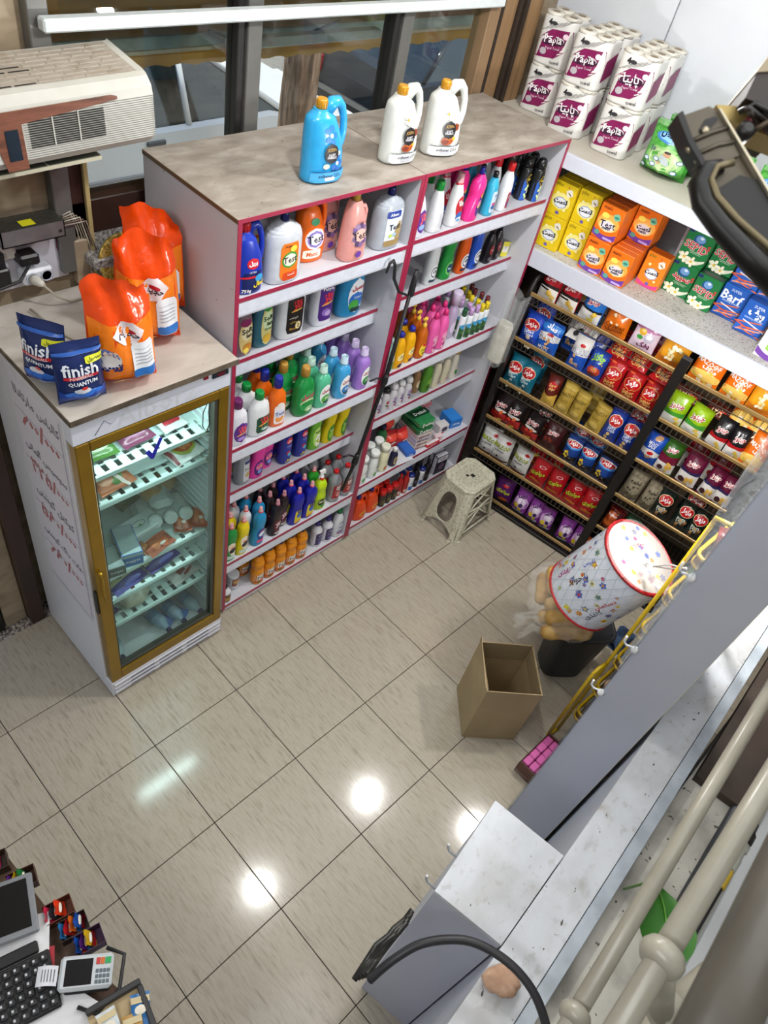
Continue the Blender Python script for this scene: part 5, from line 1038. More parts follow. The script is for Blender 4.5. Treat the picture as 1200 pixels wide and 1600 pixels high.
S2 = softener('d5d8d4', 'e8eae8', .088, flower(.42, .27, 'f0f0ec', 'e0b838', .2, .1) + flower(.0, .62, 'e8e4dc', 'd8a838', .12, .06) + [('o', 'b0501c', .05, .24, .34, .12), ('o', '7a2c14', -.05, .23, .2, .07), ('d', '8a3a18', .5, .44, .2, .1, .5), ('o', 'c8702c', .1, .28, .16, .05)] + blk() + [('r', 'e0e4e6', .12, .1, .96, .14), ('r', '30303a', .12, .17, .9, .01), ('r', 'b8bcc4', .05, .08, .3, .05), ('t', '50505c', 'softener 2.5 L', .15, .12, .6)])
SN = 'softener_jug'
put(S1, SN, 'large blue softener jug with gold cap standing alone on the shelving top', 'jug', (1.725, .085, TZ + .001), -.13)
put(S2, SN, 'large white softener jug with gold cap, nearer the blue jug', 'jug', (2.17, .10, TZ + .001), -.10, 'white softener jugs on the unit top')
put(S2, SN, 'large white softener jug with gold cap, farther from the blue jug', 'jug', (2.425, .085, TZ + .001), -.35, 'white softener jugs on the unit top')
def carton(name, label, cat, size, loc, rot, col, items=(), group=None, side=None, top=None, rough=.4):
    """printed card box, base centre at loc, front towards local -y"""
    w_, d_, h_ = size; key = (name, size, col, str(items), side, top)
    if key not in _CT:
        mb = MB(); mb.box(-w_/2, w_/2, -d_/2, d_/2, 0, h_, bv=.0025)
        mats = [M(col, rough, var=.04)]
        parts = [('box_body', mb.mesh('box_body', mats))]
        pr = list(items)
        parts += print_parts(lambda x, z: -d_/2, pr, w_/2, h_, e0=.0004, dz=.00012)
        if side or top:
            sb = MB()
            if side: sb.add([(-w_/2 - .0006, d_/2 - .004, .004), (-w_/2 - .0006, -d_/2 + .004, .004), (-w_/2 - .0006, -d_/2 + .004, h_ - .004), (-w_/2 - .0006, d_/2 - .004, h_ - .004)], [(0, 1, 2, 3)])
            if top: sb.add([(-w_/2 + .004, -d_/2 + .004, h_ + .0006), (w_/2 - .004, -d_/2 + .004, h_ + .0006), (w_/2 - .004, d_/2 - .004, h_ + .0006), (-w_/2 + .004, d_/2 - .004, h_ + .0006)], [(0, 1, 2, 3)], 1 if side else 0)
            parts.append(('printed_panel', sb.mesh('printed_panel', [M(c, rough) for c in (side, top) if c])))
        _CT[key] = parts
    return put(_CT[key], name, label, cat, loc, rot, group)
_CT = {}
def flatbag(name, label, cat, w_, h_, t_, col, items, loc, rot, group=None, seed=1, **k):
    key = (name, w_, h_, col, str(items), seed)
    if key not in _CT: _CT[key] = pouch(w_, h_, t_, col, items, seed, **k)
    return put(_CT[key], name, label, cat, loc, rot, group)
# ---------------------------------------------------------------- odd packs on the corner unit
flatbag('blister_pack', 'shiny navy and silver blister pack, left end of second shelf of corner unit', 'pack', .10, .25, .025, '14264f', [('o', 'c0c4cc', .3, .5, .5, .7, .1), ('o', '15181f', .3, .9, .4, .12), ('z', '1c3f8c', .05, .2, 0, 0)], (2.335, .10, 1.706), -.2, mat=M('1a2c5c', .15, .4))
flatbag('sachet_bag', 'red-brown glossy bag lying over small black bottles', 'bag', .16, .10, .035, '4c1216', [('t', 'd8a0a0', 'coffee', 0, .5, .4, 0, .03), ('z', '6a1a20', .3, .6, 0, 0)], (3.135, .10, 1.885), (math.radians(-20), 0, .1), mat=M('4a1317', .2))
carton('yellow_tag', 'yellow and white tag hanging from the black bottle pack, second shelf', 'tag', (.06, .002, .085), (3.235, .072, 1.706), (math.radians(-8), math.radians(14), -.1), 'dcd23c', [('r', 'e8e8e2', 0, .5, .8, .4), ('t', '222222', '!', 0, .6, .06)])
Z5 = .473
for k, (x, y, z, c, s) in enumerate(((2.655, .10, 0, 'a81c20', 1), (2.745, .08, 0, 'b42226', 2), (2.70, .20, 0, '9c1a20', 3), (2.665, .15, .10, 'c8322c', 4), (2.75, .17, .10, 'b8bcb8', 5), (2.81, .24, .0, 'aa2024', 6))):
    flatbag('sponge_bag', ['red glossy refill bag beside the green navy-capped bottle', 'red glossy refill bag leaning against the pale box stack', 'red glossy refill bag in the second row of the heap', 'red refill bag, topmost left of the heap', 'white refill bag lying on top of red bags', 'red glossy refill bag at the very back of the heap'][k], 'bag', .10, .13, .035, c, [('z', 'd84838' if k != 4 else 'd8d8d4', .5, .8, .05, 0), ('o', 'e8d8d0', .1, .35, .5, .22), ('t', '7a1418', 'شور', .1, .35, .3)], (x, y, Z5 + z), (math.radians(-12), 0, -.2 + .15*k), 'refill bags on the fifth shelf', seed=s)
for k in range(4):
    carton('flat_box', ['lowest', 'second lowest', 'second highest', 'topmost'][k] + ' pale flat box in stack on fifth shelf, corner unit', 'box', (.135, .20, .03), (2.845 + .002*k, .075, Z5 + .031*k), -.14 + .03*(k % 2), ['c9b9b4', 'cdbcb6', 'b8b4c4', 'c4b4b0'][k], [('t', '4a3a44', 'Dove', 0, .5, .5), ('r', '8a6a74', -.7, .5, .2, .6)], 'pale flat boxes on the fifth shelf', top='b0a4a8')
for k, (x, y, z, c, lb, tx) in enumerate(((2.85, .075, .124, '1d5c34', 'dark green film pack lying on the pale box stack', 'Dettol'), (2.855, .08, .174, '2c7a48', 'green film pack, topmost on the pale box stack', 'Dettol'), (2.985, .13, .0, 'c06474', 'pink film pack standing between green packs', 'Dettol'), (3.10, .18, .0, '287a46', 'green film pack leaning behind the blue box', 'Dettol'))):
    up = k > 1; mb = MB().box(-.07, .07, -.095, .095, 0, .048, bv=.012)
    t = empty('soap_pack', lb, 'pack', (x, y, Z5 + z), (math.radians(-70) if up else 0, 0, -.15 + .05*k) if up else (0, 0, -.15 + .08*k), 'soap packs on the fifth shelf')
    if up: t.location.z = Z5 + .10; t.location.y += .03
    obj('pack_body', mb, M(c, .2, var=.1, scale=25), t)
    lm = MB(); v_, f_, a_ = text(tx, .03); lm.add([(q[0]*.10, q[1]*.10, .0488) for q in v_], f_); lm.add([(q[0]*.10, -.0956, .024 + q[1]*.1) for q in v_], f_)
    obj('lettering', lm, M('e0e8e0', .4), t)
    obj('band', MB().box(-.071, .071, -.03, .03, .0482, .0486), M('0f3a22' if 'green' in lb else '8c1c38', .3), t)
carton('small_box', 'bright blue box at the right end of fifth shelf, corner unit', 'box', (.10, .12, .07), (3.205, .05, Z5), -.18, '1f72c4', [('t', 'e8f0ff', 'nivea', 0, .5, .6)], top='2a80d4')
carton('small_box', 'white box with dark oval in front of the blue box', 'box', (.085, .06, .07), (3.075, .025, Z5), -.15, 'd8d4d6', [('o', '2c2440', .1, .55, .6, .6), ('r', 'b03038', -.3, .15, .4, .2)])
carton('small_box', 'tiny pink and white box beside white oval box', 'box', (.06, .035, .04), (2.995, -.02, Z5), -.3, 'e0c8cc', [('o', 'd87088', 0, .5, .4, .5)])
carton('small_box', 'long red and white box at shelf edge, fifth shelf of corner unit', 'box', (.12, .03, .022), (2.925, -.0345, Z5), -.05, 'c42a34', [('t', 'f0e8e8', 'ساویز', 0, .5, .5)], top='d8dadc')
carton('small_box', 'blue box lying left of the pale box stack', 'box', (.075, .14, .03), (2.73, .03, Z5), -.2, '2a5cb0', [('t', 'e0e8f8', 'tea', 0, .5, .4)], top='2f66bc')
carton('paper_sheet', 'white paper sheet lying at the front of fifth shelf, corner unit', 'paper', (.13, .10, .002), (2.655, -.01, Z5), -.1, 'd4d6da')
for k in range(3):
    carton('hair_dye_box', ['first', 'second', 'third'][k] + ' dark and white box from the front, bottom shelf of corner unit', 'box', (.11, .038, .165), (3.125 + .01*k, -.02 + .045*k, .0965), -.08, '26243a', [('r', 'd4d2d8', .0, .84, .9, .28), ('t', '22202e', 'PURE', 0, .84, .5), ('o', '8a6a88', .1, .4, .5, .4)], 'dark boxes on the bottom shelf', side='c8c6d0', top='d0ced6')
# ---------------------------------------------------------------- pole, strap
po = empty('mop_pole', 'thin black pole leaning across the divider between shelving units', 'pole', (2.10, -.085, .80))
obj('shaft', MB().tube([(-.075, -.012, -.19), (.0, -.008, .0), (.11, .0, .54), (.16, .0, 1.16)], [.009, .011, .012, .009], 10), M('17171a', .4), po)
obj('grip', MB().lathe([(.014, 0), (.019, .02), (.016, .06), (.012, .08)], 10, X=Matrix.Translation((-.012, -.009, -.02)) @ Matrix.Rotation(.2, 4, 'Y')), M('111113', .5), po)
obj('bracket', MB().tube([(-.02, -.01, .05), (-.06, .0, .075), (-.095, .01, .07)], .006, 6), M('151517', .5), po)
obj('grip', MB().lathe([(.013, 0), (.018, .02), (.016, .05), (.012, .07)], 10, X=Matrix.Translation((.105, 0, .5)) @ Matrix.Rotation(.1, 4, 'Y')), M('111113', .5), po)
obj('bracket', MB().tube([(.10, .0, .54), (.05, .01, .56), (.01, .02, .55)], .005, 6), M('151517', .5), po)
obj('grip', MB().lathe([(.012, 0), (.017, .015), (.014, .10), (.009, .14)], 10, X=Matrix.Translation((.155, 0, 1.02)) @ Matrix.Rotation(.05, 4, 'Y')), M('1c1c20', .5), po)
obj('black_strap', MB().tube([(2.045, -.083, 2.00), (2.055, -.084, 2.045), (2.075, -.086, 2.055), (2.09, -.088, 2.03), (2.10, -.09, 1.96), (2.15, -.095, 1.88), (2.215, -.098, 1.845)], [.005, .007, .008, .008, .008, .007, .006], 6), M('1a1a1d', .5), label='short black strap curling from the divider onto the price strip', cat='strap')
# ---------------------------------------------------------------- detergent bags on the fridge
OB = 'e2470c'
big = [('z', 'ea7a18', .05, .62, .0, .08), ('z', 'd83a0a', .0, .06, .02, 0), ('o', 'e8e0d8', -.62, .33, .42, .20), ('o', '6c7cc0', -.62, .35, .36, .16), ('o', 'e8e4e0', -.55, .31, .34, .13), ('t', '1b2668', 'تست', -.6, .26, .42, .0, .06), ('d', 'e4d8da', .12, .55, .5, .2, .0), ('o', 'b0202c', .12, .57, .22, .04, -.4), ('t', '34182c', 'حجیم', .12, .52, .3, -.3, .03), ('t', 'f4d8c0', 'Test', -.6, .4, .3, 0, .02), ('r', 'e4e6ea', .5, .30, .36, .33), ('r', '2a6cb8', .5, .18, .36, .08), ('r', 'c8ccd2', .5, .40, .28, .01), ('r', '9a9ea8', .5, .36, .28, .008), ('r', '9a9ea8', .5, .33, .28, .008), ('r', '9a9ea8', .5, .3, .28, .008), ('r', '9a9ea8', .5, .27, .28, .008), ('o', 'f0c060', -.2, .12, .3, .03)]
for k, (x, y, rz, hh, lean, lb) in enumerate(((.755, -.045, -.25, .40, .02, 'orange detergent bag in front, nearest the blue pouches'), (.965, .12, -.35, .43, .05, 'tall orange detergent bag standing in the middle of three'), (1.105, .30, -.6, .41, .03, 'orange detergent bag touching the shelving unit side'))):
    flatbag('detergent_bag', lb, 'bag', .235, hh, .082, OB, big, (x, y, 1.902), (math.radians(-3), 0, rz), 'orange detergent bags on the fridge', seed=11 + k, crimp=.02, fold=.10, rough=.2, flat_bottom=True, droop=.62)
fin = [('z', '1c3f94', .04, .2, 0, .06), ('o', '2f6cc8', .0, .22, .8, .10), ('r', 'c81f2c', -.05, .5, .72, .05), ('t', 'e8ecf4', 'finish', -.05, .62, .74, -.02, .02), ('t', 'f0d8d8', 'POWERBALL', -.05, .5, .5), ('t', 'e8ecf4', 'QUANTUM', -.02, .405, .62, -.02, .03), ('r', 'd8dc30', .62, .74, .42, .1), ('t', '1a1a1a', 'محصول', .62, .74, .32), ('o', 'd0d4dc', -.1, .29, .34, .09), ('o', 'c83428', -.02, .33, .14, .05), ('r', '2f5cae', .1, .86, 1.4, .05), ('t', 'b8c8e8', 'TABLETS', .3, .14, .3)]
flatbag('dishwasher_pouch', 'blue dishwasher tablet pouch facing out at the fridge front edge', 'pouch', .165, .235, .04, '1a2a5e', fin, (.578, -.075, 1.902), (math.radians(-3), 0, -.15), 'blue dishwasher pouches', seed=21, flat_bottom=True, crimp=.015, rough=.25)
flatbag('dishwasher_pouch', 'blue dishwasher tablet pouch turned sideways behind the other', 'pouch', .165, .25, .04, '1a2a5e', fin, (.528, .065, 1.902), (math.radians(-3), 0, -1.0), 'blue dishwasher pouches', seed=22, flat_bottom=True, crimp=.015, rough=.25)
# ================================================================ shelves on the right wall
rs = empty('wall_shelf', 'white two-level wall shelf above the snack rack', 'shelf', (CX, CY, 0), RZ)
speck = M2('flaked_shelf_top', [(.3, 'b9b8b2'), (.7, 'cbcac5')], 5, .6, spots=[('8f8b82', 110, .57)])
for z0, z1, nm in ((2.262, 2.337, 'upper'), (1.702, 1.805, 'lower')):
    b = obj('shelf_board', MB().box(-.60, 2.4, .0, .615, z0 if nm == 'upper' else z1 - .03, z1, bv=.002), M2('cream_shelf', [(.3, 'b5afa2'), (.7, 'c6c1b6')], 4, .55) if nm == 'upper' else speck, rs)
    obj('front_edge', MB().box(-.0, 2.4, -.004, .016, z0, z1 + .0005, bv=.002), M('cdd2de', .35, var=.02), b)
for s_ in (-.6, .70, 2.38): obj('divider', MB().box(s_, s_ + .018, .30 if s_ == .70 else .03, .61, 1.806, 2.2615), white_board, rs)
# paper towel packs, four rolls each
def towel_pack(word, fw=.205, hh=.225):
    r = .052; parts = []; rolls = MB()
    film = MB(); hw = fw/2; R0 = .05
    out = []
    for k in range(44):                       # rounded wrapper round four rolls
        t = 2*PI*k/44; cs, sn = math.cos(t), math.sin(t)
        px_, py_ = math.copysign(abs(cs)**.45, cs)*hw, math.copysign(abs(sn)**.45, sn)*hw
        if abs(py_) > hw*.7: py_ -= math.copysign(.007*math.exp(-(px_/.022)**2), py_)
        if abs(px_) > hw*.7: px_ -= math.copysign(.007*math.exp(-(py_/.022)**2), px_)
        out.append((px_, py_))
    film.loft([[(x*.985, y*.985, .0) for x, y in out], [(x, y, .01) for x, y in out], [(x*1.0, y, hh*.5) for x, y in out], [(x, y, hh - .012) for x, y in out], [(x*.96, y*.96, hh) for x, y in out]])
    parts.append(('wrapper', film.mesh('wrapper', M('d9d8d4', .35, var=.03))))
    for sx in (-1, 1):
        for sy in (-1, 1):
            parts.append(('roll', MB().lathe([(.049, hh - .004), (.049, hh + .008), (.046, hh + .011), (.02, hh + .009), (.0185, hh + .0095), (.018, hh - .02)], 20, c=(sx*hw*.5, sy*hw*.5)).mesh('roll', M('d3cfc4', .8, var=.04))))
            parts.append(('core', MB().lathe([(.021, hh + .0102), (.021, hh + .0106), (.0165, hh + .0106), (.0165, hh - .02)], 16, c=(sx*hw*.5, sy*hw*.5)).mesh('core', M('8b7c68', .8)), len(parts) - 1))
    a = hw
    def sf(x, z): return -hw*(1 - min(abs(x)/hw, .96)**4.44)**(1/4.44) + .007*math.exp(-(x/.022)**2) - .0006
    items = [('l', '7c1450', .02, .46, .97, .58, .14), ('o', '2a1028', .02, .515, .66, .20, .15), ('o', 'e4dfe2', .0, .53, .62, .18, .15), ('o', '3c1030', .01, .52, .59, .16, .15), ('t', 'f4f0f2', word, 0, .53, .5 if word == 'Papia' else .4, .15, .012), ('t', 'd8c0cc', 'Paper Towel', .08, .37, .4, .15, .01), ('o', 'b0aab0', -.4, .27, .18, .15), ('o', 'e8d0dc', .62, .68, .14, .12), ('t', '1c1c20', '4', -.42, .87, .1, .1, .04), ('o', '2c2a2e', -.2, .86, .16, .08), ('t', '4a4648', 'towel', .4, .12, .26, .15)]
    for q in range(5): items.append(('r', '3a373a', -.45 + q*.26, .76 + q*.045, .5, .007, .55))
    parts += print_parts(sf, items, a, hh)
    lat = MB(); lat.box(-hw - .001, -hw + .001, -hw*.7, hw*.3, hh*.2, hh*.62); 
    parts.append(('side_print', MB().add([(hw + .0006, -hw*.65, hh*.18), (hw + .0006, hw*.5, hh*.3), (hw + .0006, hw*.5, hh*.75), (hw + .0006, -hw*.65, hh*.62)], [(0, 1, 2, 3)]).mesh('side_print', M('7c1450', .35))))
    return parts
TPa = towel_pack('Papia'); TPb = towel_pack('پاپیا')
zz = 2.338
for k, (s_, d_, lv, P_, rz_, lb) in enumerate(((-.375, .425, 0, TPa, 0, 'paper towel pack at the window end, lower of two'), (-.375, .425, 1, TPa, 0, 'paper towel pack at the window end, upper of two'),
        (-.125, .305, 0, TPb, .0, 'paper towel pack in the middle stack, lower of two'), (-.125, .31, 1, TPa, 0, 'paper towel pack in the middle stack, upper of two'),
        (.15, .292, 0, TPa, 0, 'paper towel pack beside the green diapers, lower of two'), (.145, .292, 1, TPb, .02, 'paper towel pack beside the green diapers, upper of two'),
        (-.115, .516, 1, TPa, 0, 'paper towel pack in the back row behind middle stack'), (.15, .508, 1, TPb, 0, 'paper towel pack in the back row behind diaper-side stack'), (-.115, .516, 0, TPa, 0, 'paper towel pack at the bottom of back row, middle'), (.15, .508, 0, TPb, 0, 'paper towel pack at the bottom of back row, diaper side'))):
    put(P_, 'paper_towel_pack', lb, 'paper towels', RW(s_, d_, zz + lv*.238), RZ + rz_, 'paper towel packs on the upper wall shelf')
dia = [('r', '4f9f42', 0, .5, .9, .96), ('o', '8cba72', .0, .38, .82, .56), ('o', 'b8d09c', .0, .38, .66, .44), ('o', '3c7ab8', -.1, .78, .62, .2), ('o', '7fb4dc', -.1, .79, .5, .14), ('t', '14284c', 'مولفیکس', .05, .83, .6, -.05, .05), ('o', 'c09878', .1, .5, .16, .1), ('o', '2c2220', .1, .55, .14, .05), ('o', 'b8c4c8', .05, .38, .26, .16, -.5), ('o', 'c8a284', -.16, .3, .1, .05)]
for q, (dx, dz) in enumerate(((.68, .62), (.7, .42), (.6, .2), (-.3, .36), (-.36, .24), (-.72, .3), (-.78, .14))): dia += [('o', '2a4f98', dx, dz, .13, .085), ('o', 'd0e4ec', dx, dz, .10, .066)]
dia += [('t', '1c3c6c', '30', -.6, .52, .12), ('o', 'e8f0e8', -.82, .07, .1, .06)]
for k, (s_, d_, rz_, lb) in enumerate(((.455, .27, .0, 'green diaper pack with baby picture beside the paper towels'), (.735, .26, .02, 'green diaper pack half hidden by the dark metal bracket'), (1.03, .24, .0, 'green diaper pack beyond the dark metal bracket'), (.47, .42, 0, 'green diaper pack in the second row on upper wall shelf'))):
    r_ = flatbag('diaper_pack', lb, 'diapers', .25, .235, .075, '3f9434', dia, RW(s_, d_, 2.338), RZ + rz_, 'green diaper packs on the upper wall shelf', seed=31, flat_bottom=True, crimp=.012, rough=.22)
    obj('top_flap', MB().grid(lambda u, v: (-.115 + .23*u, -.03 + .06*v - .02*math.sin(u*9), .225 + .022*math.sin(PI*v) + .003*math.sin(u*9)), 14, 5), MFILM('green_film', '86b87c', .6), r_)
# boxes on the lower shelf
BW, BH, BD = .138, .185, .054
yel = [('o', 'f2e68c', .0, .46, .8, .5), ('o', '9aa8c8', .0, .42, .56, .34), ('o', 'e8ecf2', .0, .42, .48, .28), ('t', '12122a', 'تست', .0, .46, .6, .1, .05), ('d', 'e8e4d8', .5, .76, .34, .22, -.3), ('o', '7c6a3c', .52, .74, .18, .04, -.5), ('o', 'c83a2c', .3, .9, .06, .04), ('t', '9c8418', 'plus', -.5, .9, .3), ('o', '6a5aa8', .0, .12, .16, .1), ('o', 'f8f0b0', -.45, .66, .12, .08), ('o', 'fff6c0', .5, .25, .1, .07)]
ora = [('z', '6c3ca0', .0, .14, .08, .12), ('o', 'f4b050', .0, .5, .9, .5), ('o', 'f0d890', .0, .42, .68, .36), ('o', 'e8e0e8', .0, .42, .56, .28), ('t', '14142a', 'تست', .0, .46, .58, .1, .05), ('t', '14142a', 'matic', .0, .35, .34, .1, .04), ('d', '7cc0a0', .5, .74, .34, .2, -.3), ('o', '3c8a78', .5, .73, .2, .08), ('o', 'f8e060', -.4, .68, .3, .16), ('t', '7c2a10', 'matic', -.4, .9, .36), ('o', '5ca090', -.6, .16, .22, .14), ('r', 'c0a8e0', .4, .07, .4, .06)]
oraT = [i if not (i[0] == 't' and i[2] == 'تست') else ('t', '14142a', 'Test', 0, .46, .66, .1, .012) for i in ora]
orp = [('z', 'd8408c', .0, .08, .05, .1)] + [i for i in yel if i[0] != 'o' or i[1] not in ('f2e68c',)]
grn = [('z', 'd8dcc8', .0, .14, .20, .12), ('o', '14508c', .0, .74, .42, .3), ('o', '6f9cd0', .05, .76, .34, .22), ('o', 'd8e8f4', .1, .8, .14, .08), ('t', 'e8e0e0', 'SEPID', .0, .52, .92, -.08, .045), ('t', 'c41a28', 'SEPID', .0, .52, .9, -.08, .012), ('t', 'd03038', 'S', .82, .62, .12, 0, .04), ('r', 'c8dcc8', .1, .38, .5, .012), ('r', 'c8dcc8', .12, .34, .4, .012), ('r', '1c2c64', -.8, .92, .2, .09)] + flower(-.5, .16, 'f2eed8', 'e0c040', .24, .11) + flower(.1, .1, 'f2eed8', 'e0c040', .22, .1)
grnF = [i if not (i[0] == 't' and i[2] == 'SEPID') else ('t', i[1], 'سپید', 0, .52, .7 if i[1] != 'c41a28' else .68, -.08, .07 if i[1] != 'c41a28' else .03) for i in grn]
blu = [('t', 'e8ecf4', 'Barf', -.1, .66, .8, -.05, .025), ('t', 'd0dcf0', 'SUPER', .0, .86, .4), ('t', 'b0c8e8', 'washing powder', .0, .5, .7)] + [('r', c, x, z, .9, .035, r_) for c, x, z, r_ in (('d8652c', -.2, .38, .25), ('e8e0e0', .2, .33, -.2), ('d8652c', .3, .26, .2), ('c84a24', -.3, .22, -.2), ('e8a080', .0, .16, .22), ('d8652c', .2, .1, -.15), ('1a3c80', -.1, .05, .1))]
bluF = [i if not (i[0] == 't' and i[2] == 'Barf') else ('t', i[1], 'برف', 0, .66, .6, -.05, .07) for i in blu]
wpk = [('t', 'b01a50', 'USANA', 0, .74, .9, -.05, .02), ('z', '6a3c98', 0, .14, .1, .14), ('d', '8cb850', .1, .42, .7, .5, .6), ('d', 'e8e0f0', .2, .42, .4, .3, .6)]
zb = 1.806
def file_boxes(kind, nm_, col, items, s0, d0, n, lv, group, side, top, first=None, w_=BW, h_=BH, dep=BD, gap=.0035, back='behind it'):
    for k in range(n):
        lb = f'{nm_}, {ORD[k]} from the front' if n > 1 else nm_
        carton(kind, lb, 'box', (w_, dep, h_), RW(s0 + w_/2, d0 + dep/2 + k*(dep + gap), zb + lv*(BH + .0015)), RZ, col, items if k == 0 or True else (), group, side, top)
YG = 'yellow powder boxes on the lower wall shelf'; OG = 'orange powder boxes on the lower wall shelf'; GG = 'green powder boxes on the lower wall shelf'; BG = 'blue powder boxes on the lower wall shelf'
Y = 'e0c214'
file_boxes('powder_box', 'yellow powder box, lower tier, file next to the bottles', Y, yel, -.006, .064, 4, 0, YG, 'c8ac12', 'd4b616'); file_boxes('powder_box', 'yellow powder box, upper tier, file next to the bottles', Y, yel, -.006, .066, 4, 1, YG, 'c8ac12', 'd4b616')
file_boxes('powder_box', 'yellow powder box, lower tier, file next to orange', Y, yel, .138, .096, 4, 0, YG, 'c8ac12', 'd4b616', w_=.134); file_boxes('powder_box', 'yellow powder box, upper tier, file next to orange', Y, yel, .138, .096, 4, 1, YG, 'c8ac12', 'd4b616', w_=.134)
O = 'e87212'
file_boxes('powder_box', 'orange powder box, lower tier, file next to yellow', O, ora, .29, .045, 5, 0, OG, 'd8620e', 'd9640f'); file_boxes('powder_box', 'orange powder box with Latin lettering, upper tier', O, oraT, .29, .058, 5, 1, OG, 'd8620e', 'd9640f')
file_boxes('powder_box', 'orange powder box, lower tier, file away from yellow', O, ora, .436, .04, 6, 0, OG, 'd8c8b8', 'd9640f'); file_boxes('powder_box', 'orange powder box, upper tier, set far back', O, ora, .436, .222, 3, 1, OG, 'd8c8b8', 'd9640f')
file_boxes('powder_box', 'orange-pink powder box standing apart beside the green boxes', 'e8821c', orp, .592, .19, 1, 0, OG, 'd8781a', 'd9640f', h_=.195, w_=.13, dep=.075)
G = '14743a'
file_boxes('powder_box', 'green powder box, lower tier, Persian lettering', G, grnF, .722, .27, 2, 0, GG, '106030', '2a4a44', w_=.15); file_boxes('powder_box', 'green powder box, lower tier, beside the blue boxes', G, grn, .878, .245, 2, 0, GG, '106030', '2a4a44', w_=.135)
file_boxes('powder_box', 'green powder box, upper tier, beside the divider', G, grn, .722, .262, 2, 1, GG, '106030', '2a4a44', w_=.15); file_boxes('powder_box', 'green powder box, upper tier, beside the blue boxes', G, grn, .878, .322, 1, 1, GG, '106030', '2a4a44', w_=.14)
BB = '1558b4'
file_boxes('powder_box', 'blue powder box, lower tier, beside green', BB, blu, 1.02, .285, 2, 0, BG, '124a98', '1862c0', w_=.145); file_boxes('powder_box', 'blue powder box, lower tier, Persian lettering', BB, bluF, 1.17, .222, 2, 0, BG, '124a98', '1862c0', w_=.145)
file_boxes('powder_box', 'blue powder box, upper tier, beside green', BB, blu, 1.03, .282, 2, 1, BG, '124a98', '1862c0', w_=.145); file_boxes('powder_box', 'blue powder box, upper tier, far from green', BB, blu, 1.18, .282, 1, 1, BG, '124a98', '1862c0', w_=.145)
file_boxes('powder_box', 'white powder box with violet base and green leaf', 'dcdce0', wpk, 1.335, .07, 1, 0, None, 'c8b8d0', 'd0d0d4', w_=.15, h_=.2)
# ================================================================ snack rack
RKM = M('191716', .45, .3); GOLDR = M2('brass_rail', [(.3, '8a6f42'), (.7, 'a88a58')], 8, .35, (1, 1, 1), metal=.4)
ST = [1.60, 1.30, .985, .685, .385, .065]
rk = empty('snack_rack', 'black metal two-bay snack rack with brass-coloured shelf rails', 'rack', (CX, CY, 0), RZ)
for s_, zt, w_ in ((.105, 1.55, .03), (1.055, 1.695, .055), (1.70, 1.695, .05)):
    obj('upright', MB().box(s_, s_ + w_, -.095, -.055, .001, zt, bv=.003), RKM, rk)
    obj('upright', MB().box(s_, s_ + w_, .30, .33, .001, 1.695, bv=.003), RKM, rk)
obj('top_bend', MB().tube([(.12, -.075, 1.53), (.12, -.065, 1.60), (.12, -.03, 1.66), (.12, .05, 1.69)], .014, 8), RKM, rk)
obj('base_plinth', MB().box(.105, 1.75, -.10, .33, .0, .028, bv=.004), RKM, rk)
obj('side_panel', MB().box(.106, .11, -.055, .31, .03, 1.6), M('221e1b', .5), rk)
wire = M('5f5a52', .35, .6)
for b, (s0, s1) in enumerate(((.135, 1.055), (1.11, 1.70))):
    for i, z in enumerate(ST):
        obj('shelf_rail', MB().box(s0, s1, -.088, -.076, z - .012, z + .012, bv=.003), GOLDR, rk)
        m = MB(); n = int((s1 - s0)/.03)
        for k in range(n + 1): s_ = s0 + (s1 - s0)*k/n; m.box(s_ - .0012, s_ + .0012, -.08, -.0775, z - .062, z - .012); m.box(s_ - .0012, s_ + .0012, -.08, .30, z - .0635, z - .061)
        m.box(s0, s1, -.081, -.077, z - .064, z - .060); m.box(s0, s1, .1, .104, z - .066, z - .0635); m.box(s0, s1, .29, .30, z - .066, z - .06)
        obj('wire_shelf', m, wire, rk, kind='stuff')
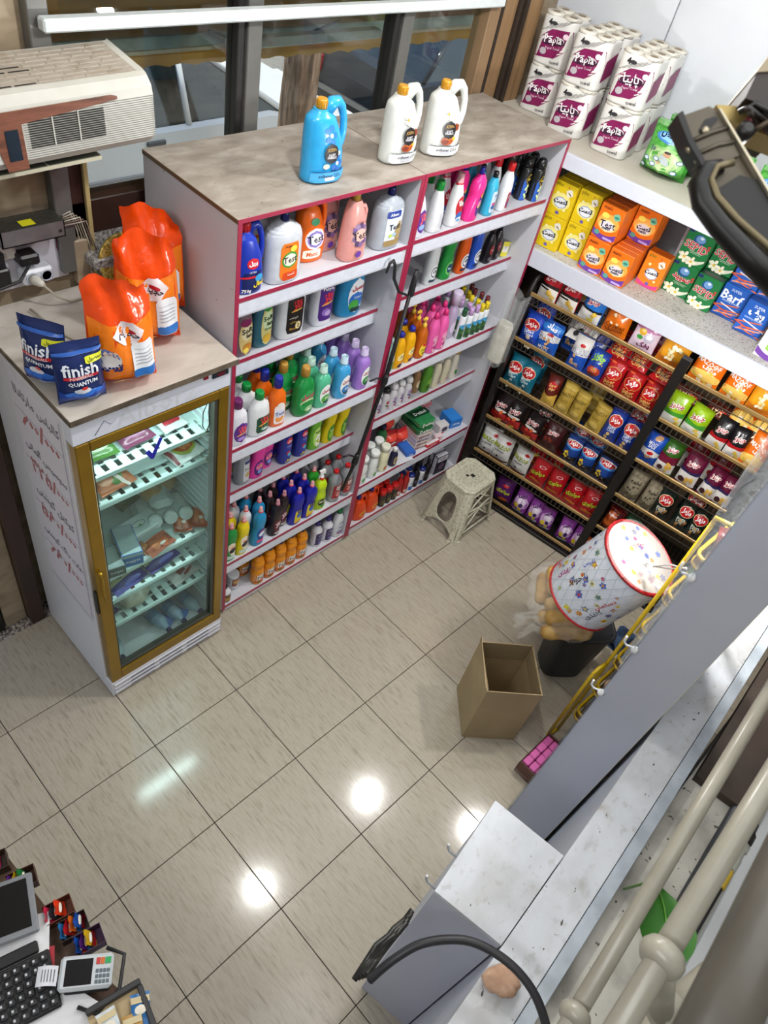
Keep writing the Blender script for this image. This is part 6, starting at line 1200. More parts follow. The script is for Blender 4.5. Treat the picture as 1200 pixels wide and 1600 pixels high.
# ================================================================ snack bags
ov = lambda x, z, s, t='مزمز', r=0.0: [('o', 'e8c8a0', x, z, s, s*.42, r), ('o', 'b3141c', x, z, s*.93, s*.38, r), ('t', 'f6f0ee', t, x, z, s*.66, r, .05)]
chz = lambda z, w_=.62, r=.18: [('t', 'f4eeee', 'چی‌توز'.replace('\u200c', ''), 0, z, w_, r, .12), ('t', 'a3141c', 'چی‌توز'.replace('\u200c', ''), 0, z, w_*.97, r, .03)]
def blobs(col, x, z, n, s, seed, r=.1):
    q = random.Random(seed); return [('o', col[i % len(col)], x + q.uniform(-s, s), z + q.uniform(-s, s)*.5, r*q.uniform(.7, 1.3)*1.6, r*q.uniform(.7, 1.2), q.uniform(-.8, .8)) for i in range(n)]
K = {  # kind: (width, height, thickness, colour, print, description)
 'red_chips': (.14, .25, .035, '9c101c', [('z', '1c1414', .40, .50, -.05, .0), ('z', 'd8d4cc', .04, .42, 0, -.03)] + chz(.68) + [('r', '1c1a18', -.4, .36, .6, .05)] + blobs(['d8b048', 'e2c46c'], .45, .22, 5, .26, 1, .12), 'red and white chips bag'),
 'blue_chips': (.14, .25, .035, '1c66b8', [('z', 'd6d6d2', .04, .42, .0, .04), ('z', '1a1a1c', .38, .44, .02, .04)] + chz(.62, .56) + blobs(['e2d030', 'd8b848'], .3, .24, 5, .26, 2, .12), 'blue and white chips bag'),
 'wine_chips': (.14, .25, .03, '6c1026', [('z', '1c1414', .36, .44, -.05, .0), ('z', 'd0c8c0', .04, .36, 0, -.03)] + chz(.6), 'wine red chips bag'),
 'orange_cookies': (.15, .245, .04, 'd2680f', [('o', '8c8c86', .1, .84, .6, .14), ('o', 'e8e4e0', .1, .84, .5, .1), ('t', '4a2a14', 'PERLO', .1, .84, .4, .1, .03), ('t', '7a3608', 'Cookies', .0, .34, .8, .05, .02), ('t', '7a3608', 'شتری', .0, .24, .7)] + blobs(['e8c89c', 'f0dcc0'], 0, .58, 5, .4, 3, .07), 'orange cookie bag'),
 'purple_puffs': (.15, .24, .04, 'b0709c', [('z', 'd8c4d4', .04, .6, 0, .05), ('o', '8c4a1c', .1, .9, .7, .1), ('o', 'd8a832', -.35, .58, .3, .2), ('o', 'e8d088', -.33, .62, .16, .09), ('o', '3c8a3a', -.4, .42, .24, .12), ('o', 'b8b4c4', .28, .46, .4, .24), ('o', 'e8e4ec', .28, .5, .24, .12), ('t', '6a1450', 'پفک', .1, .22, .5, .1, .04)], 'mauve puffs bag'),
 'yellow_popcorn': (.16, .25, .045, 'd8941c', [('z', 'c8701c', .04, .22, 0, .05), ('o', 'c81f24', .2, .82, .7, .16, -.2), ('t', 'f2e8e0', 'چی‌توز'.replace('\u200c', ''), .2, .82, .5, -.2, .05)] + blobs(['e8dcae', 'f2ead0', 'd8c890'], 0, .42, 16, .42, 4, .085), 'golden popcorn bag'),
 'blue_salted': (.13, .23, .04, '1c3fa8', [('z', '2450b8', .3, .6, 0, 0)] + ov(0, .62, .8) + [('t', 'd8e0f0', 'Salted', 0, .44, .5, 0, .02), ('t', 'd8e0f0', 'Chips', .05, .34, .5, 0, .02)] + blobs(['d8c8a8', 'e8dcc0'], 0, .16, 5, .4, 5, .12), 'royal blue chips bag'),
 'peanut_mix': (.15, .25, .04, '1f56b4', [('z', 'd6d4d0', .42, .66, .03, -.05), ('o', '2f7ac8', .0, .8, 1.2, .2), ('t', 'e8e8f0', 'ساد', .0, .83, .5, -.2, .04), ('o', 'b3141c', .1, .62, .3, .09), ('t', '12306c', 'SMAX', .0, .5, .84, .1, .045), ('t', 'e8ecf4', 'SMAX', .0, .505, .8, .1, .012), ('t', 'e8ecf4', 'MOST', -.1, .22, .5), ('t', 'e8ecf4', 'SALE', -.1, .14, .4)] + blobs(['b88c5c', 'd8b080'], -.1, .36, 5, .4, 6, .09), 'blue snack-mix bag'),
 'white_mix': (.15, .25, .04, '1f4fae', [('z', 'd8d6d2', .46, .96, .0, 0), ('o', 'b3141c', .1, .72, .3, .09), ('t', '12306c', 'SMAX', .05, .56, .86, .1, .045), ('t', 'e8ecf4', 'SMAX', .05, .565, .82, .1, .012), ('t', 'e8ecf4', 'MOST', -.1, .22, .5)] + blobs(['b88c5c', 'd8b080'], -.1, .38, 6, .4, 7, .09), 'white-topped snack-mix bag'),
 'cow_puffs': (.17, .24, .03, 'cfcdc8', blobs(['17171a', '232326'], 0, .5, 8, .7, 8, .16) + [('o', 'b3141c', .4, .22, .3, .1), ('o', 'd8b8b0', .2, .4, .3, .14)], 'white puffs bag with black patches'),
 'navy_puffs': (.15, .23, .04, '1c2478', [('o', '2c4ab8', 0, .5, .8, .4), ('t', 'd0d8f0', 'puff', 0, .55, .6, .1, .04)] + blobs(['c84a30', 'd8b040'], 0, .3, 4, .5, 9, .08), 'dark blue puffs bag'),
 'navy_character': (.15, .24, .04, '1c3c98', [('t', '8cc83c', 'چاکلز', .0, .72, .7, .1, .05), ('o', 'a83a24', .1, .34, .7, .3), ('o', 'd87850', .1, .38, .4, .16), ('o', '5c1a14', .0, .22, .5, .12)] + blobs(['3c8ac8', 'd8c040'], 0, .5, 6, .7, 10, .06), 'navy bag with reddish snack heap pictured'),
 'red_ketchup': (.135, .24, .042, 'a8141a', [('o', 'd8a050', .0, .56, .84, .38), ('o', 'b3141c', .0, .56, .8, .35), ('t', 'f4ecea', 'مزمز', .0, .57, .56, .15, .05), ('t', 'e0b060', 'Super', .0, .3, .6, .1, .02), ('t', 'e0b060', 'Chips', .05, .2, .6, .1, .02), ('o', 'd86030', -.5, .85, .3, .06)], 'glossy red chips bag'),
 'teal_yogurt': (.13, .24, .04, '12647c', ov(.0, .6, .84) + [('t', 'd0e8ec', 'Yogurt', 0, .43, .6, .1, .02), ('t', 'd0e8ec', 'Chips', 0, .33, .5, .1, .02)] + blobs(['c8dce0', '7cc0c8', 'e0d8b8'], .1, .18, 6, .5, 11, .09), 'teal chips bag'),
 'brown_chips': (.13, .24, .04, '5c1c14', [('z', 'd0a848', .04, .36, 0, .08), ('o', 'b3141c', .1, .66, .6, .24), ('t', 'e8c070', 'Super', .1, .66, .5, .1, .02), ('t', 'e8c070', 'chips', .1, .56, .4, .1, .02)], 'brown-red and gold chips bag'),
 'gold_snack': (.115, .25, .035, 'ab8f3c', [('t', '5c4816', 'MAZEH', 0, .62, .82, .1, .0), ('t', '6a5620', 'Lucky', 0, .44, .5, .1, .0), ('o', 'c4a858', 0, .25, .6, .2), ('z', 'c0a44c', .78, .95, 0, 0)], 'matte gold bag with folded top'),
 'navy_chips': (.13, .25, .04, '18348c', ov(.0, .66, .82) + [('t', 'c8d4ec', 'Salty', 0, .47, .5, .05, .02), ('t', 'c8d4ec', 'Chips', 0, .38, .5, .05, .02)] + blobs(['d8b878', 'e0c890'], -.1, .2, 5, .4, 12, .12), 'navy blue chips bag'),
 'black_chips': (.15, .24, .04, '1d1416', chz(.58, .66) + [('z', 'a81c1c', .05, .34, .04, .0), ('o', 'd8d0c8', .1, .42, .7, .1)] + blobs(['c83a24', 'd8622c', 'e0c040'], 0, .22, 6, .5, 13, .1), 'black and red chips bag'),
 'dark_chips': (.14, .24, .04, '3a1416', chz(.62, .56) + blobs(['7c2a1c', '4a1a14'], 0, .3, 6, .5, 14, .12), 'dark maroon chips bag'),
 'sunflower_blue': (.12, .22, .04, '1d3f88', [('z', '16171c', .04, .3, 0, .05), ('z', '3c8ad0', .56, .64, .04, .04), ('o', 'd8d8dc', .0, .72, 1.1, .24), ('o', 'b3141c', .0, .72, .9, .2), ('t', 'f4ecea', 'مزمز', .0, .73, .5, 0, .05)] + flower(-.35, .34, 'e0c02c', '3a2410', .2, .1) + blobs(['6c6c70', '38383c', '8c8c8c'], .1, .16, 9, .5, 15, .05), 'blue sunflower seed bag'),
 'white_popcorn': (.165, .24, .042, 'd2d2d0', [('t', '38481c', 'MAZOF', .0, .56, .86, -.08, .04), ('t', 'a8b82c', 'MAZOF', .0, .565, .84, -.08, .012), ('o', 'b3141c', .5, .74, .26, .1), ('t', '5c5c58', 'popcorn', -.1, .4, .5), ('o', '3c342c', -.2, .22, .1, .1), ('z', '4c2a1c', .0, .07, .05, .05)], 'white popcorn bag'),
 'red_wheels': (.15, .24, .04, 'a8121c', [('t', '38400c', 'موتوری', .0, .46, .8, .15, .09), ('t', 'c0c030', 'موتوری', .0, .465, .78, .15, .04), ('o', 'e8e0e0', .2, .7, .36, .09, .2), ('o', 'b3141c', .2, .7, .3, .07, .2), ('o', 'd8701c', .0, .18, .7, .14)], 'bright red wheel-snack bag'),
 'violet_wheels': (.145, .23, .04, '4c1a58', [('t', 'b8c030', 'موتوری', .0, .5, .76, -.1, .05), ('o', 'b3141c', .1, .7, .36, .1), ('o', 'c8601c', .2, .2, .5, .16)], 'dark violet wheel-snack bag'),
 'lilac_puffs': (.145, .23, .04, '8c3f9c', [('o', 'c8a0d0', .1, .5, .9, .5), ('o', 'e8dcec', .2, .55, .5, .26), ('t', '4a1458', 'توپی', .0, .72, .5, .15, .05), ('o', 'd8c030', -.3, .35, .3, .2), ('o', '3a2a5c', .3, .4, .24, .16), ('o', 'd8c030', .3, .26, .24, .12), ('r', 'd8d4e0', .1, .14, .7, .1)], 'lilac puffs bag'),
 'orange_cheese': (.175, .25, .042, 'dd6a10', [('t', 'f2ece4', 'MAZOOF', -.05, .62, .86, -.1, .02), ('o', 'b3141c', .62, .72, .26, .08, -.1), ('t', 'f2ece4', 'مزوف', .15, .48, .5, -.1, .04), ('o', 'e8c060', .0, .26, 1.1, .3)] + blobs(['e8d8b0', 'd8b848', 'f0e4c8'], 0, .24, 8, .6, 16, .1), 'orange cheese-snack bag'),
 'green_chips': (.14, .25, .04, '8fb414', [('z', 'd6d6ce', .04, .36, .06, .0), ('z', '3c8a2c', .34, .44, -.02, .04)] + chz(.6, .66, .12) + blobs(['d8b848', 'e0c868'], .4, .2, 5, .26, 17, .12), 'lime green chips bag'),
 'black_bbq': (.145, .25, .04, '17161a', [('z', 'd4d2ce', .04, .38, .06, .0), ('z', 'a3141c', .36, .44, -.02, .04)] + chz(.62, .62, .12) + blobs(['d8b848', 'e0c868'], .4, .2, 5, .26, 18, .12), 'black and white chips bag'),
 'brown_pack': (.17, .08, .03, '4c1c14', [('t', 'e0c8a0', 'پارتی', 0, .5, .5), ('o', 'c83a24', .5, .5, .3, .5)], 'brown snack packet'),
 'peanut_blue': (.14, .24, .045, '1c4cae', [('z', 'd6d4d0', .3, .52, .05, -.06), ('o', 'c09468', .1, .86, .4, .16, .4), ('t', 'e8ecf4', 'MOST', -.1, .68, .5), ('t', 'e8ecf4', 'SALE', -.1, .6, .4), ('o', 'b3141c', .1, .42, .34, .1), ('t', '1a2c5c', 'JUMBO', .0, .3, .6)] + blobs(['b88c5c'], 0, .18, 5, .5, 19, .09), 'blue peanut bag with white waist'),
 'green_maroon': (.14, .25, .04, '2f5c18', [('z', 'd4d0cc', .04, .4, .04, .0), ('z', '6c1030', .36, .56, .0, .03)] + chz(.72, .6, .12) + blobs(['d8a848', 'e0bc68'], .3, .22, 5, .3, 20, .12) + [('o', '3a1420', -.4, .2, .3, .16)], 'dark green and maroon chips bag'),
 'maroon_chips': (.14, .25, .042, '5c1030', [('z', 'd4d0cc', .04, .46, .06, .0), ('z', '2a2450', .44, .5, -.01, .04)] + chz(.68, .6, .12) + blobs(['d8a848', 'e0bc68'], .35, .22, 5, .3, 21, .13) + [('o', '3a1018', -.4, .22, .34, .18)], 'maroon and white chips bag'),
 'white_chips_back': (.14, .25, .04, 'c8c4bc', [('z', '7c1420', .5, .9, 0, 0), ('o', '7c1420', -.3, .3, .4, .2)] + blobs(['d8b060'], .3, .24, 4, .3, 22, .12), 'white and red chips bag'),
 'beige_seeds': (.13, .25, .04, '8f8570', [('t', '3a3428', 'تخمه', 0, .66, .6, .1, .03), ('z', '6c6450', .04, .26, .05, .1)] + blobs(['4a4434', 'a89c80', '3a3428'], 0, .24, 14, .6, 23, .06), 'beige seed bag'),
 'dark_green_pistachio': (.15, .24, .042, '14201c', ov(.05, .66, .8) + [('t', 'd8dcd0', 'Pizza', .0, .42, .5, .15, .02), ('t', 'd8dcd0', 'Chips', .05, .32, .5, .15, .02)] + blobs(['a87848', 'c89c60', '6a4a2c'], .2, .16, 8, .5, 24, .1), 'blackish green chips bag'),
 'maroon_pack': (.17, .22, .03, '4a0e14', [('o', '8a6a64', -.3, .8, .12, .06), ('o', '8a6a64', .2, .7, .12, .06), ('z', '3c0a10', .04, .4, 0, .1)], 'plain dark maroon packet'),
 'green_pack': (.13, .22, .03, '0f3a1e', [('o', '2c6a3c', 0, .6, .6, .3)], 'dark green packet'),
 'orange_rolls': (.11, .19, .05, 'b8501c', [('z', 'c86424', .3, .44, 0, 0), ('z', '9c4014', .52, .6, 0, 0), ('t', 'f2e4d8', 'MAZOREH', .1, .72, .8, -.05, .015), ('z', 'c86424', .14, .22, 0, 0)], 'orange roll-snack packet'),
}
SROW = ['top rack shelf', 'second rack shelf', 'third rack shelf', 'fourth rack shelf', 'fifth rack shelf', 'lowest rack shelf']
_grp = {}
for b in BAGS: _grp.setdefault((b[0], b[1], b[2] > 1.08, b[3]), []).append(b)
_pch = {}
_cnt = {}
for b in BAGS: _cnt[b[0], b[1]] = _cnt.get((b[0], b[1]), 0) + 1
for (k, sh, bay, ly), L_ in _grp.items():
    w_, h_, t_, col, items, desc = K[k]; L_.sort(key=lambda b: b[2])
    for i, (k_, sh_, s_, ly_, dz) in enumerate(L_):
        v_ = (i % 3, sh == 0); h2 = h_ - (.035 if k in ('red_ketchup', 'black_bbq', 'peanut_mix', 'green_chips', 'navy_character') else .012)
        if sh == 0: h2 = min(h2, .205)
        near = min([abs(q[2] - s_) for q in BAGS if q[1] == sh and q[3] == ly and q is not L_[i]] + [1.0])
        kx = max(.72, min(1, .98*near/w_)); s_ = max(s_, .125 + w_*kx/2) if s_ < 1 else s_
        if (k, v_) not in _pch: _pch[k, v_] = pouch(w_, h2, t_, col, items, 40 + v_[0] + len(k), fold=.10 + .05*v_[0], rough=.22, crimp=.016)
        r_ = random.Random(int(s_*1e4) + sh)
        z = ST[sh] - .06 + {0: .0, 1: .025, 2: 0}[ly]
        if ly == 2: d_, z, tx = .03, ST[sh] - .06 + .165, -58
        else: d_, tx = (.005 if ly == 0 else .13) + (.026 if sh == 0 else 0), -9 - r_.uniform(0, 4)
        where = {0: '', 1: ' behind', 2: ' lying on top'}[ly]
        lb = f'{desc}{where}, ' + (f'{ORD[i]} from left, ' if len(L_) > 1 else '') + SROW[sh] + (', bay nearer stool' if not bay else ', other bay')
        wd_ = lb.split()
        ro = put(_pch[k, v_], 'snack_bag' if 'seed' not in desc else 'seed_bag', lb, 'snack bag', RW(s_, d_, z + .002), (math.radians(tx), r_.uniform(-.06, .06), RZ + r_.uniform(-.14, .14)), f'{desc}s on the {SROW[sh]}' if _cnt[k, sh] > 1 else None)
        ro.scale = (kx, 1, 1)
# clear bag of straws hanging at the rack's corner
sb = empty('plastic_bag', 'clear plastic bag with cream bundle hanging between corner unit and rack', 'bag', RW(.075, -.135, 1.12), RZ)
obj('bundle', MB().loft([[(.05*math.copysign(abs(math.cos(t))**.6, math.cos(t))*k, .03*math.copysign(abs(math.sin(t))**.6, math.sin(t)), z) for t in [2*PI*j/16 for j in range(16)]] for k, z in ((.9, 0), (1, .01), (1, .16), (1.0, .24), (.8, .27))]), M2('cream_bundle', [(.3, 'b8b4a4'), (.7, 'd8d4c6')], 20, .7), sb)
obj('film', MB().grid(lambda u, v: (-.062 + .124*u*(1 - .0*v) + .02*v*v, -.036 - .012*math.sin(PI*u)*math.sin(PI*v) + .004*math.sin(u*20 + v*9), -.01 + .48*v + .02*math.sin(u*7)), 16, 24).grid(lambda u, v: (-.062 + .124*u + .02*v*v, .034 + .006*math.sin(u*15), -.01 + .48*v + .02*math.sin(u*7)), 16, 24), MFILM('bag_film', 'd8dcdc', .22), sb)
# ================================================================ stool
stl = empty('plastic_stool', 'speckled cream plastic stool with perforated seat and oval cut-outs', 'stool', (2.985, -.36, .001), .03)
spm = M2('speckled_plastic', [(.3, '9b9982'), (.5, 'bdbba6'), (.7, 'cac8b6')], 60, .5, detail=4)
SH_ = .42
def hs(z): k = 1 - z/SH_; return .150 + .07*k, .125 + .045*k
def cham(z, sc=1.0, c=.045):
    a, b = hs(z); a *= sc; b *= sc
    return [(a - c, -b, z), (a, -b + c, z), (a, b - c, z), (a - c, b, z), (-a + c, b, z), (-a, b - c, z), (-a, -b + c, z), (-a + c, -b, z)]
seat = MB(); seat.loft([cham(SH_ - .035, 1.0), cham(SH_ - .005, 1.03), cham(SH_, 1.0), cham(SH_, .74, .03), cham(SH_ - .006, .72, .03)], sm=False, cap0=False)
obj('seat', seat, spm, stl)
dots = MB()
for i in range(17):
    for j in range(13):
        x, y = -.096 + i*.012 + (.006 if j % 2 else 0), -.078 + j*.013
        if abs(x) + abs(y) < .15 and (abs(x) > .03 or abs(y) > .022): dots.box(x - .0024, x + .0024, y - .002, y + .002, SH_ - .006, SH_ - .0056)
obj('perforations', dots, M('6c6a58', .8), stl, kind='stuff')
obj('seat_hole', MB().box(-.004, .024, -.024, .004, SH_ - .006, SH_ - .0052).box(-.03, -.010, .002, .022, SH_ - .006, SH_ - .0052), M('1c1b16', .9), stl)
for sx in (-1, 1):
    for sy in (-1, 1):
        lg = MB(); rings = []
        for z in (.0, .012, .014, .12, .25, SH_ - .03):
            a, b = hs(z); c = .045; f_ = 1.06 if z < .013 else 1.0
            P_ = [(sx*(a - c - .012), sy*b*f_), (sx*(a - c), sy*b*f_), (sx*(a - c*.72), sy*(b - .005)), (sx*(a - c*.5), sy*(b - c*.45)), (sx*(a - .006), sy*(b - c*.72)), (sx*a*f_, sy*(b - c)), (sx*a*f_, sy*(b - c - .012)), (sx*(a - .012), sy*(b - c - .010)), (sx*(a - c*.6), sy*(b - c*.6)), (sx*(a - c - .01), sy*(b - .012))]
            rings.append([(x, y, z) for x, y in P_])
        lg.loft(rings, sm=False); L_ = obj('leg', lg, spm, stl)
        rb_ = MB()
        for q in (.25, .5, .75):
            ps = []
            for z in (.02, .2, SH_ - .035):
                a, b = hs(z); c = .045; ps.append((sx*(a - c*(1 - q)), sy*(b - c*q), z))
            rb_.tube(ps, .004, 5)
        obj('rib', rb_, spm, L_)
def stool_side(axis, sg, hole):
    m = MB()
    def pt(u, v, off=0):
        z = .03 + v*(SH_ - .06); a, b = hs(z); hw = (b if axis == 'x' else a) - .04; o_ = (a if axis == 'x' else b) - .002 - off
        return (sg*o_, u*hw, z) if axis == 'x' else (u*hw, sg*o_, z)
    if hole == 'oval':
        N = 36; out = []; inn = []
        for k in range(N):
            t = 2*PI*k/N; c, s = math.cos(t), math.sin(t); q = 1/max(abs(c), abs(s))
            ou, ovv = c*q, .5 + .5*s*q
            if ovv < .06: ovv = .02 + .17*(1 - ou*ou)
            out.append((ou, ovv)); inn.append((.60*math.copysign(abs(c)**.75, c), .54 + .33*math.copysign(abs(s)**.8, s)))
        rings = [[pt(u, v) for u, v in out], [pt(u, v) for u, v in inn], [pt(u, v, .009) for u, v in inn], [pt(u, v, .009) for u, v in out]]
        m.loft(rings + [rings[0]], sm=False, cap0=False, cap1=False)
    else:
        for (u0, v0, u1, v1) in ((-1, .93, 1, .93), (-1, .46, 1, .62), (-1, .62, 1, .46), (-.98, .1, .98, .1), (-.95, .12, .1, .55), (.95, .12, -.1, .55), (-.9, .62, .6, .92), (.9, .62, -.2, .92)):
            m.tube([pt(u0, v0, .004), pt((u0 + u1)/2, (v0 + v1)/2, .004), pt(u1, v1, .004)], .0075, 4)
    obj('side_panel', m, spm, stl)
stool_side('x', -1, 'oval'); stool_side('x', 1, 'oval'); stool_side('y', -1, 'bars'); stool_side('y', 1, 'bars')
# ================================================================ open carton
kraft = M2('kraft_card', [(.3, '94805e'), (.7, 'a5906c')], 5, .75); kraft2 = M2('kraft_card_inside', [(.3, '7c6b4c'), (.7, '8b7857')], 5, .8)
cb = empty('cardboard_box', 'open empty brown cardboard box standing on the tiles', 'box', (1.987, -1.477, .001), math.radians(-43.0))
hx, hy, hz = .147, .15, .50
obj('side_panel', MB().box(-hx, hx, -hy, -hy + .005, 0, hz, bv=.001), kraft, cb); obj('side_panel', MB().box(-hx, hx, hy - .005, hy, 0, hz - .004, bv=.001), kraft, cb)
obj('side_panel', MB().box(-hx, -hx + .005, -hy + .005, hy - .005, 0, hz, bv=.001), kraft, cb); obj('side_panel', MB().box(hx - .005, hx, -hy + .005, hy - .005, 0, hz - .002, bv=.001), kraft, cb)
obj('bottom_panel', MB().box(-hx + .005, hx - .005, -hy + .005, hy - .005, 0, .006), kraft2, cb)
obj('flap', MB().box(-hx + .0055, -hx + .009, -hy + .01, hy - .01, hz - .14, hz + .0), kraft2, cb); obj('flap', MB().box(-hx + .01, hx - .01, hy - .009, hy - .0055, hz - .15, hz - .002), kraft2, cb); obj('flap', MB().box(hx - .009, hx - .0055, -hy + .02, hy - .02, hz - .12, hz - .003), kraft2, cb)
obj('flap', MB().prism([(-hy + .02, hz - .003), (hy - .0, hz - .003), (hy + .005, hz + .045), (hy - .03, hz + .03)], -hx - .004, -hx - .0005, axis='x'), kraft, cb)
# ================================================================ bin, bread bag, tissue drum
bn = empty('waste_bin', 'dark grey tapered waste bin under the bag of bread rolls', 'bin', (2.61, -1.555, 0), -.7)
def rr(a, b, z, n=24, p=.55): return [(a*math.copysign(abs(math.cos(2*PI*j/n))**p, math.cos(2*PI*j/n)), b*math.copysign(abs(math.sin(2*PI*j/n))**p, math.sin(2*PI*j/n)), z) for j in range(n)]
obj('body', MB().loft([rr(.115, .09, 0), rr(.125, .10, .01), rr(.165, .13, .43), rr(.175, .14, .435), rr(.175, .14, .45), rr(.158, .123, .45), rr(.118, .093, .02)], cap1=True), M2('bin_plastic', [(.3, '26272a'), (.7, '303136')], 6, .45), bn)
obj('blue_cloth', MB().grid(lambda u, v: (2.72 + .16*u + .015*math.sin(v*9), -1.70 - .13*v + .012*math.sin(u*8), .30 + .10*math.sin(PI*u)*math.sin(PI*v) + .03*math.sin(7*u + 5*v)), 14, 12).grid(lambda u, v: (2.72 + .16*(1 - u), -1.70 - .13*v, .29), 6, 6), M2('navy_cloth', [(.3, '1c2c44'), (.7, '31486a')], 12, .8), label='dark blue cloth bundle behind the grey bin', cat='cloth')
br = empty('bread_bag', 'clear plastic bag of tan bread rolls on top of the bin', 'bag', (2.46, -1.48, .455), -.62); br.scale = (1.18, 1.18, 1.18)
bm_ = M2('bread_crust', [(.25, '9c6c2c'), (.5, 'c8a058'), (.75, 'd9b878')], 14, .55)
q_ = random.Random(5)
rolls_ = [((-.13, -.05, .035), (.12, -.07, .04), .042), ((-.12, .03, .035), (.10, .02, .035), .04), ((-.12, -.02, .10), (.11, -.03, .10), .042), ((-.10, .05, .10), (.08, .06, .10), .036), ((-.08, .10, .04), (-.02, .26, .06), .038), ((-.01, .10, .05), (.05, .27, .06), .04), ((-.05, .10, .12), (.0, .25, .12), .036), ((.07, .10, .08), (.11, .24, .08), .036)]
for a_, b_, r_ in rolls_:
    A_, B_ = Vector(a_), Vector(b_); ps = [A_.lerp(B_, t) + Vector((0, 0, .006*math.sin(PI*t))) for t in (0, .06, .18, .35, .5, .65, .82, .94, 1)]
    obj('bread_roll', MB().tube(ps, [r_*.35, r_*.8, r_, r_*.93, r_*1.0, r_*.93, r_, r_*.8, r_*.35], 12), bm_, br)
def bagfn(u, v):
    t = u*2*PI; k = math.sin(PI*min(max(v, .02), .98))**.5; w_ = 1 + .10*math.sin(5*t + v*11) + .06*math.sin(9*t - v*17)
    return (.01 + .165*k*math.cos(t)*w_, -.13 + .44*v + .0*k, .075 + .085*k*math.sin(t)*w_)
bf = MB().grid(bagfn, 40, 26)
bf.grid(lambda u, v: (-.18 - .10*u + .02*math.sin(9*v), -.10 + .08*v + .03*u*math.sin(7*v), .09 + .03*math.sin(6*u + 4*v)), 8, 8); bf.grid(lambda u, v: (-.15 - .12*u, -.0 + .06*(v - .5)*(1 - .6*u), .10 + .02*math.sin(12*v)), 8, 8)
obj('film', bf, MFILM('bread_film', 'e6e2da', .20), br)
lidc, botc = Vector((2.42, -1.63, 1.25)), Vector((2.375, -1.50, .84)); ax = (lidc - botc).normalized(); DL = (lidc - botc).length; DR = .195
dq = ax.to_track_quat('Z', 'X')
dm = empty('tissue_drum', 'round white printed tissue drum with red rim in clear net', 'drum', botc, dq.to_euler())
drw = M2('drum_white', [(.3, 'cdd2da'), (.7, 'dadfe6')], 30, .3, bump=.15)
obj('body', MB().lathe([(DR*.96, 0), (DR*.99, .008), (DR, .02), (DR, DL - .015), (DR*.985, DL - .004)], 48), drw, dm)
obj('lid', MB().lathe([(DR*.97, DL - .006), (DR*.96, DL + .002), (.001, DL + .003)], 48), M('cfcac2', .4, var=.03), dm)
obj('rim_cord', MB().tube([(DR*1.0*math.cos(t), DR*1.0*math.sin(t), DL - .004) for t in [2*PI*j/48 for j in range(48)]], .010, 8, closed=True), M2('red_cord', [(.45, 'b01c22'), (.55, '7c1216')], 70, .4), dm, label='twisted red rim cord')
obj('rim_cord', MB().tube([(DR*1.0*math.cos(t), DR*1.0*math.sin(t), .01) for t in [2*PI*j/48 for j in range(48)]], .007, 8, closed=True), M('b01c22', .4), dm)
# net as crossing thin cords
for sg in (1, -1):
    nb = MB()
    for k in range(22):
        nb.tube([((DR + .0018)*math.cos(2*PI*k/22 + sg*t*1.1), (DR + .0018)*math.sin(2*PI*k/22 + sg*t*1.1), t*DL) for t in [i/12 for i in range(13)]], .0009, 3)
    obj('net_cord', nb, M('c9d2dc', .3), dm, kind='stuff')
def on_drum(mb, vs, fs, th, z, mi=0):
    mb.add([((DR + .0012)*math.cos(th + x/DR), (DR + .0012)*math.sin(th + x/DR), z + y) for x, y in vs], fs, mi)
# which way is towards the camera round the drum
inv = dq.inverted(); vc = inv @ (Vector((-.328, -2.047, 3.682)) - botc); TH = math.atan2(vc.y, vc.x)
inkm = [M(c, .4) for c in ('c4202a', '2c2c34', 'c8842c', '4a64b4', 'd8c82c', 'a83c80', '6a8c3c', '7c7c94')]
pr_ = MB(); q_ = random.Random(12)
def star(n, r, k=.5, ph=0): return [(r*(1 if i % 2 == 0 else k)*math.cos(PI*i/n + ph), r*(1 if i % 2 == 0 else k)*math.sin(PI*i/n + ph)) for i in range(2*n)]
for i in range(46):
    th = TH + q_.uniform(-1.5, 1.5); z = q_.uniform(.04, DL - .05); n = q_.choice((4, 5, 6)); r = q_.uniform(.012, .024)
    on_drum(pr_, star(n, r, q_.uniform(.45, .7), q_.random()), [tuple(range(2*n))], th, z, q_.choice((2, 2, 3, 4, 5, 6, 7))); on_drum(pr_, star(4, r*.45, .6), [tuple(range(8))], th, z, q_.choice((0, 4, 3, 2)))
obj('printed_motifs', pr_, inkm, dm, kind='stuff')
wd_ = MB()
for s_, dth, z, w_, mi in (('با جوایز', -.35, .20, .13, 1), ('نفیس', -.55, .30, .08, 3), ('دستمال', .55, .23, .12, 0), ('کاغذی', .62, .13, .10, 1), ('نقدی', -.75, .12, .09, 5)):
    v_, f_, a_ = text(s_, .02); on_drum(wd_, [(-q[0]*w_*0 + q[1]*w_*0 + (q[0]*w_)*.25 - q[1]*w_*.97, q[0]*w_*.97 + q[1]*w_*.25) for q in v_], f_, TH + dth, z, mi)
obj('lettering', wd_, inkm, dm)
lp_ = MB()
for i in range(22):
    t = q_.uniform(0, 2*PI); rr_ = DR*.85*math.sqrt(q_.random()); n = q_.choice((4, 5, 6)); s_ = star(n, q_.uniform(.012, .022), .55, q_.random())
    lp_.add([(rr_*math.cos(t) + x, rr_*math.sin(t) + y, DL + .0042) for x, y in s_], [tuple(range(2*n))], q_.choice((2, 3, 5, 7, 4)))
for s_, x0, y0, w_, mi in (('دستمال', -.02, .05, .10, 1), ('۱۰۰ برگ', .03, -.05, .08, 0)):
    v_, f_, a_ = text(s_, .02); lp_.add([(x0 + q[0]*w_*.7 - q[1]*w_*.7, y0 + q[0]*w_*.7 + q[1]*w_*.7, DL + .0045) for q in v_], f_, mi)
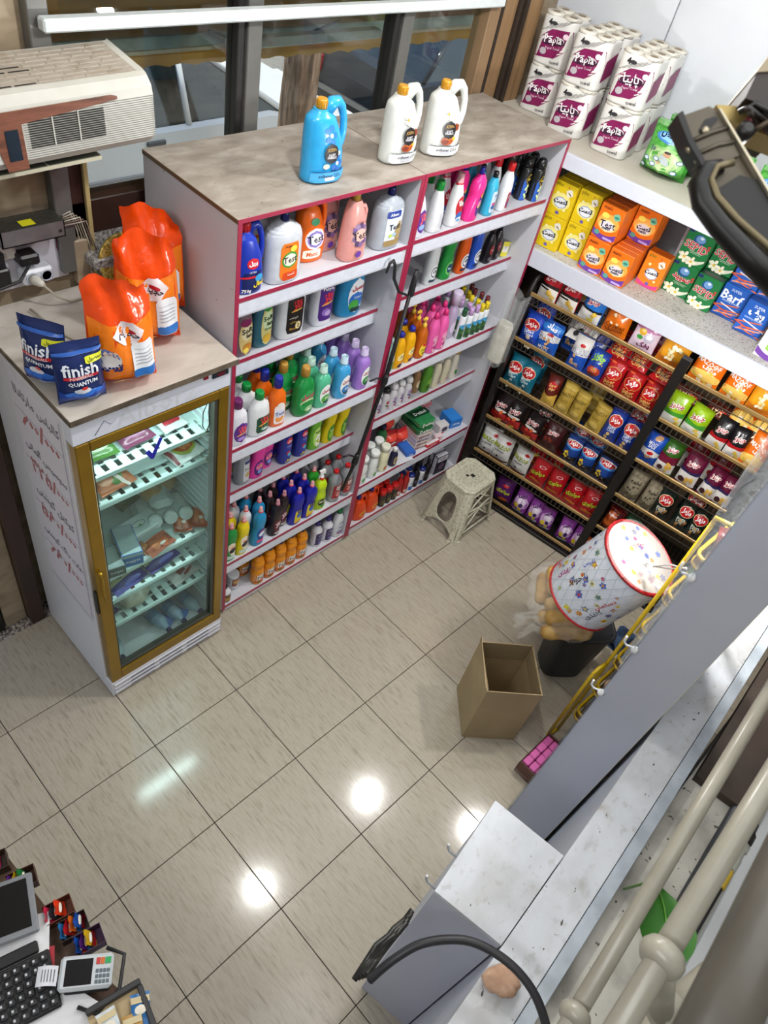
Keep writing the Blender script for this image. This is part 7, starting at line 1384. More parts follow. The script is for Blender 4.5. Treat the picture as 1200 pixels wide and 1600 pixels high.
obj('lid_print', lp_, inkm, dm, kind='stuff')
fm = MB().grid(lambda u, v: ((DR + .02*math.sin(11*u))*.98*v*math.cos(2*PI*u), (DR + .02*math.sin(9*u))*.98*v*math.sin(2*PI*u), DL + .008 + .012*math.sin(7*u*2*PI)*v*(1 - v) + .01*(1 - v)), 40, 8)
obj('film', fm, MFILM('drum_film', 'f4f4f2', .12), dm)
kn = dq.inverted() @ (Vector((2.30, -1.84, 1.30)) - botc)
obj('film_tail', MB().grid(lambda u, v: tuple(Vector((DR*.5*math.cos(TH), DR*.5*math.sin(TH), DL + .01)).lerp(kn, u) + Vector((.05*(v - .5)*(.4 + abs(u - .5)), .06*(v - .5)*(.4 + abs(u - .6)), .02*math.sin(9*v + 4*u)))), 12, 8), MFILM('drum_tail', 'efe9e2', .35), dm)
k2 = dq.inverted() @ (Vector((2.262, -1.835, 1.50)) - botc); k1 = dq.inverted() @ (Vector((2.34, -1.72, 1.33)) - botc)
obj('string', MB().tube([k1, k1.lerp(k2, .5) + Vector((0, .01, .0)), k2], .004, 6).tube([k1 + Vector((.01, .01, 0)), k1.lerp(k2, .5) + Vector((.01, 0, .01)), k2 + Vector((0, .012, .004))], .0035, 6), M('d8d4d4', .6), dm)
# ================================================================ yellow stand with trays
ys = empty('yellow_stand', 'yellow tubular display stand with stacked brown trays', 'stand', (2.15, -1.80, 0))
ym = M('c8a616', .35, var=.05)
def LW(x, y, z): return (x - 2.15, y + 1.80, z)
obj('post', MB().tube([LW(2.245, -1.815, .012), LW(2.245, -1.812, 1.78)], .0100, 10), ym, ys)
obj('front_loop', MB().tube([LW(2.155, -1.80, .06), LW(2.155, -1.80, .64), LW(2.165, -1.80, .69), LW(2.19, -1.803, .715), LW(2.235, -1.812, .72)], .0100, 10).tube([LW(2.155, -1.80, .06), LW(2.16, -1.80, .02), LW(2.20, -1.805, .012), LW(2.245, -1.815, .012)], .0100, 10), ym, ys)
obj('post', MB().tube([LW(2.245, -2.03, .012), LW(2.245, -2.03, 1.78)], .0100, 10), ym, ys); obj('post', MB().tube([LW(2.62, -2.04, .012), LW(2.62, -2.04, 1.5)], .013, 10), ym, ys)
obj('top_loop', MB().tube([LW(2.245, -1.812, 1.77), LW(2.25, -1.81, 1.80), LW(2.25, -1.86, 1.81), LW(2.245, -1.99, 1.81), LW(2.245, -2.03, 1.78)], .0100, 10), ym, ys)
trm = M2('brown_tray', [(.3, '5e4328'), (.7, '7b5a38')], 6, .6)
for k in range(6):
    z = .16 + k*.27; t = obj('tray', MB().box(LW(2.27, 0, 0)[0], LW(2.60, 0, 0)[0], LW(0, -2.02, 0)[1], LW(0, -1.85, 0)[1], z, z + .012, bv=.004), trm, ys)
    c = [(2.262, -1.90), (2.262, -1.86), (2.275, -1.838), (2.30, -1.832), (2.57, -1.845), (2.6, -1.86), (2.605, -1.9), (2.605, -1.99), (2.59, -2.02), (2.3, -2.025), (2.265, -2.0)]
    obj('tray_rim', MB().tube([LW(x, y, z + .075) for x, y in c], .009, 8, closed=True), ym, t)
    obj('tray_rim', MB().tube([LW(x, y, z + .02) for x, y in c], .007, 8, closed=True), ym, t)
    obj('tray_wall', MB().loft([[LW(x, y, z + .005) for x, y in c], [LW(x, y, z + .075) for x, y in c]], cap0=False, cap1=False, sm=False), trm, t)
for k, (x, y, z, r_, c, lb) in enumerate(((2.33, -1.90, .44 + .058, .046, 'd08a14', 'orange ball-shaped pack in a tray of the yellow stand, nearer floor'), (2.40, -1.935, .44 + .058, .045, 'd8981c', 'orange ball-shaped pack behind another in the yellow stand'), (2.34, -1.91, .71 + .058, .046, 'c98012', 'orange ball-shaped pack one tray higher in the yellow stand'))):
    obj('fruit_pack', MB().lathe([(.004, -r_), (r_*.6, -r_*.8), (r_*.95, -r_*.3), (r_, 0), (r_*.95, r_*.3), (r_*.6, r_*.8), (.004, r_)], 16), M(c, .35, bump=.3), loc=(x, y, z), label=lb, cat='pack', group='orange packs in the yellow stand')
for k, (z, c, lb) in enumerate(((.175, '1e1a1c', 'dark printed bag in the lowest tray of the yellow stand'), (.985, '9a968c', 'pale bag in the fourth tray of the yellow stand'), (1.255, '2c4a2c', 'dark green bag in the fifth tray of the yellow stand'), (1.525, '7a1c1c', 'dark red bag in the top tray of the yellow stand'))):
    flatbag('tray_bag', lb, 'bag', .16, .12, .04, c, [('o', '6a5a4c', 0, .5, .6, .4)] + blobs(['7a6a58', 'a08c6c', '4a3c38'], 0, .5, 6, .6, 30 + k, .1), (2.44, -1.93, z + .012), (math.radians(-35), 0, -.9), 'bags in the yellow stand', seed=60 + k)
# pink soap carton on the floor
pk = empty('soap_carton', 'small carton of pink wrapped bars on the floor by the yellow stand', 'carton', (1.985, -1.885, .001), -.02)
obj('tray', MB().box(-.125, .125, -.105, .085, 0, .004).box(-.125, .125, -.105, -.101, 0, .125).box(-.125, .125, .081, .085, 0, .10).box(-.125, -.121, -.105, .085, 0, .11).box(.121, .125, -.105, .085, 0, .125), M('5c3a30', .6), pk)
mbp = MB().box(-.0275, .0275, -.0195, .0195, 0, .026, bv=.005).mesh('bar', M('cf62a4', .25, var=.08))
for i in range(4):
    for j in range(4):
        for l in (0, 1):
            o = bpy.data.objects.new('bar', mbp); COL.objects.link(o); o.parent = pk; o.location = (-.088 + i*.0585, -.072 + j*.043, .062 + l*.027 + .003*((i + j) % 2)); o.rotation_euler = (0, 0, .02*((i*j) % 3 - 1))
obj('film', MB().grid(lambda u, v: (-.14 + .28*u, -.13 + .23*v - .02*math.sin(PI*u), .035 + .10*math.sin(PI*min(1, v*1.3 + .25))**.5 + .01*math.sin(9*u + 5*v)), 14, 12), MFILM('carton_film', 'd8c4c0', .16), pk)
# ================================================================ tall panel and white counters on the right
lav = M2('lavender_board', [(.3, 'b3b6c3'), (.7, 'bcbfcb')], 2, .45)
dirt = M2('dirty_white_top', [(.25, '9c9894'), (.38, 'c4c8cd'), (.65, 'd2d7dd'), (.85, 'b3aea8')], 7, .5, (1, 1.3, 1), 10, dist=.3, spots=[('968c80', 4, .50, .3, .5), ('8c857c', 30, .58, .12, .28), ('4c463f', 40, .705)])
Q0 = (1.539, -2.141)
def PQ(e, d, z=0): return (Q0[0] + e*EE[0] + d*EN[0], Q0[1] + e*EE[1] + d*EN[1], z)
tp_ = empty('tall_panel', 'tall narrow lavender-grey upright panel with clear edge strip and hooks', 'panel', PQ(0, 0), RZ)
pnl = obj('board', MB().box(-.217, -.014, 0, .02, .001, 3.45, bv=.001), lav, tp_)
obj('edge_band', MB().box(-.0145, -.0125, -.0006, .0206, 0.001, 3.45), M('cfcbb4', .4), tp_)
obj('light_block_board', MB().box(-.05, -.034, .0205, .62, 0.001, 3.45), lav, tp_)  # unseen board added to keep lamp light off the long counter
obj('clear_strip', MB().box(-.226, -.2175, -.012, .022, .2, 3.4), MGLASS('acrylic', 'eef2f4', .16, .12), tp_)
obj('clear_curtain', MB().grid(lambda u, v: (-.220 - (.015 + .085*v)*u, -.012 - .012*math.sin(u*7 + v*3), 1.62 + 1.7*v), 14, 20), MFILM('curtain_film', 'e8ecf0', .42), tp_)
for z in (1.43, 1.72, 2.12):
    obj('hook', MB().tube([(-.222, -.002, z), (-.25, -.01, z), (-.262, -.012, z + .012), (-.264, -.012, z + .04)], .004, 6), M('d4d6da', .3), tp_)
    obj('tie_knot', MB().lathe([(.004, -.016), (.014, -.006), (.012, .006), (.004, .016)], 7, X=Matrix.Translation((-.218, -.006, z))), M('e0e0e0', .5), tp_)
n1 = empty('low_counter', 'low white counter block with dirty top and hooks', 'counter', (.755, -2.07, 0))
H1 = 1.37
A_, B_, C_, D_ = [(x - .755, y + 2.07) for x, y in ((.915, -1.917), (.950, -2.1745), (.603, -2.1965), (.562, -1.968))]
def inset(P, k): cx_ = sum(p[0] for p in P)/4; cy_ = sum(p[1] for p in P)/4; return [(cx_ + (p[0] - cx_)*k, cy_ + (p[1] - cy_)*k) for p in P]
obj('carcass', MB().prism([D_, C_, B_, A_], .001, H1 - .018), lav, n1)
obj('top_board', MB().prism(inset([D_, C_, B_, A_], 1.004), H1 - .018, H1), dirt, n1)
for t_ in (.08, .42):
    hx_, hy_ = D_[0] + (A_[0] - D_[0])*t_, D_[1] + (A_[1] - D_[1])*t_
    obj('hook', MB().tube([(hx_, hy_, 1.31), (hx_ - .005, hy_ + .03, 1.31), (hx_ - .006, hy_ + .04, 1.325), (hx_ - .006, hy_ + .042, 1.345)], .004, 6), M('b8babd', .3, .5), n1)
ll = empty('long_counter', 'long narrow white counter with dirty two-part top beside the stair rail', 'counter', (.953, -2.177, 0), math.atan(.061))
obj('carcass', MB().box(-1.0, 1.6, -.174, -.004, .001, H1 - .018), lav, ll)
obj('top_board', MB().box(-1.0, 1.6, -.135, -.002, H1 - .018, H1, bv=.001), dirt, ll); obj('top_board', MB().box(-1.0, 1.6, -.178, -.138, H1 - .022, H1 - .003, bv=.001), M2('dirty_white_rail', [(.3, '9aa3ac'), (.6, 'bcc6cf'), (.8, '8f8c88')], 7, .5, spots=[('6c6660', 40, .7)]), ll)
obj('stair_ledge', MB().box(-.4, 3.6, -3.6, -2.335, 1.20, 1.30), M2('ledge_stone', [(.3, '8f8c84'), (.5, 'b9b6ac'), (.7, 'cdcac0')], 6, .6, spots=[('4c4740', 36, .66)]), kind='structure')
fo = obj('foam_lump', MB().grid(lambda u, v: ((.040 + .004*math.sin(3*u*2*PI + v*4) + .003*math.sin(7*u*6.28 + v*9))*math.sin(PI*min(max(v, .0), 1))**.45*math.cos(2*PI*u), (.05 + .006*math.sin(2*u*6.28 - v*5) + .003*math.sin(8*u*6.28))*math.sin(PI*min(max(v, .0), 1))**.45*math.sin(2*PI*u), .022 - .022*math.cos(PI*v) + .004*math.sin(11*u*6.28)*math.sin(PI*v)), 28, 10), M2('beige_foam', [(.3, 'b08a70'), (.7, 'd0ac92')], 24, .9, bump=.4), loc=(.525, -2.252, H1 + .001), rot=(0, 0, .5), label='torn beige foam lump lying on the long counter', cat='foam')
cbl = empty('power_cable', 'thick black cable arching from bundle over the white counters', 'cable', (.3, -2.01, 1.35))
def LC(x, y, z): return (x - .3, y + 2.01, z - 1.35)
obj('cable', MB().tube([LC(*q) for q in ((.262, -2.0, 1.36), (.30, -2.005, 1.395), (.345, -2.015, 1.425), (.40, -2.035, 1.45), (.455, -2.075, 1.468), (.50, -2.125, 1.48), (.528, -2.19, 1.487), (.54, -2.26, 1.49), (.535, -2.33, 1.48), (.51, -2.40, 1.45), (.47, -2.46, 1.40))], .0125, 10, smooth=4), M('26262a', .45), cbl)
bnd = MB()
for k in range(5): bnd.tube([LC(.455 + .01*k, -1.968 + .003*k, 1.32 - .004*k), LC(.40 + .008*k, -1.97 + .008*(k % 3), 1.30 + .008*math.sin(k)), LC(.34, -1.975 + .006*k, 1.31 + .006*k), LC(.27 - .006*k, -1.985 + .004*k, 1.335 - .01*k)], .009, 7)
obj('taped_bundle', bnd, M2('black_tape', [(.3, '141412'), (.6, '2c2b26'), (.8, '4a4740')], 40, .35), cbl)
# ================================================================ stair railing and what lies behind it
rm = M2('beige_enamel', [(.3, '8f8b7d'), (.7, 'a29e90')], 6, .3)
ra = empty('stair_railing', 'beige enamelled stair railing pipes with ball collars', 'railing', (.25, -2.30, 0))
def LR(x, y, z): return (x - .25, y + 2.30, z)
def pipe(a, b, r, nm='pipe'): return obj(nm, MB().tube([LR(*a), LR(*b)], r, 16), rm, ra)
def collar(p, d, r):
    q = Vector(d).normalized().to_track_quat('Z', 'Y').to_matrix().to_4x4(); X = Matrix.Translation(LR(*p)) @ q
    obj('collar', MB().lathe([(r*.9, -r*.95), (r*1.35, -r*.7), (r*1.6, -r*.2), (r*1.6, r*.2), (r*1.35, r*.7), (r*.9, r*.95)], 18, X=X), rm, ra)
pipe((.20, -2.311, 2.19), (1.9, -2.215, 2.23), .0175); collar((.285, -2.306, 2.195), (1, .05, .02), .0185)
pipe((.02, -2.278, 2.64), (1.3, -2.247, 2.67), .0178); collar((.242, -2.272, 2.648), (1, .025, .02), .019)
obj('pipe', MB().tube([LR(-.10, -2.263, 3.0), LR(.6, -2.225, 3.0)], .029, 16), M2('dark_enamel', [(.3, '4a463f'), (.7, '5c574e')], 6, .35), ra)
pipe((.242, -2.275, 2.645), (.30, -2.36, 2.42), .018); pipe((.285, -2.36, 2.42), (.62, -2.45, 2.40), .021); pipe((.26, -2.37, 2.30), (.66, -2.50, 2.28), .021)
obj('joint', MB().lathe([(.018, -.02), (.03, -.01), (.03, .012), (.018, .025)], 14, X=Matrix.Translation(LR(.31, -2.362, 2.42)) @ Matrix.Rotation(1.3, 4, 'Y')), rm, ra)
pipe((.33, -2.45, 1.3), (.33, -2.45, 2.3), .018)
c1 = obj('rubber_hose', MB().tube([(.35, -2.59, 1.318), (.74, -2.557, 1.318), (1.2, -2.524, 1.318), (1.9, -2.495, 1.318), (2.6, -2.48, 1.318)], .0175, 10), M('3a3c40', .5), label='grey-black rubber hose lying on the ledge behind the rail', cat='hose')
c2 = empty('signal_cable', 'black cable with clear connector and yellow sleeve behind the rails', 'cable', (.95, -2.45, 1.9))
def LS(x, y, z): return (x - .95, y + 2.45, z - 1.9)
obj('cable', MB().tube([LS(.45, -2.44, 1.86), LS(.62, -2.47, 1.89), LS(.75, -2.46, 1.9), LS(.90, -2.456, 1.9)], .011, 8).tube([LS(1.10, -2.448, 1.9), LS(1.18, -2.436, 1.91), LS(1.27, -2.425, 1.94), LS(1.4, -2.40, 2.0)], .011, 8).tube([LS(1.06, -2.44, 1.93), LS(1.15, -2.41, 1.96), LS(1.3, -2.38, 1.98)], .006, 6), M('1d1e20', .45), c2)
dx = Matrix.Translation(LS(.90, -2.456, 1.9)) @ Vector((1, .03, 0)).to_track_quat('Z', 'Y').to_matrix().to_4x4()
obj('yellow_sleeve', MB().lathe([(.012, .0), (.0145, .004), (.0145, .056), (.013, .06)], 12, X=dx), M('b89a2c', .4), c2)
obj('clear_connector', MB().lathe([(.013, .062), (.016, .066), (.016, .10), (.014, .104), (.014, .13), (.019, .134), (.019, .15), (.014, .155)], 14, X=dx), M('a8aaa0', .15, alpha=.6), c2)
obj('plug_end', MB().lathe([(.016, .156), (.019, .165), (.019, .19), (.013, .20), (.011, .23)], 12, X=dx), M('17181a', .4), c2)
lf = empty('plant_leaf', 'single bright green leaf hanging behind the stair rail', 'leaf', (.562, -2.352, 2.165), (math.radians(0), math.radians(0), math.radians(40)))
def leaf(u, v):
    t = -.08 + .16*u; w_ = .062*math.sin(PI*min(max(u, .02), .98))**.75*(1.15 - .4*u); q = 2*v - 1
    return (t, q*w_, .012*(1 - q*q)*-1 + .02*math.sin(PI*u) - .008*abs(q))
lm_ = M2('leaf_green', [(.3, '1f5c0c'), (.7, '357a16')], 10, .4)
obj('blade', MB().grid(leaf, 14, 8), lm_, lf); obj('midrib', MB().tube([(-.07, 0, .0), (-.03, 0, .008), (.03, 0, .010), (.068, 0, .0)], .0018, 5), M('5f9a34', .5), lf)
obj('stalk', MB().tube([(.07, 0, .0), (.09, .01, -.04), (.10, .02, -.12)], .003, 5), M('4a7a2c', .5), lf)
sheet = empty('white_board', 'white sheet board leaning behind the railing pipes', 'board', (0, 0, 0))
obj('board', MB().prism([(.62, -2.56), (1.9, -2.50), (1.9, -2.86), (.75, -2.86)], 1.60, 1.612), M2('sheet_white', [(.3, 'b4b8ba'), (.7, 'c6cacc')], 3, .5), sheet); obj('support', MB().box(1.0, 1.06, -2.8, -2.74, 1.301, 1.60).box(1.6, 1.66, -2.7, -2.64, 1.301, 1.60), M('55524c', .6), sheet)
obj('board_edge', MB().prism([(.62, -2.558), (1.9, -2.498), (1.9, -2.502), (.62, -2.562)], 1.596, 1.616), M('8a8c88', .5), sheet)
obj('shadow_board', MB().prism([(.74, -2.66), (2.2, -2.60), (2.2, -2.9), (.74, -2.9)], 1.90, 1.915), M('3b2a22', .6), label='dark brown board standing for the shade beneath the lower railing pipes', cat='board')  # dark colour stands in for the deep shade under the pipes
# ================================================================ metal bracket and lamp near the camera
cl = empty('metal_bracket', 'bent dark bronze metal bracket with long loop arm, close to the camera', 'bracket', (.40, -1.80, 3.46))
bz = M2('bronze_metal', [(.3, '453f36'), (.7, '5c5548')], 20, .4, metal=.55); dk = M('0d0b09', .4, .2)
R_, U_ = Vector((.7025, -.688, .181)), Vector((.424, .609, .670)); F_ = R_.cross(U_)*-1
XB = Matrix.Translation((0, 0, 0)) @ Matrix((( R_.x, U_.x, -F_.x), (R_.y, U_.y, -F_.y), (R_.z, U_.z, -F_.z))).to_4x4()
S_ = .8/1160/1.09
def pb_(u, v): return ((u - 1118)*S_*1.0, -(v - 258)*S_)
def plate(nm, pts, z0, z1, m): obj(nm, MB().prism([pb_(*q) for q in pts][::-1], z0, z1, X=XB), m, cl)
plate('hinge_plate', [(1062, 186), (1106, 170), (1119, 178), (1140, 222), (1150, 240), (1096, 262), (1088, 256)], -.006, .004, bz)
plate('hinge_lip', [(1056, 188), (1064, 183), (1078, 222), (1098, 258), (1092, 262), (1072, 228)], -.012, .012, dk)
plate('bright_edge', [(1117, 176), (1121, 177), (1206, 318), (1206, 326)], -.01, .008, M('b0a690', .3, .6))
plate('arm_body', [(1094, 262), (1118, 252), (1150, 238), (1212, 330), (1212, 420), (1150, 330), (1120, 300)], -.012, .0, bz)
plate('recess', [(1118, 288), (1150, 268), (1178, 276), (1212, 330), (1212, 395), (1170, 350)], .0, .004, dk)
lp = [(1122, 258), (1102, 262), (1090, 282), (1096, 310), (1120, 342), (1160, 385), (1215, 440)]
obj('loop_arm', MB().tube([tuple(XB @ Vector((*pb_(*q), .006))) for q in lp], [.007, .009, .0095, .010, .0105, .0115, .0125], 10), dk, cl)
obj('loop_inner', MB().tube([tuple(XB @ Vector((*pb_(*q), .012))) for q in ((1135, 256), (1112, 262), (1103, 280), (1112, 304), (1140, 336), (1190, 380), (1215, 405))], .0035, 8), M('6c6148', .35, .6), cl)
obj('slot', MB().prism([pb_(*q) for q in ((1092, 204), (1100, 190), (1114, 186), (1118, 190), (1106, 204), (1096, 214))][::-1], .0041, .006, X=XB), dk, cl)
for q in ((1078, 232), (1090, 248), (1100, 206)): obj('rivet', MB().lathe([(.004, 0), (.0035, .003), (.001, .004)], 10, X=XB @ Matrix.Translation((*pb_(*q), .004))), M('a59a84', .3, .8), cl)
for k in range(2): obj('ridge', MB().tube([tuple(XB @ Vector((*pb_(*q), .005))) for q in ((1078 + 8*k, 222 + 18*k), (1110 + 8*k, 208 + 18*k), (1136 + 4*k, 200 + 22*k))], .0022, 6), bz, cl)
lb_ = empty('brown_lamp_housing', 'brown translucent lamp housing with tangled wires, right edge near the bracket', 'lamp', (.55, -1.75, 3.48))
S2_ = .95/1160/1.10
def pl_(u, v): return ((u - 1172)*S2_, -(v - 165)*S2_)
obj('housing', MB().prism([pl_(*q) for q in ((1148, 176), (1162, 146), (1178, 124), (1215, 92), (1215, 205), (1190, 192))][::-1], -.05, .03, X=XB), M2('amber_plastic', [(.3, '1c110a'), (.7, '2a1a10')], 5, .5), lb_)
obj('shade_rim', MB().prism([pl_(*q) for q in ((1162, 143), (1178, 121), (1215, 88), (1215, 120), (1180, 142))][::-1], -.052, .032, X=XB), M('8f8066', .4), lb_)
obj('lamp_plate', MB().prism([pl_(*q) for q in ((1122, 170), (1150, 172), (1215, 210), (1215, 222), (1150, 196), (1128, 186))][::-1], -.02, .01, X=XB), M('9a8550', .3, .5), lb_)
q_ = random.Random(9)
for k in range(6):
    obj('wire', MB().tube([tuple(XB @ Vector((*pl_(u, v), .02 + .01*math.sin(k + i)))) for i, (u, v) in enumerate(((1146 + 4*k, 188 + 3*k), (1160 + q_.uniform(-8, 14), 182 + 6*k), (1180, 190 + q_.uniform(-10, 24)), (1200, 205 + q_.uniform(-10, 30)), (1222, 225 + q_.uniform(-20, 30))))], .003, 6), M(['15130f', '1c1712', '2a2018', '5c1c24', '15130f', '4a3c28'][k], .4), lb_)
obj('wire_nut', MB().lathe([(.004, -.01), (.009, -.006), (.009, .008), (.004, .012)], 10, X=XB @ Matrix.Translation((*pl_(1152, 216), .02))), M('14120f', .4), lb_)

obj('shade_plank', MB().prism([(1.58, -2.345), (3.4, -2.24), (3.4, -2.95), (1.66, -2.95)][::-1], 1.302, 1.34), M2('shade_plank_brown', [(.3, '2c221b'), (.7, '43352a')], 6, .6), label='dark brown plank standing for the deep shade beyond the long white counter', cat='shade plank')  # plank added to darken the ledge, its shade put into the colour
# ================================================================ cash desk, bottom left
dk_ = empty('cash_desk', 'white cash desk at the lower left corner', 'desk', (-.60, -1.45, 0))
obj('carcass', MB().prism([(-.3, .62), (.315, .52), (.345, .10), (.425, -.25), (.425, -.6), (-.3, -.6)][::-1], .001, .93), lav, dk_)
obj('desk_top', MB().prism([(-.3, .56), (.235, .40), (.275, .08), (.345, -.1), (.40, -.6), (-.3, -.6)][::-1], .965, .99), M('d4d5d8', .35, var=.03), dk_)
obj('candy_ledge', MB().prism([(-.3, .64), (.318, .53), (.35, .10), (.43, -.25), (.43, -.6), (-.3, -.6)][::-1], .93, .945), M('4b3320', .6), dk_)
mo = empty('monitor', 'black screen slab with silver edge at the left picture edge', 'monitor', (-.36, -1.10, 1.02), math.radians(-20))
obj('bezel', MB().box(-.26, .085, -.095, .085, .0, .018, bv=.004), M('8c9096', .3, .5), mo); obj('screen', MB().box(-.26, .068, -.075, .07, .0182, .020), M('08090b', .12), mo)
obj('stand', MB().box(-.15, -.05, -.03, .03, -.03, 0, bv=.004), M('1c1c1e', .5), mo)
kb = empty('keyboard', 'black keyboard with white legends beside the card terminal', 'keyboard', (-.415, -1.31, .991), math.radians(-15))
obj('case', MB().box(-.28, .085, -.10, .065, 0, .016, bv=.004), M('141416', .4), kb)
km = MB().box(-.0105, .0105, -.0105, .0105, 0, .008, bv=.003).mesh('key', M('1e1f22', .4)); kl = MB().box(-.003, .003, -.0035, .0035, 0, .0003).mesh('legend', M('b8bcc2', .4))
for i in range(13):
    for j in range(6):
        o = bpy.data.objects.new('key', km); COL.objects.link(o); o.parent = kb; o.location = (.068 - i*.0258, -.082 + j*.0252, .016)
        g_ = bpy.data.objects.new('legend', kl); COL.objects.link(g_); g_.parent = o; g_.location = (-.002, .002, .0081)
obj('palm_edge', MB().box(-.2, .06, .068, .105, 0, .012, bv=.005), M('101012', .5), kb)
po_ = empty('card_terminal', 'white card payment terminal with dark screen and keypad', 'card terminal', (-.268, -1.402, .991), math.radians(-37))
obj('housing', MB().box(-.075, .075, -.046, .046, .012, .036, bv=.008), M('c2c8cc', .35, var=.03), po_); obj('base', MB().box(-.06, .07, -.05, .04, 0, .014, bv=.006), M('1b1c1e', .5), po_)
obj('screen', MB().box(-.058, .018, -.034, .034, .0362, .037), M('0c0e12', .12), po_)
for i in range(4):
    for j in range(3): obj('key', MB().box(.028 + i*.0105, .0365 + i*.0105, -.034 + j*.014, -.024 + j*.014, .036, .0385, bv=.001), M('5c6670', .4), po_)
for k, c in enumerate(('c03a34', 'd06a2c', '2a9a58')): obj('key', MB().box(.027 + k*.0125, .038 + k*.0125 + (.006 if k == 2 else 0), .016, .034, .036, .0386, bv=.001), M(c, .4), po_)
obj('receipt', MB().grid(lambda u, v: (-.078 - .055*u, -.03 + .052*v, .036 + .018*math.sin(PI*u*.8)), 8, 4), M('d4d6dc', .6), po_)
rl = MB()
for k in range(5): rl.add([(-.085 - .008*k, -.02 + .032*v, .0375 + .018*math.sin(PI*(.007 + .008*k)/.055*.8)) for v in (0, 1)] + [(-.087 - .008*k, -.02 + .032*v, .0378 + .018*math.sin(PI*(.009 + .008*k)/.055*.8)) for v in (1, 0)], [(0, 1, 2, 3)])
obj('receipt_print', rl, M('4a4a55', .6), po_)
obj('terminal_cable', MB().tube([(-.33, -1.46, 1.0), (-.30, -1.51, .996), (-.22, -1.50, .996), (-.16, -1.43, .998), (-.19, -1.38, 1.0)], .006, 8), M('1c1c1e', .5), label='black cable curling round the card terminal', cat='cable')
pp_ = empty('paper_stack', 'white papers with red edge between keyboard and terminal', 'papers', (-.365, -1.235, .9905), -.5)
obj('sheet', MB().box(-.1, .06, -.09, .10, 0, .003), M('d6d6d8', .6), pp_); obj('red_folder', MB().box(-.02, .075, -.105, -.0, -.0, .0025), M('a01c2c', .5), pp_)
CAND = ['a81c22', 'd8641c', '1c4a9c', '4c1c6a', 'c8a01c', '1c6a34', 'c82c4a', '2c2c34', 'd83a1c', '2a6ca8']
q_ = random.Random(4)
boxes_ = ((-.318, -.935, -.25, '3c2a1c', 3), (-.275, -1.035, -.25, '4c2c1c', 3), (-.235, -1.19, -.2, '5c2c14', 3), (-.225, -1.26, -.2, '2c1c14', 4), (-.21, -1.325, -.2, '3c1c3c', 3))
for bi, (x, y, r_, c, n_) in enumerate(boxes_):
    t = empty('candy_box', ['open', 'second open', 'third open', 'fourth open', 'last open'][bi] + ' candy box along the desk edge, counted from the monitor', 'candy box', (x, y, .946), r_)
    obj('tray', MB().box(-.05, .035, -.03, .03, 0, .003).box(-.05, .035, -.03, -.028, 0, .05).box(-.05, .035, .028, .03, 0, .05).box(.033, .035, -.028, .028, 0, .05).box(-.05, -.048, -.028, .028, 0, .03), M(c, .6), t)
    for k in range(n_):
        col = CAND[(bi*3 + k) % 10]
        flatbag('candy_packet', f'{["red", "orange", "blue", "purple", "yellow", "green", "pink", "black", "scarlet", "azure"][(bi*3 + k) % 10]} candy packet standing in {["first", "second", "third", "fourth", "last"][bi]} desk candy box', 'candy', .044, .062, .007, col, [('o', 'e8e0d0', 0, .6, .7, .2), ('z', CAND[(bi + k + 4) % 10], .1, .4, 0, .1)], (x - .022 + k*.016, y + .0, .951), (math.radians(-25), 0, r_ + 1.3), 'candy packets in the desk boxes', seed=80 + k)
tf = empty('display_tray', 'black framed glass candy tray at the bottom of desk', 'tray', (-.205, -1.62, .992), math.radians(-12))
obj('frame', MB().box(-.14, .02, .092, .11, 0, .03, bv=.003).box(.005, .022, -.2, .092, 0, .03, bv=.003), M('2a2a2c', .5), tf); obj('liner', MB().box(-.14, .005, -.2, .092, 0, .004), M('b09a72', .6), tf)
for k, (x, y, c, lb) in enumerate(((-.025, .03, '2a6ca8', 'blue and gold wafer packet in the framed desk tray'), (-.055, -.01, 'b0863c', 'golden biscuit packet in the framed desk tray'), (-.03, -.06, '2c1c3c', 'dark violet packet in the framed desk tray'), (-.10, .035, 'c4ccd0', 'silver packet in the framed desk tray'), (-.105, -.03, '17432c', 'dark green packet in the framed desk tray'))):
    P_ = tf.matrix_basis @ Vector((x, y, .016))
    flatbag('snack_packet', lb, 'snack', .055, .085, .009, c, [('o', 'e0d8c8', 0, .5, .6, .3), ('z', 'c8b890', .7, .9, 0, 0)], (P_.x, P_.y - .04, P_.z), (math.radians(-84), 0, -.5 + .1*k), seed=90 + k)
# ================================================================ food inside the fridge
def fl(name, label, cat, w_, h_, t_, col, items, x, y, z, rz=0, seed=5, tilt=-86, **k):
    return flatbag(name, label, cat, w_, h_, t_, col, items, (x, y, z), (math.radians(tilt), 0, rz), seed=seed, **k)
z1, z2, z3, z4, z5, z6 = 1.491, 1.326, .846, .669, .476, .165
fl('food_bag', 'green packet at the left end of top fridge shelf', 'food bag', .14, .10, .02, '3f6a2c', [('o', 'a8b890', 0, .5, .7, .4)], .665, .0, z1 + .02)
fl('food_bag', 'purple-pink packet in the middle of top fridge shelf', 'food bag', .15, .10, .022, '6e3450', [('o', '8c5070', 0, .5, .8, .5)], .83, -.0, z1 + .022, .1)
fl('food_bag', 'red labelled packet at the right of top fridge shelf', 'food bag', .12, .12, .014, 'c8ccc8', [('r', 'a02430', 0, .4, .7, .3)], 1.0, -.0, z1 + .016, .1)
fl('food_bag', 'orange and green sausage packet on second fridge shelf, left', 'food bag', .17, .11, .022, 'b86a44', [('o', '4a7a34', .1, .5, .4, .7, .6), ('o', 'd89878', -.4, .5, .4, .5), ('o', '2c3c2c', .7, .6, .16, .2), ('r', 'e8d8d0', .3, .3, .1, .8, .5)], .70, -.035, z2 + .023, .1)
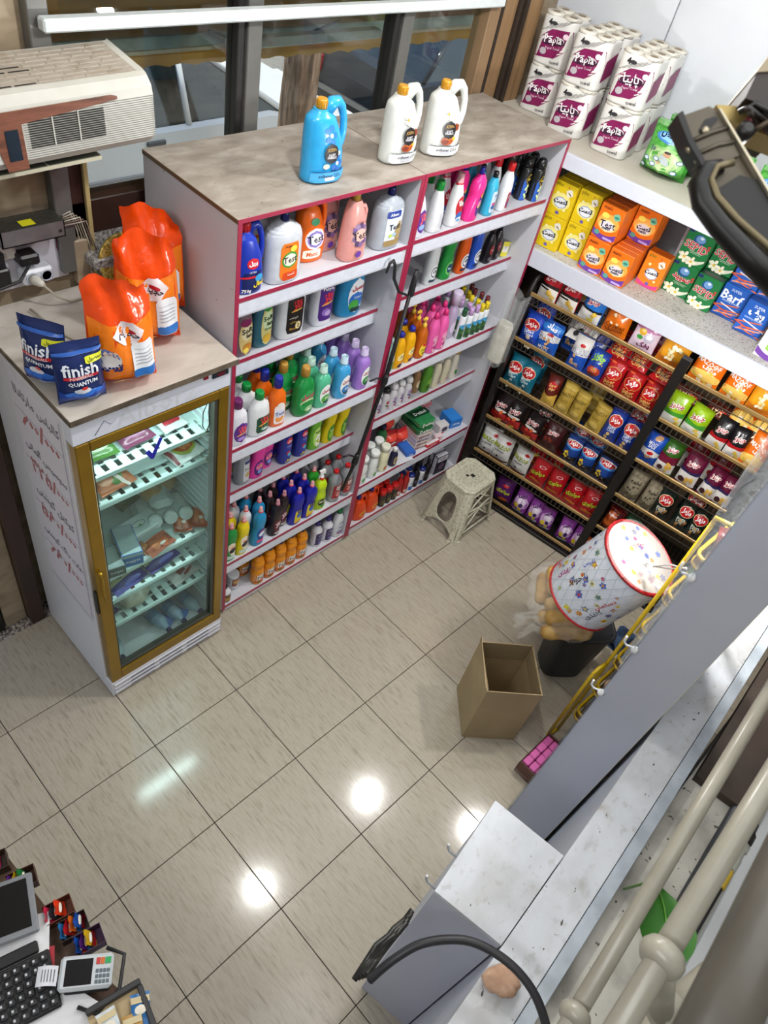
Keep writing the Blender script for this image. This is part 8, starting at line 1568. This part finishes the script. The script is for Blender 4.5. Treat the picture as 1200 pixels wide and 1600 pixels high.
fl('food_bag', 'white packet with roasted meat picture on second fridge shelf', 'food bag', .17, .13, .025, 'c9cdc9', [('o', '8a9a3c', .1, .5, .74, .64), ('o', '9a4a24', .1, .52, .6, .5), ('o', 'c07a4c', .0, .5, .2, .3), ('o', 'c07a4c', .3, .5, .16, .3), ('r', '7c2430', -.85, .5, .1, .9)], 1.04, -.05, z2 + .026, .2)
fl('food_bag', 'clear frosty bag in the middle of second fridge shelf', 'food bag', .2, .14, .02, 'b4c8c4', [('o', 'c4d4d0', 0, .5, .8, .5)], .85, -.0, z2 + .021, 0)
t = empty('bun_pack', 'two golden buns in wrap under the second fridge shelf, right', 'buns', (1.03, .22, .925), .2)
for k in range(2): obj('bun', MB().lathe([(.004, 0), (.05, .006), (.062, .025), (.05, .055), (.004, .07)], 18, c=(-.05 + .09*k, .01*k)), M2('bun_crust', [(.3, 'a87c3c'), (.7, 'c8a460')], 12, .5), t)
obj('film', MB().grid(lambda u, v: (-.12 + .22*u, -.07 + .15*v, .078*math.sin(PI*min(max(u, .04), .96))**.4*math.sin(PI*min(max(v, .04), .96))**.4), 12, 10), MFILM('bun_film', 'dfe6df', .15), t)
t = empty('towel_roll', 'white embossed packs stacked on the third fridge shelf', 'packs', (.99, .15, z3 + .001), -.25)
for i, (x, y, z, r_) in enumerate(((0, .02, .035, 0), (.08, -.02, .035, .1), (-.08, .03, .035, .0), (.0, .03, .10, 0))):
    obj('pack', MB().box(-.055, .055, -.09, .09, -.03, .03, bv=.025, X=Matrix.Translation((x, y, z)) @ Matrix.Rotation(r_, 4, 'Z')), M('c3d0cd', .5, bump=.3, scale=40), t)
for k in range(3): obj('pack_end', MB().lathe([(.03, -.02), (.034, 0), (.03, .02)], 16, X=Matrix.Translation((-.06 + .075*k, -.10 - .0*k, .07)) @ Matrix.Rotation(PI/2.4, 4, 'X')), M('cdd8d5', .5), t)
t = empty('cheese_box', 'flat white box with small green oval emblem in the fridge', 'box', (.835, .09, z3 + .05), .12)
obj('box_body', MB().box(-.1, .1, -.055, .055, 0, .025, bv=.004), M('c4d2d0', .4, var=.03), t)
obj('emblem', MB().tube([(.034*math.cos(2*PI*i/18), .017*math.sin(2*PI*i/18), .0255) for i in range(18)], .0012, 5, closed=True), M('4a6a5c', .5), t); obj('leaf_mark', MB().prism([(-.008, -.012), (0, -.002), (.008, -.012), (0, -.016)], .025, .0258), M('4c8a3c', .5), t)
obj('support', MB().box(-.11, .09, -.05, .06, -.048, -.0005, bv=.004), M('b4c4c2', .4), t)
fl('food_bag', 'dark herb bunch in clear bag on the third fridge shelf', 'food bag', .13, .11, .025, '4c5c44', [('o', '34442c', 0, .5, .7, .5), ('o', '6a7a5c', .2, .6, .3, .3)], .87, .20, z3 + .09, .3)
for k, (x, y, r_) in enumerate(((1.0, .02, -.45), (1.08, -.0, -.5), (.87, -.02, .2))):
    fl('sausage_bag', ['reddish sausage bag on third fridge shelf, middle of three', 'reddish sausage bag on third fridge shelf, nearest the ribbed wall', 'orange-red sausage bag in front of the white box'][k], 'food bag', .085 if k < 2 else .15, .15 if k < 2 else .09, .022, '9a4420', [('o', 'c06a38', -.3, .5, .3, .7), ('o', 'b8582c', .3, .45, .3, .8), ('o', 'd8d0c4', .2, .3, .24, .12)], x, y - .05, z3 + .023, r_, 6 + k)
carton('food_carton', 'grey and blue food carton on the third fridge shelf', 'carton', (.095, .18, .085), (.735, .03, z3), -.25, '2a6cb4', [('r', '9fb4b8', 0, .86, 1.0, .24), ('t', 'dfe8f0', 'nugget', 0, .4, .7)], None, '93a8ac', '9fb2b4')
carton('food_carton', 'dark grey food carton behind the grey and blue one', 'carton', (.08, .14, .06), (.64, -.0, z3), -.2, '54605f', [('t', 'd0d8d8', 'burger', 0, .5, .7)], None, '4a5654', '8a9a98')
fl('sausage_bag', 'small brown meat packet tucked beside the food carton', 'food bag', .06, .08, .018, '9a5a2c', [('o', 'b8783c', 0, .5, .6, .5)], .815, -.045, z3 + .019, .5, 9)
fl('food_bag', 'green and yellow vegetable packet in the left of third fridge shelf', 'food bag', .07, .12, .025, '3c6a2c', [('z', 'c8b41c', .05, .25, 0, 0)], .64, .16, z3 + .07, .0, 4)
carton('label_card', 'small yellow label card lying on the sausage shelf', 'card', (.05, .02, .002), (.905, .065, z3 + .05), .15, 'c9a63c', (), None, None, 'c9a63c')
for k, (x, y) in enumerate(((.705, -.04), (.90, -.02))):
    fl('pasta_bag', ['blue and cream pasta bag on the fourth fridge shelf, left', 'blue and cream pasta bag on the fourth fridge shelf, right'][k], 'food bag', .19, .12, .022, '2a2a7a', [('z', 'b8b48c', .42, .95, 0, 0), ('t', '3a3448', 'Tagliatelle', 0, .6, .6), ('o', '3a48b0', .2, .2, .5, .2), ('r', 'a8a478', -.6, .7, .2, .3)], x, y - .01, z4 + .023, .2, 70 + k)
t = empty('wrapped_chicken', 'white wrapped chicken with red label on the fifth fridge shelf', 'food bag', (.735, .02, z5), .2)
obj('body', MB().grid(lambda u, v: ((.085 + .008*math.sin(9*u*6.28))*math.sin(PI*min(max(v, .02), .98))**.6*math.cos(2*PI*u), (.065 + .006*math.sin(7*u*6.28))*math.sin(PI*min(max(v, .02), .98))**.6*math.sin(2*PI*u), .052 - .052*math.cos(PI*v)), 24, 10), M('b9b4a0', .25, var=.1, bump=.3), t)
obj('label_band', MB().grid(lambda u, v: (-.03 + .06*u, -.03 + .05*v, .1045 - .004*abs(2*u - 1)), 4, 4), M('a3342c', .4), t)
fl('food_bag', 'white packet with red-brown print on the fifth fridge shelf, right', 'food bag', .17, .10, .018, 'c4c0bc', [('r', '7c2a24', -.1, .5, .3, .3, .2), ('o', '8c2a24', .6, .7, .4, .2, .2), ('o', '8c2a24', .3, .3, .4, .14, .2)], 1.02, -.035, z5 + .02, .18, 8)
fl('food_bag', 'purple packet at the left end of the fifth fridge shelf', 'food bag', .09, .13, .02, '3a2c6a', [('o', 'b8a060', 0, .5, .6, .4)], .60, -.02, z5 + .022, .3, 7)
pet = lambda col: [('body', MB().lathe([(.02, 0), (.036, .006), (.037, .05), (.034, .06), (.037, .07), (.037, .15), (.033, .18), (.016, .215), (.013, .225)], 18).mesh('body', M(col, .08, alpha=.42, var=.02))), ('cap', MB().lathe([(.0145, .224), (.015, .238), (.013, .242)], 12).mesh('cap', M('26285c', .4))), ('label', MB().lathe([(.0375, .09), (.0377, .092), (.0377, .135), (.0375, .137)], 18).mesh('label', M('5c86a8', .3, alpha=.75)))]
PET = pet('b8d0dc')
for k, (x, lb) in enumerate(((.862, 'water bottle lying on the fridge floor, second from left'), (.955, 'water bottle lying on the fridge floor, third from left'), (1.06, 'water bottle lying on the fridge floor, far right'), (.607, 'water bottle lying on the fridge floor, alone at left'))):
    put(PET, 'water_bottle', lb, 'bottle', (x - (.03 if k < 3 else 0), .15, z6 + .04), (math.radians(90), 0, math.radians(8 if k < 3 else -4)), 'water bottles on the fridge floor')
fl('ice_pack', 'clear blue pack between two water bottles on fridge floor', 'pack', .07, .13, .012, '4a74b4', [('o', 'b8cce8', 0, .5, .6, .4)], .905, -.045, z6 + .015, .5, 3)
fl('ice_pack', 'clear blue pack beside the far right water bottle', 'pack', .07, .12, .012, '4a74b4', [('o', 'b8cce8', 0, .5, .6, .4)], 1.0, -.045, z6 + .015, .6, 4)
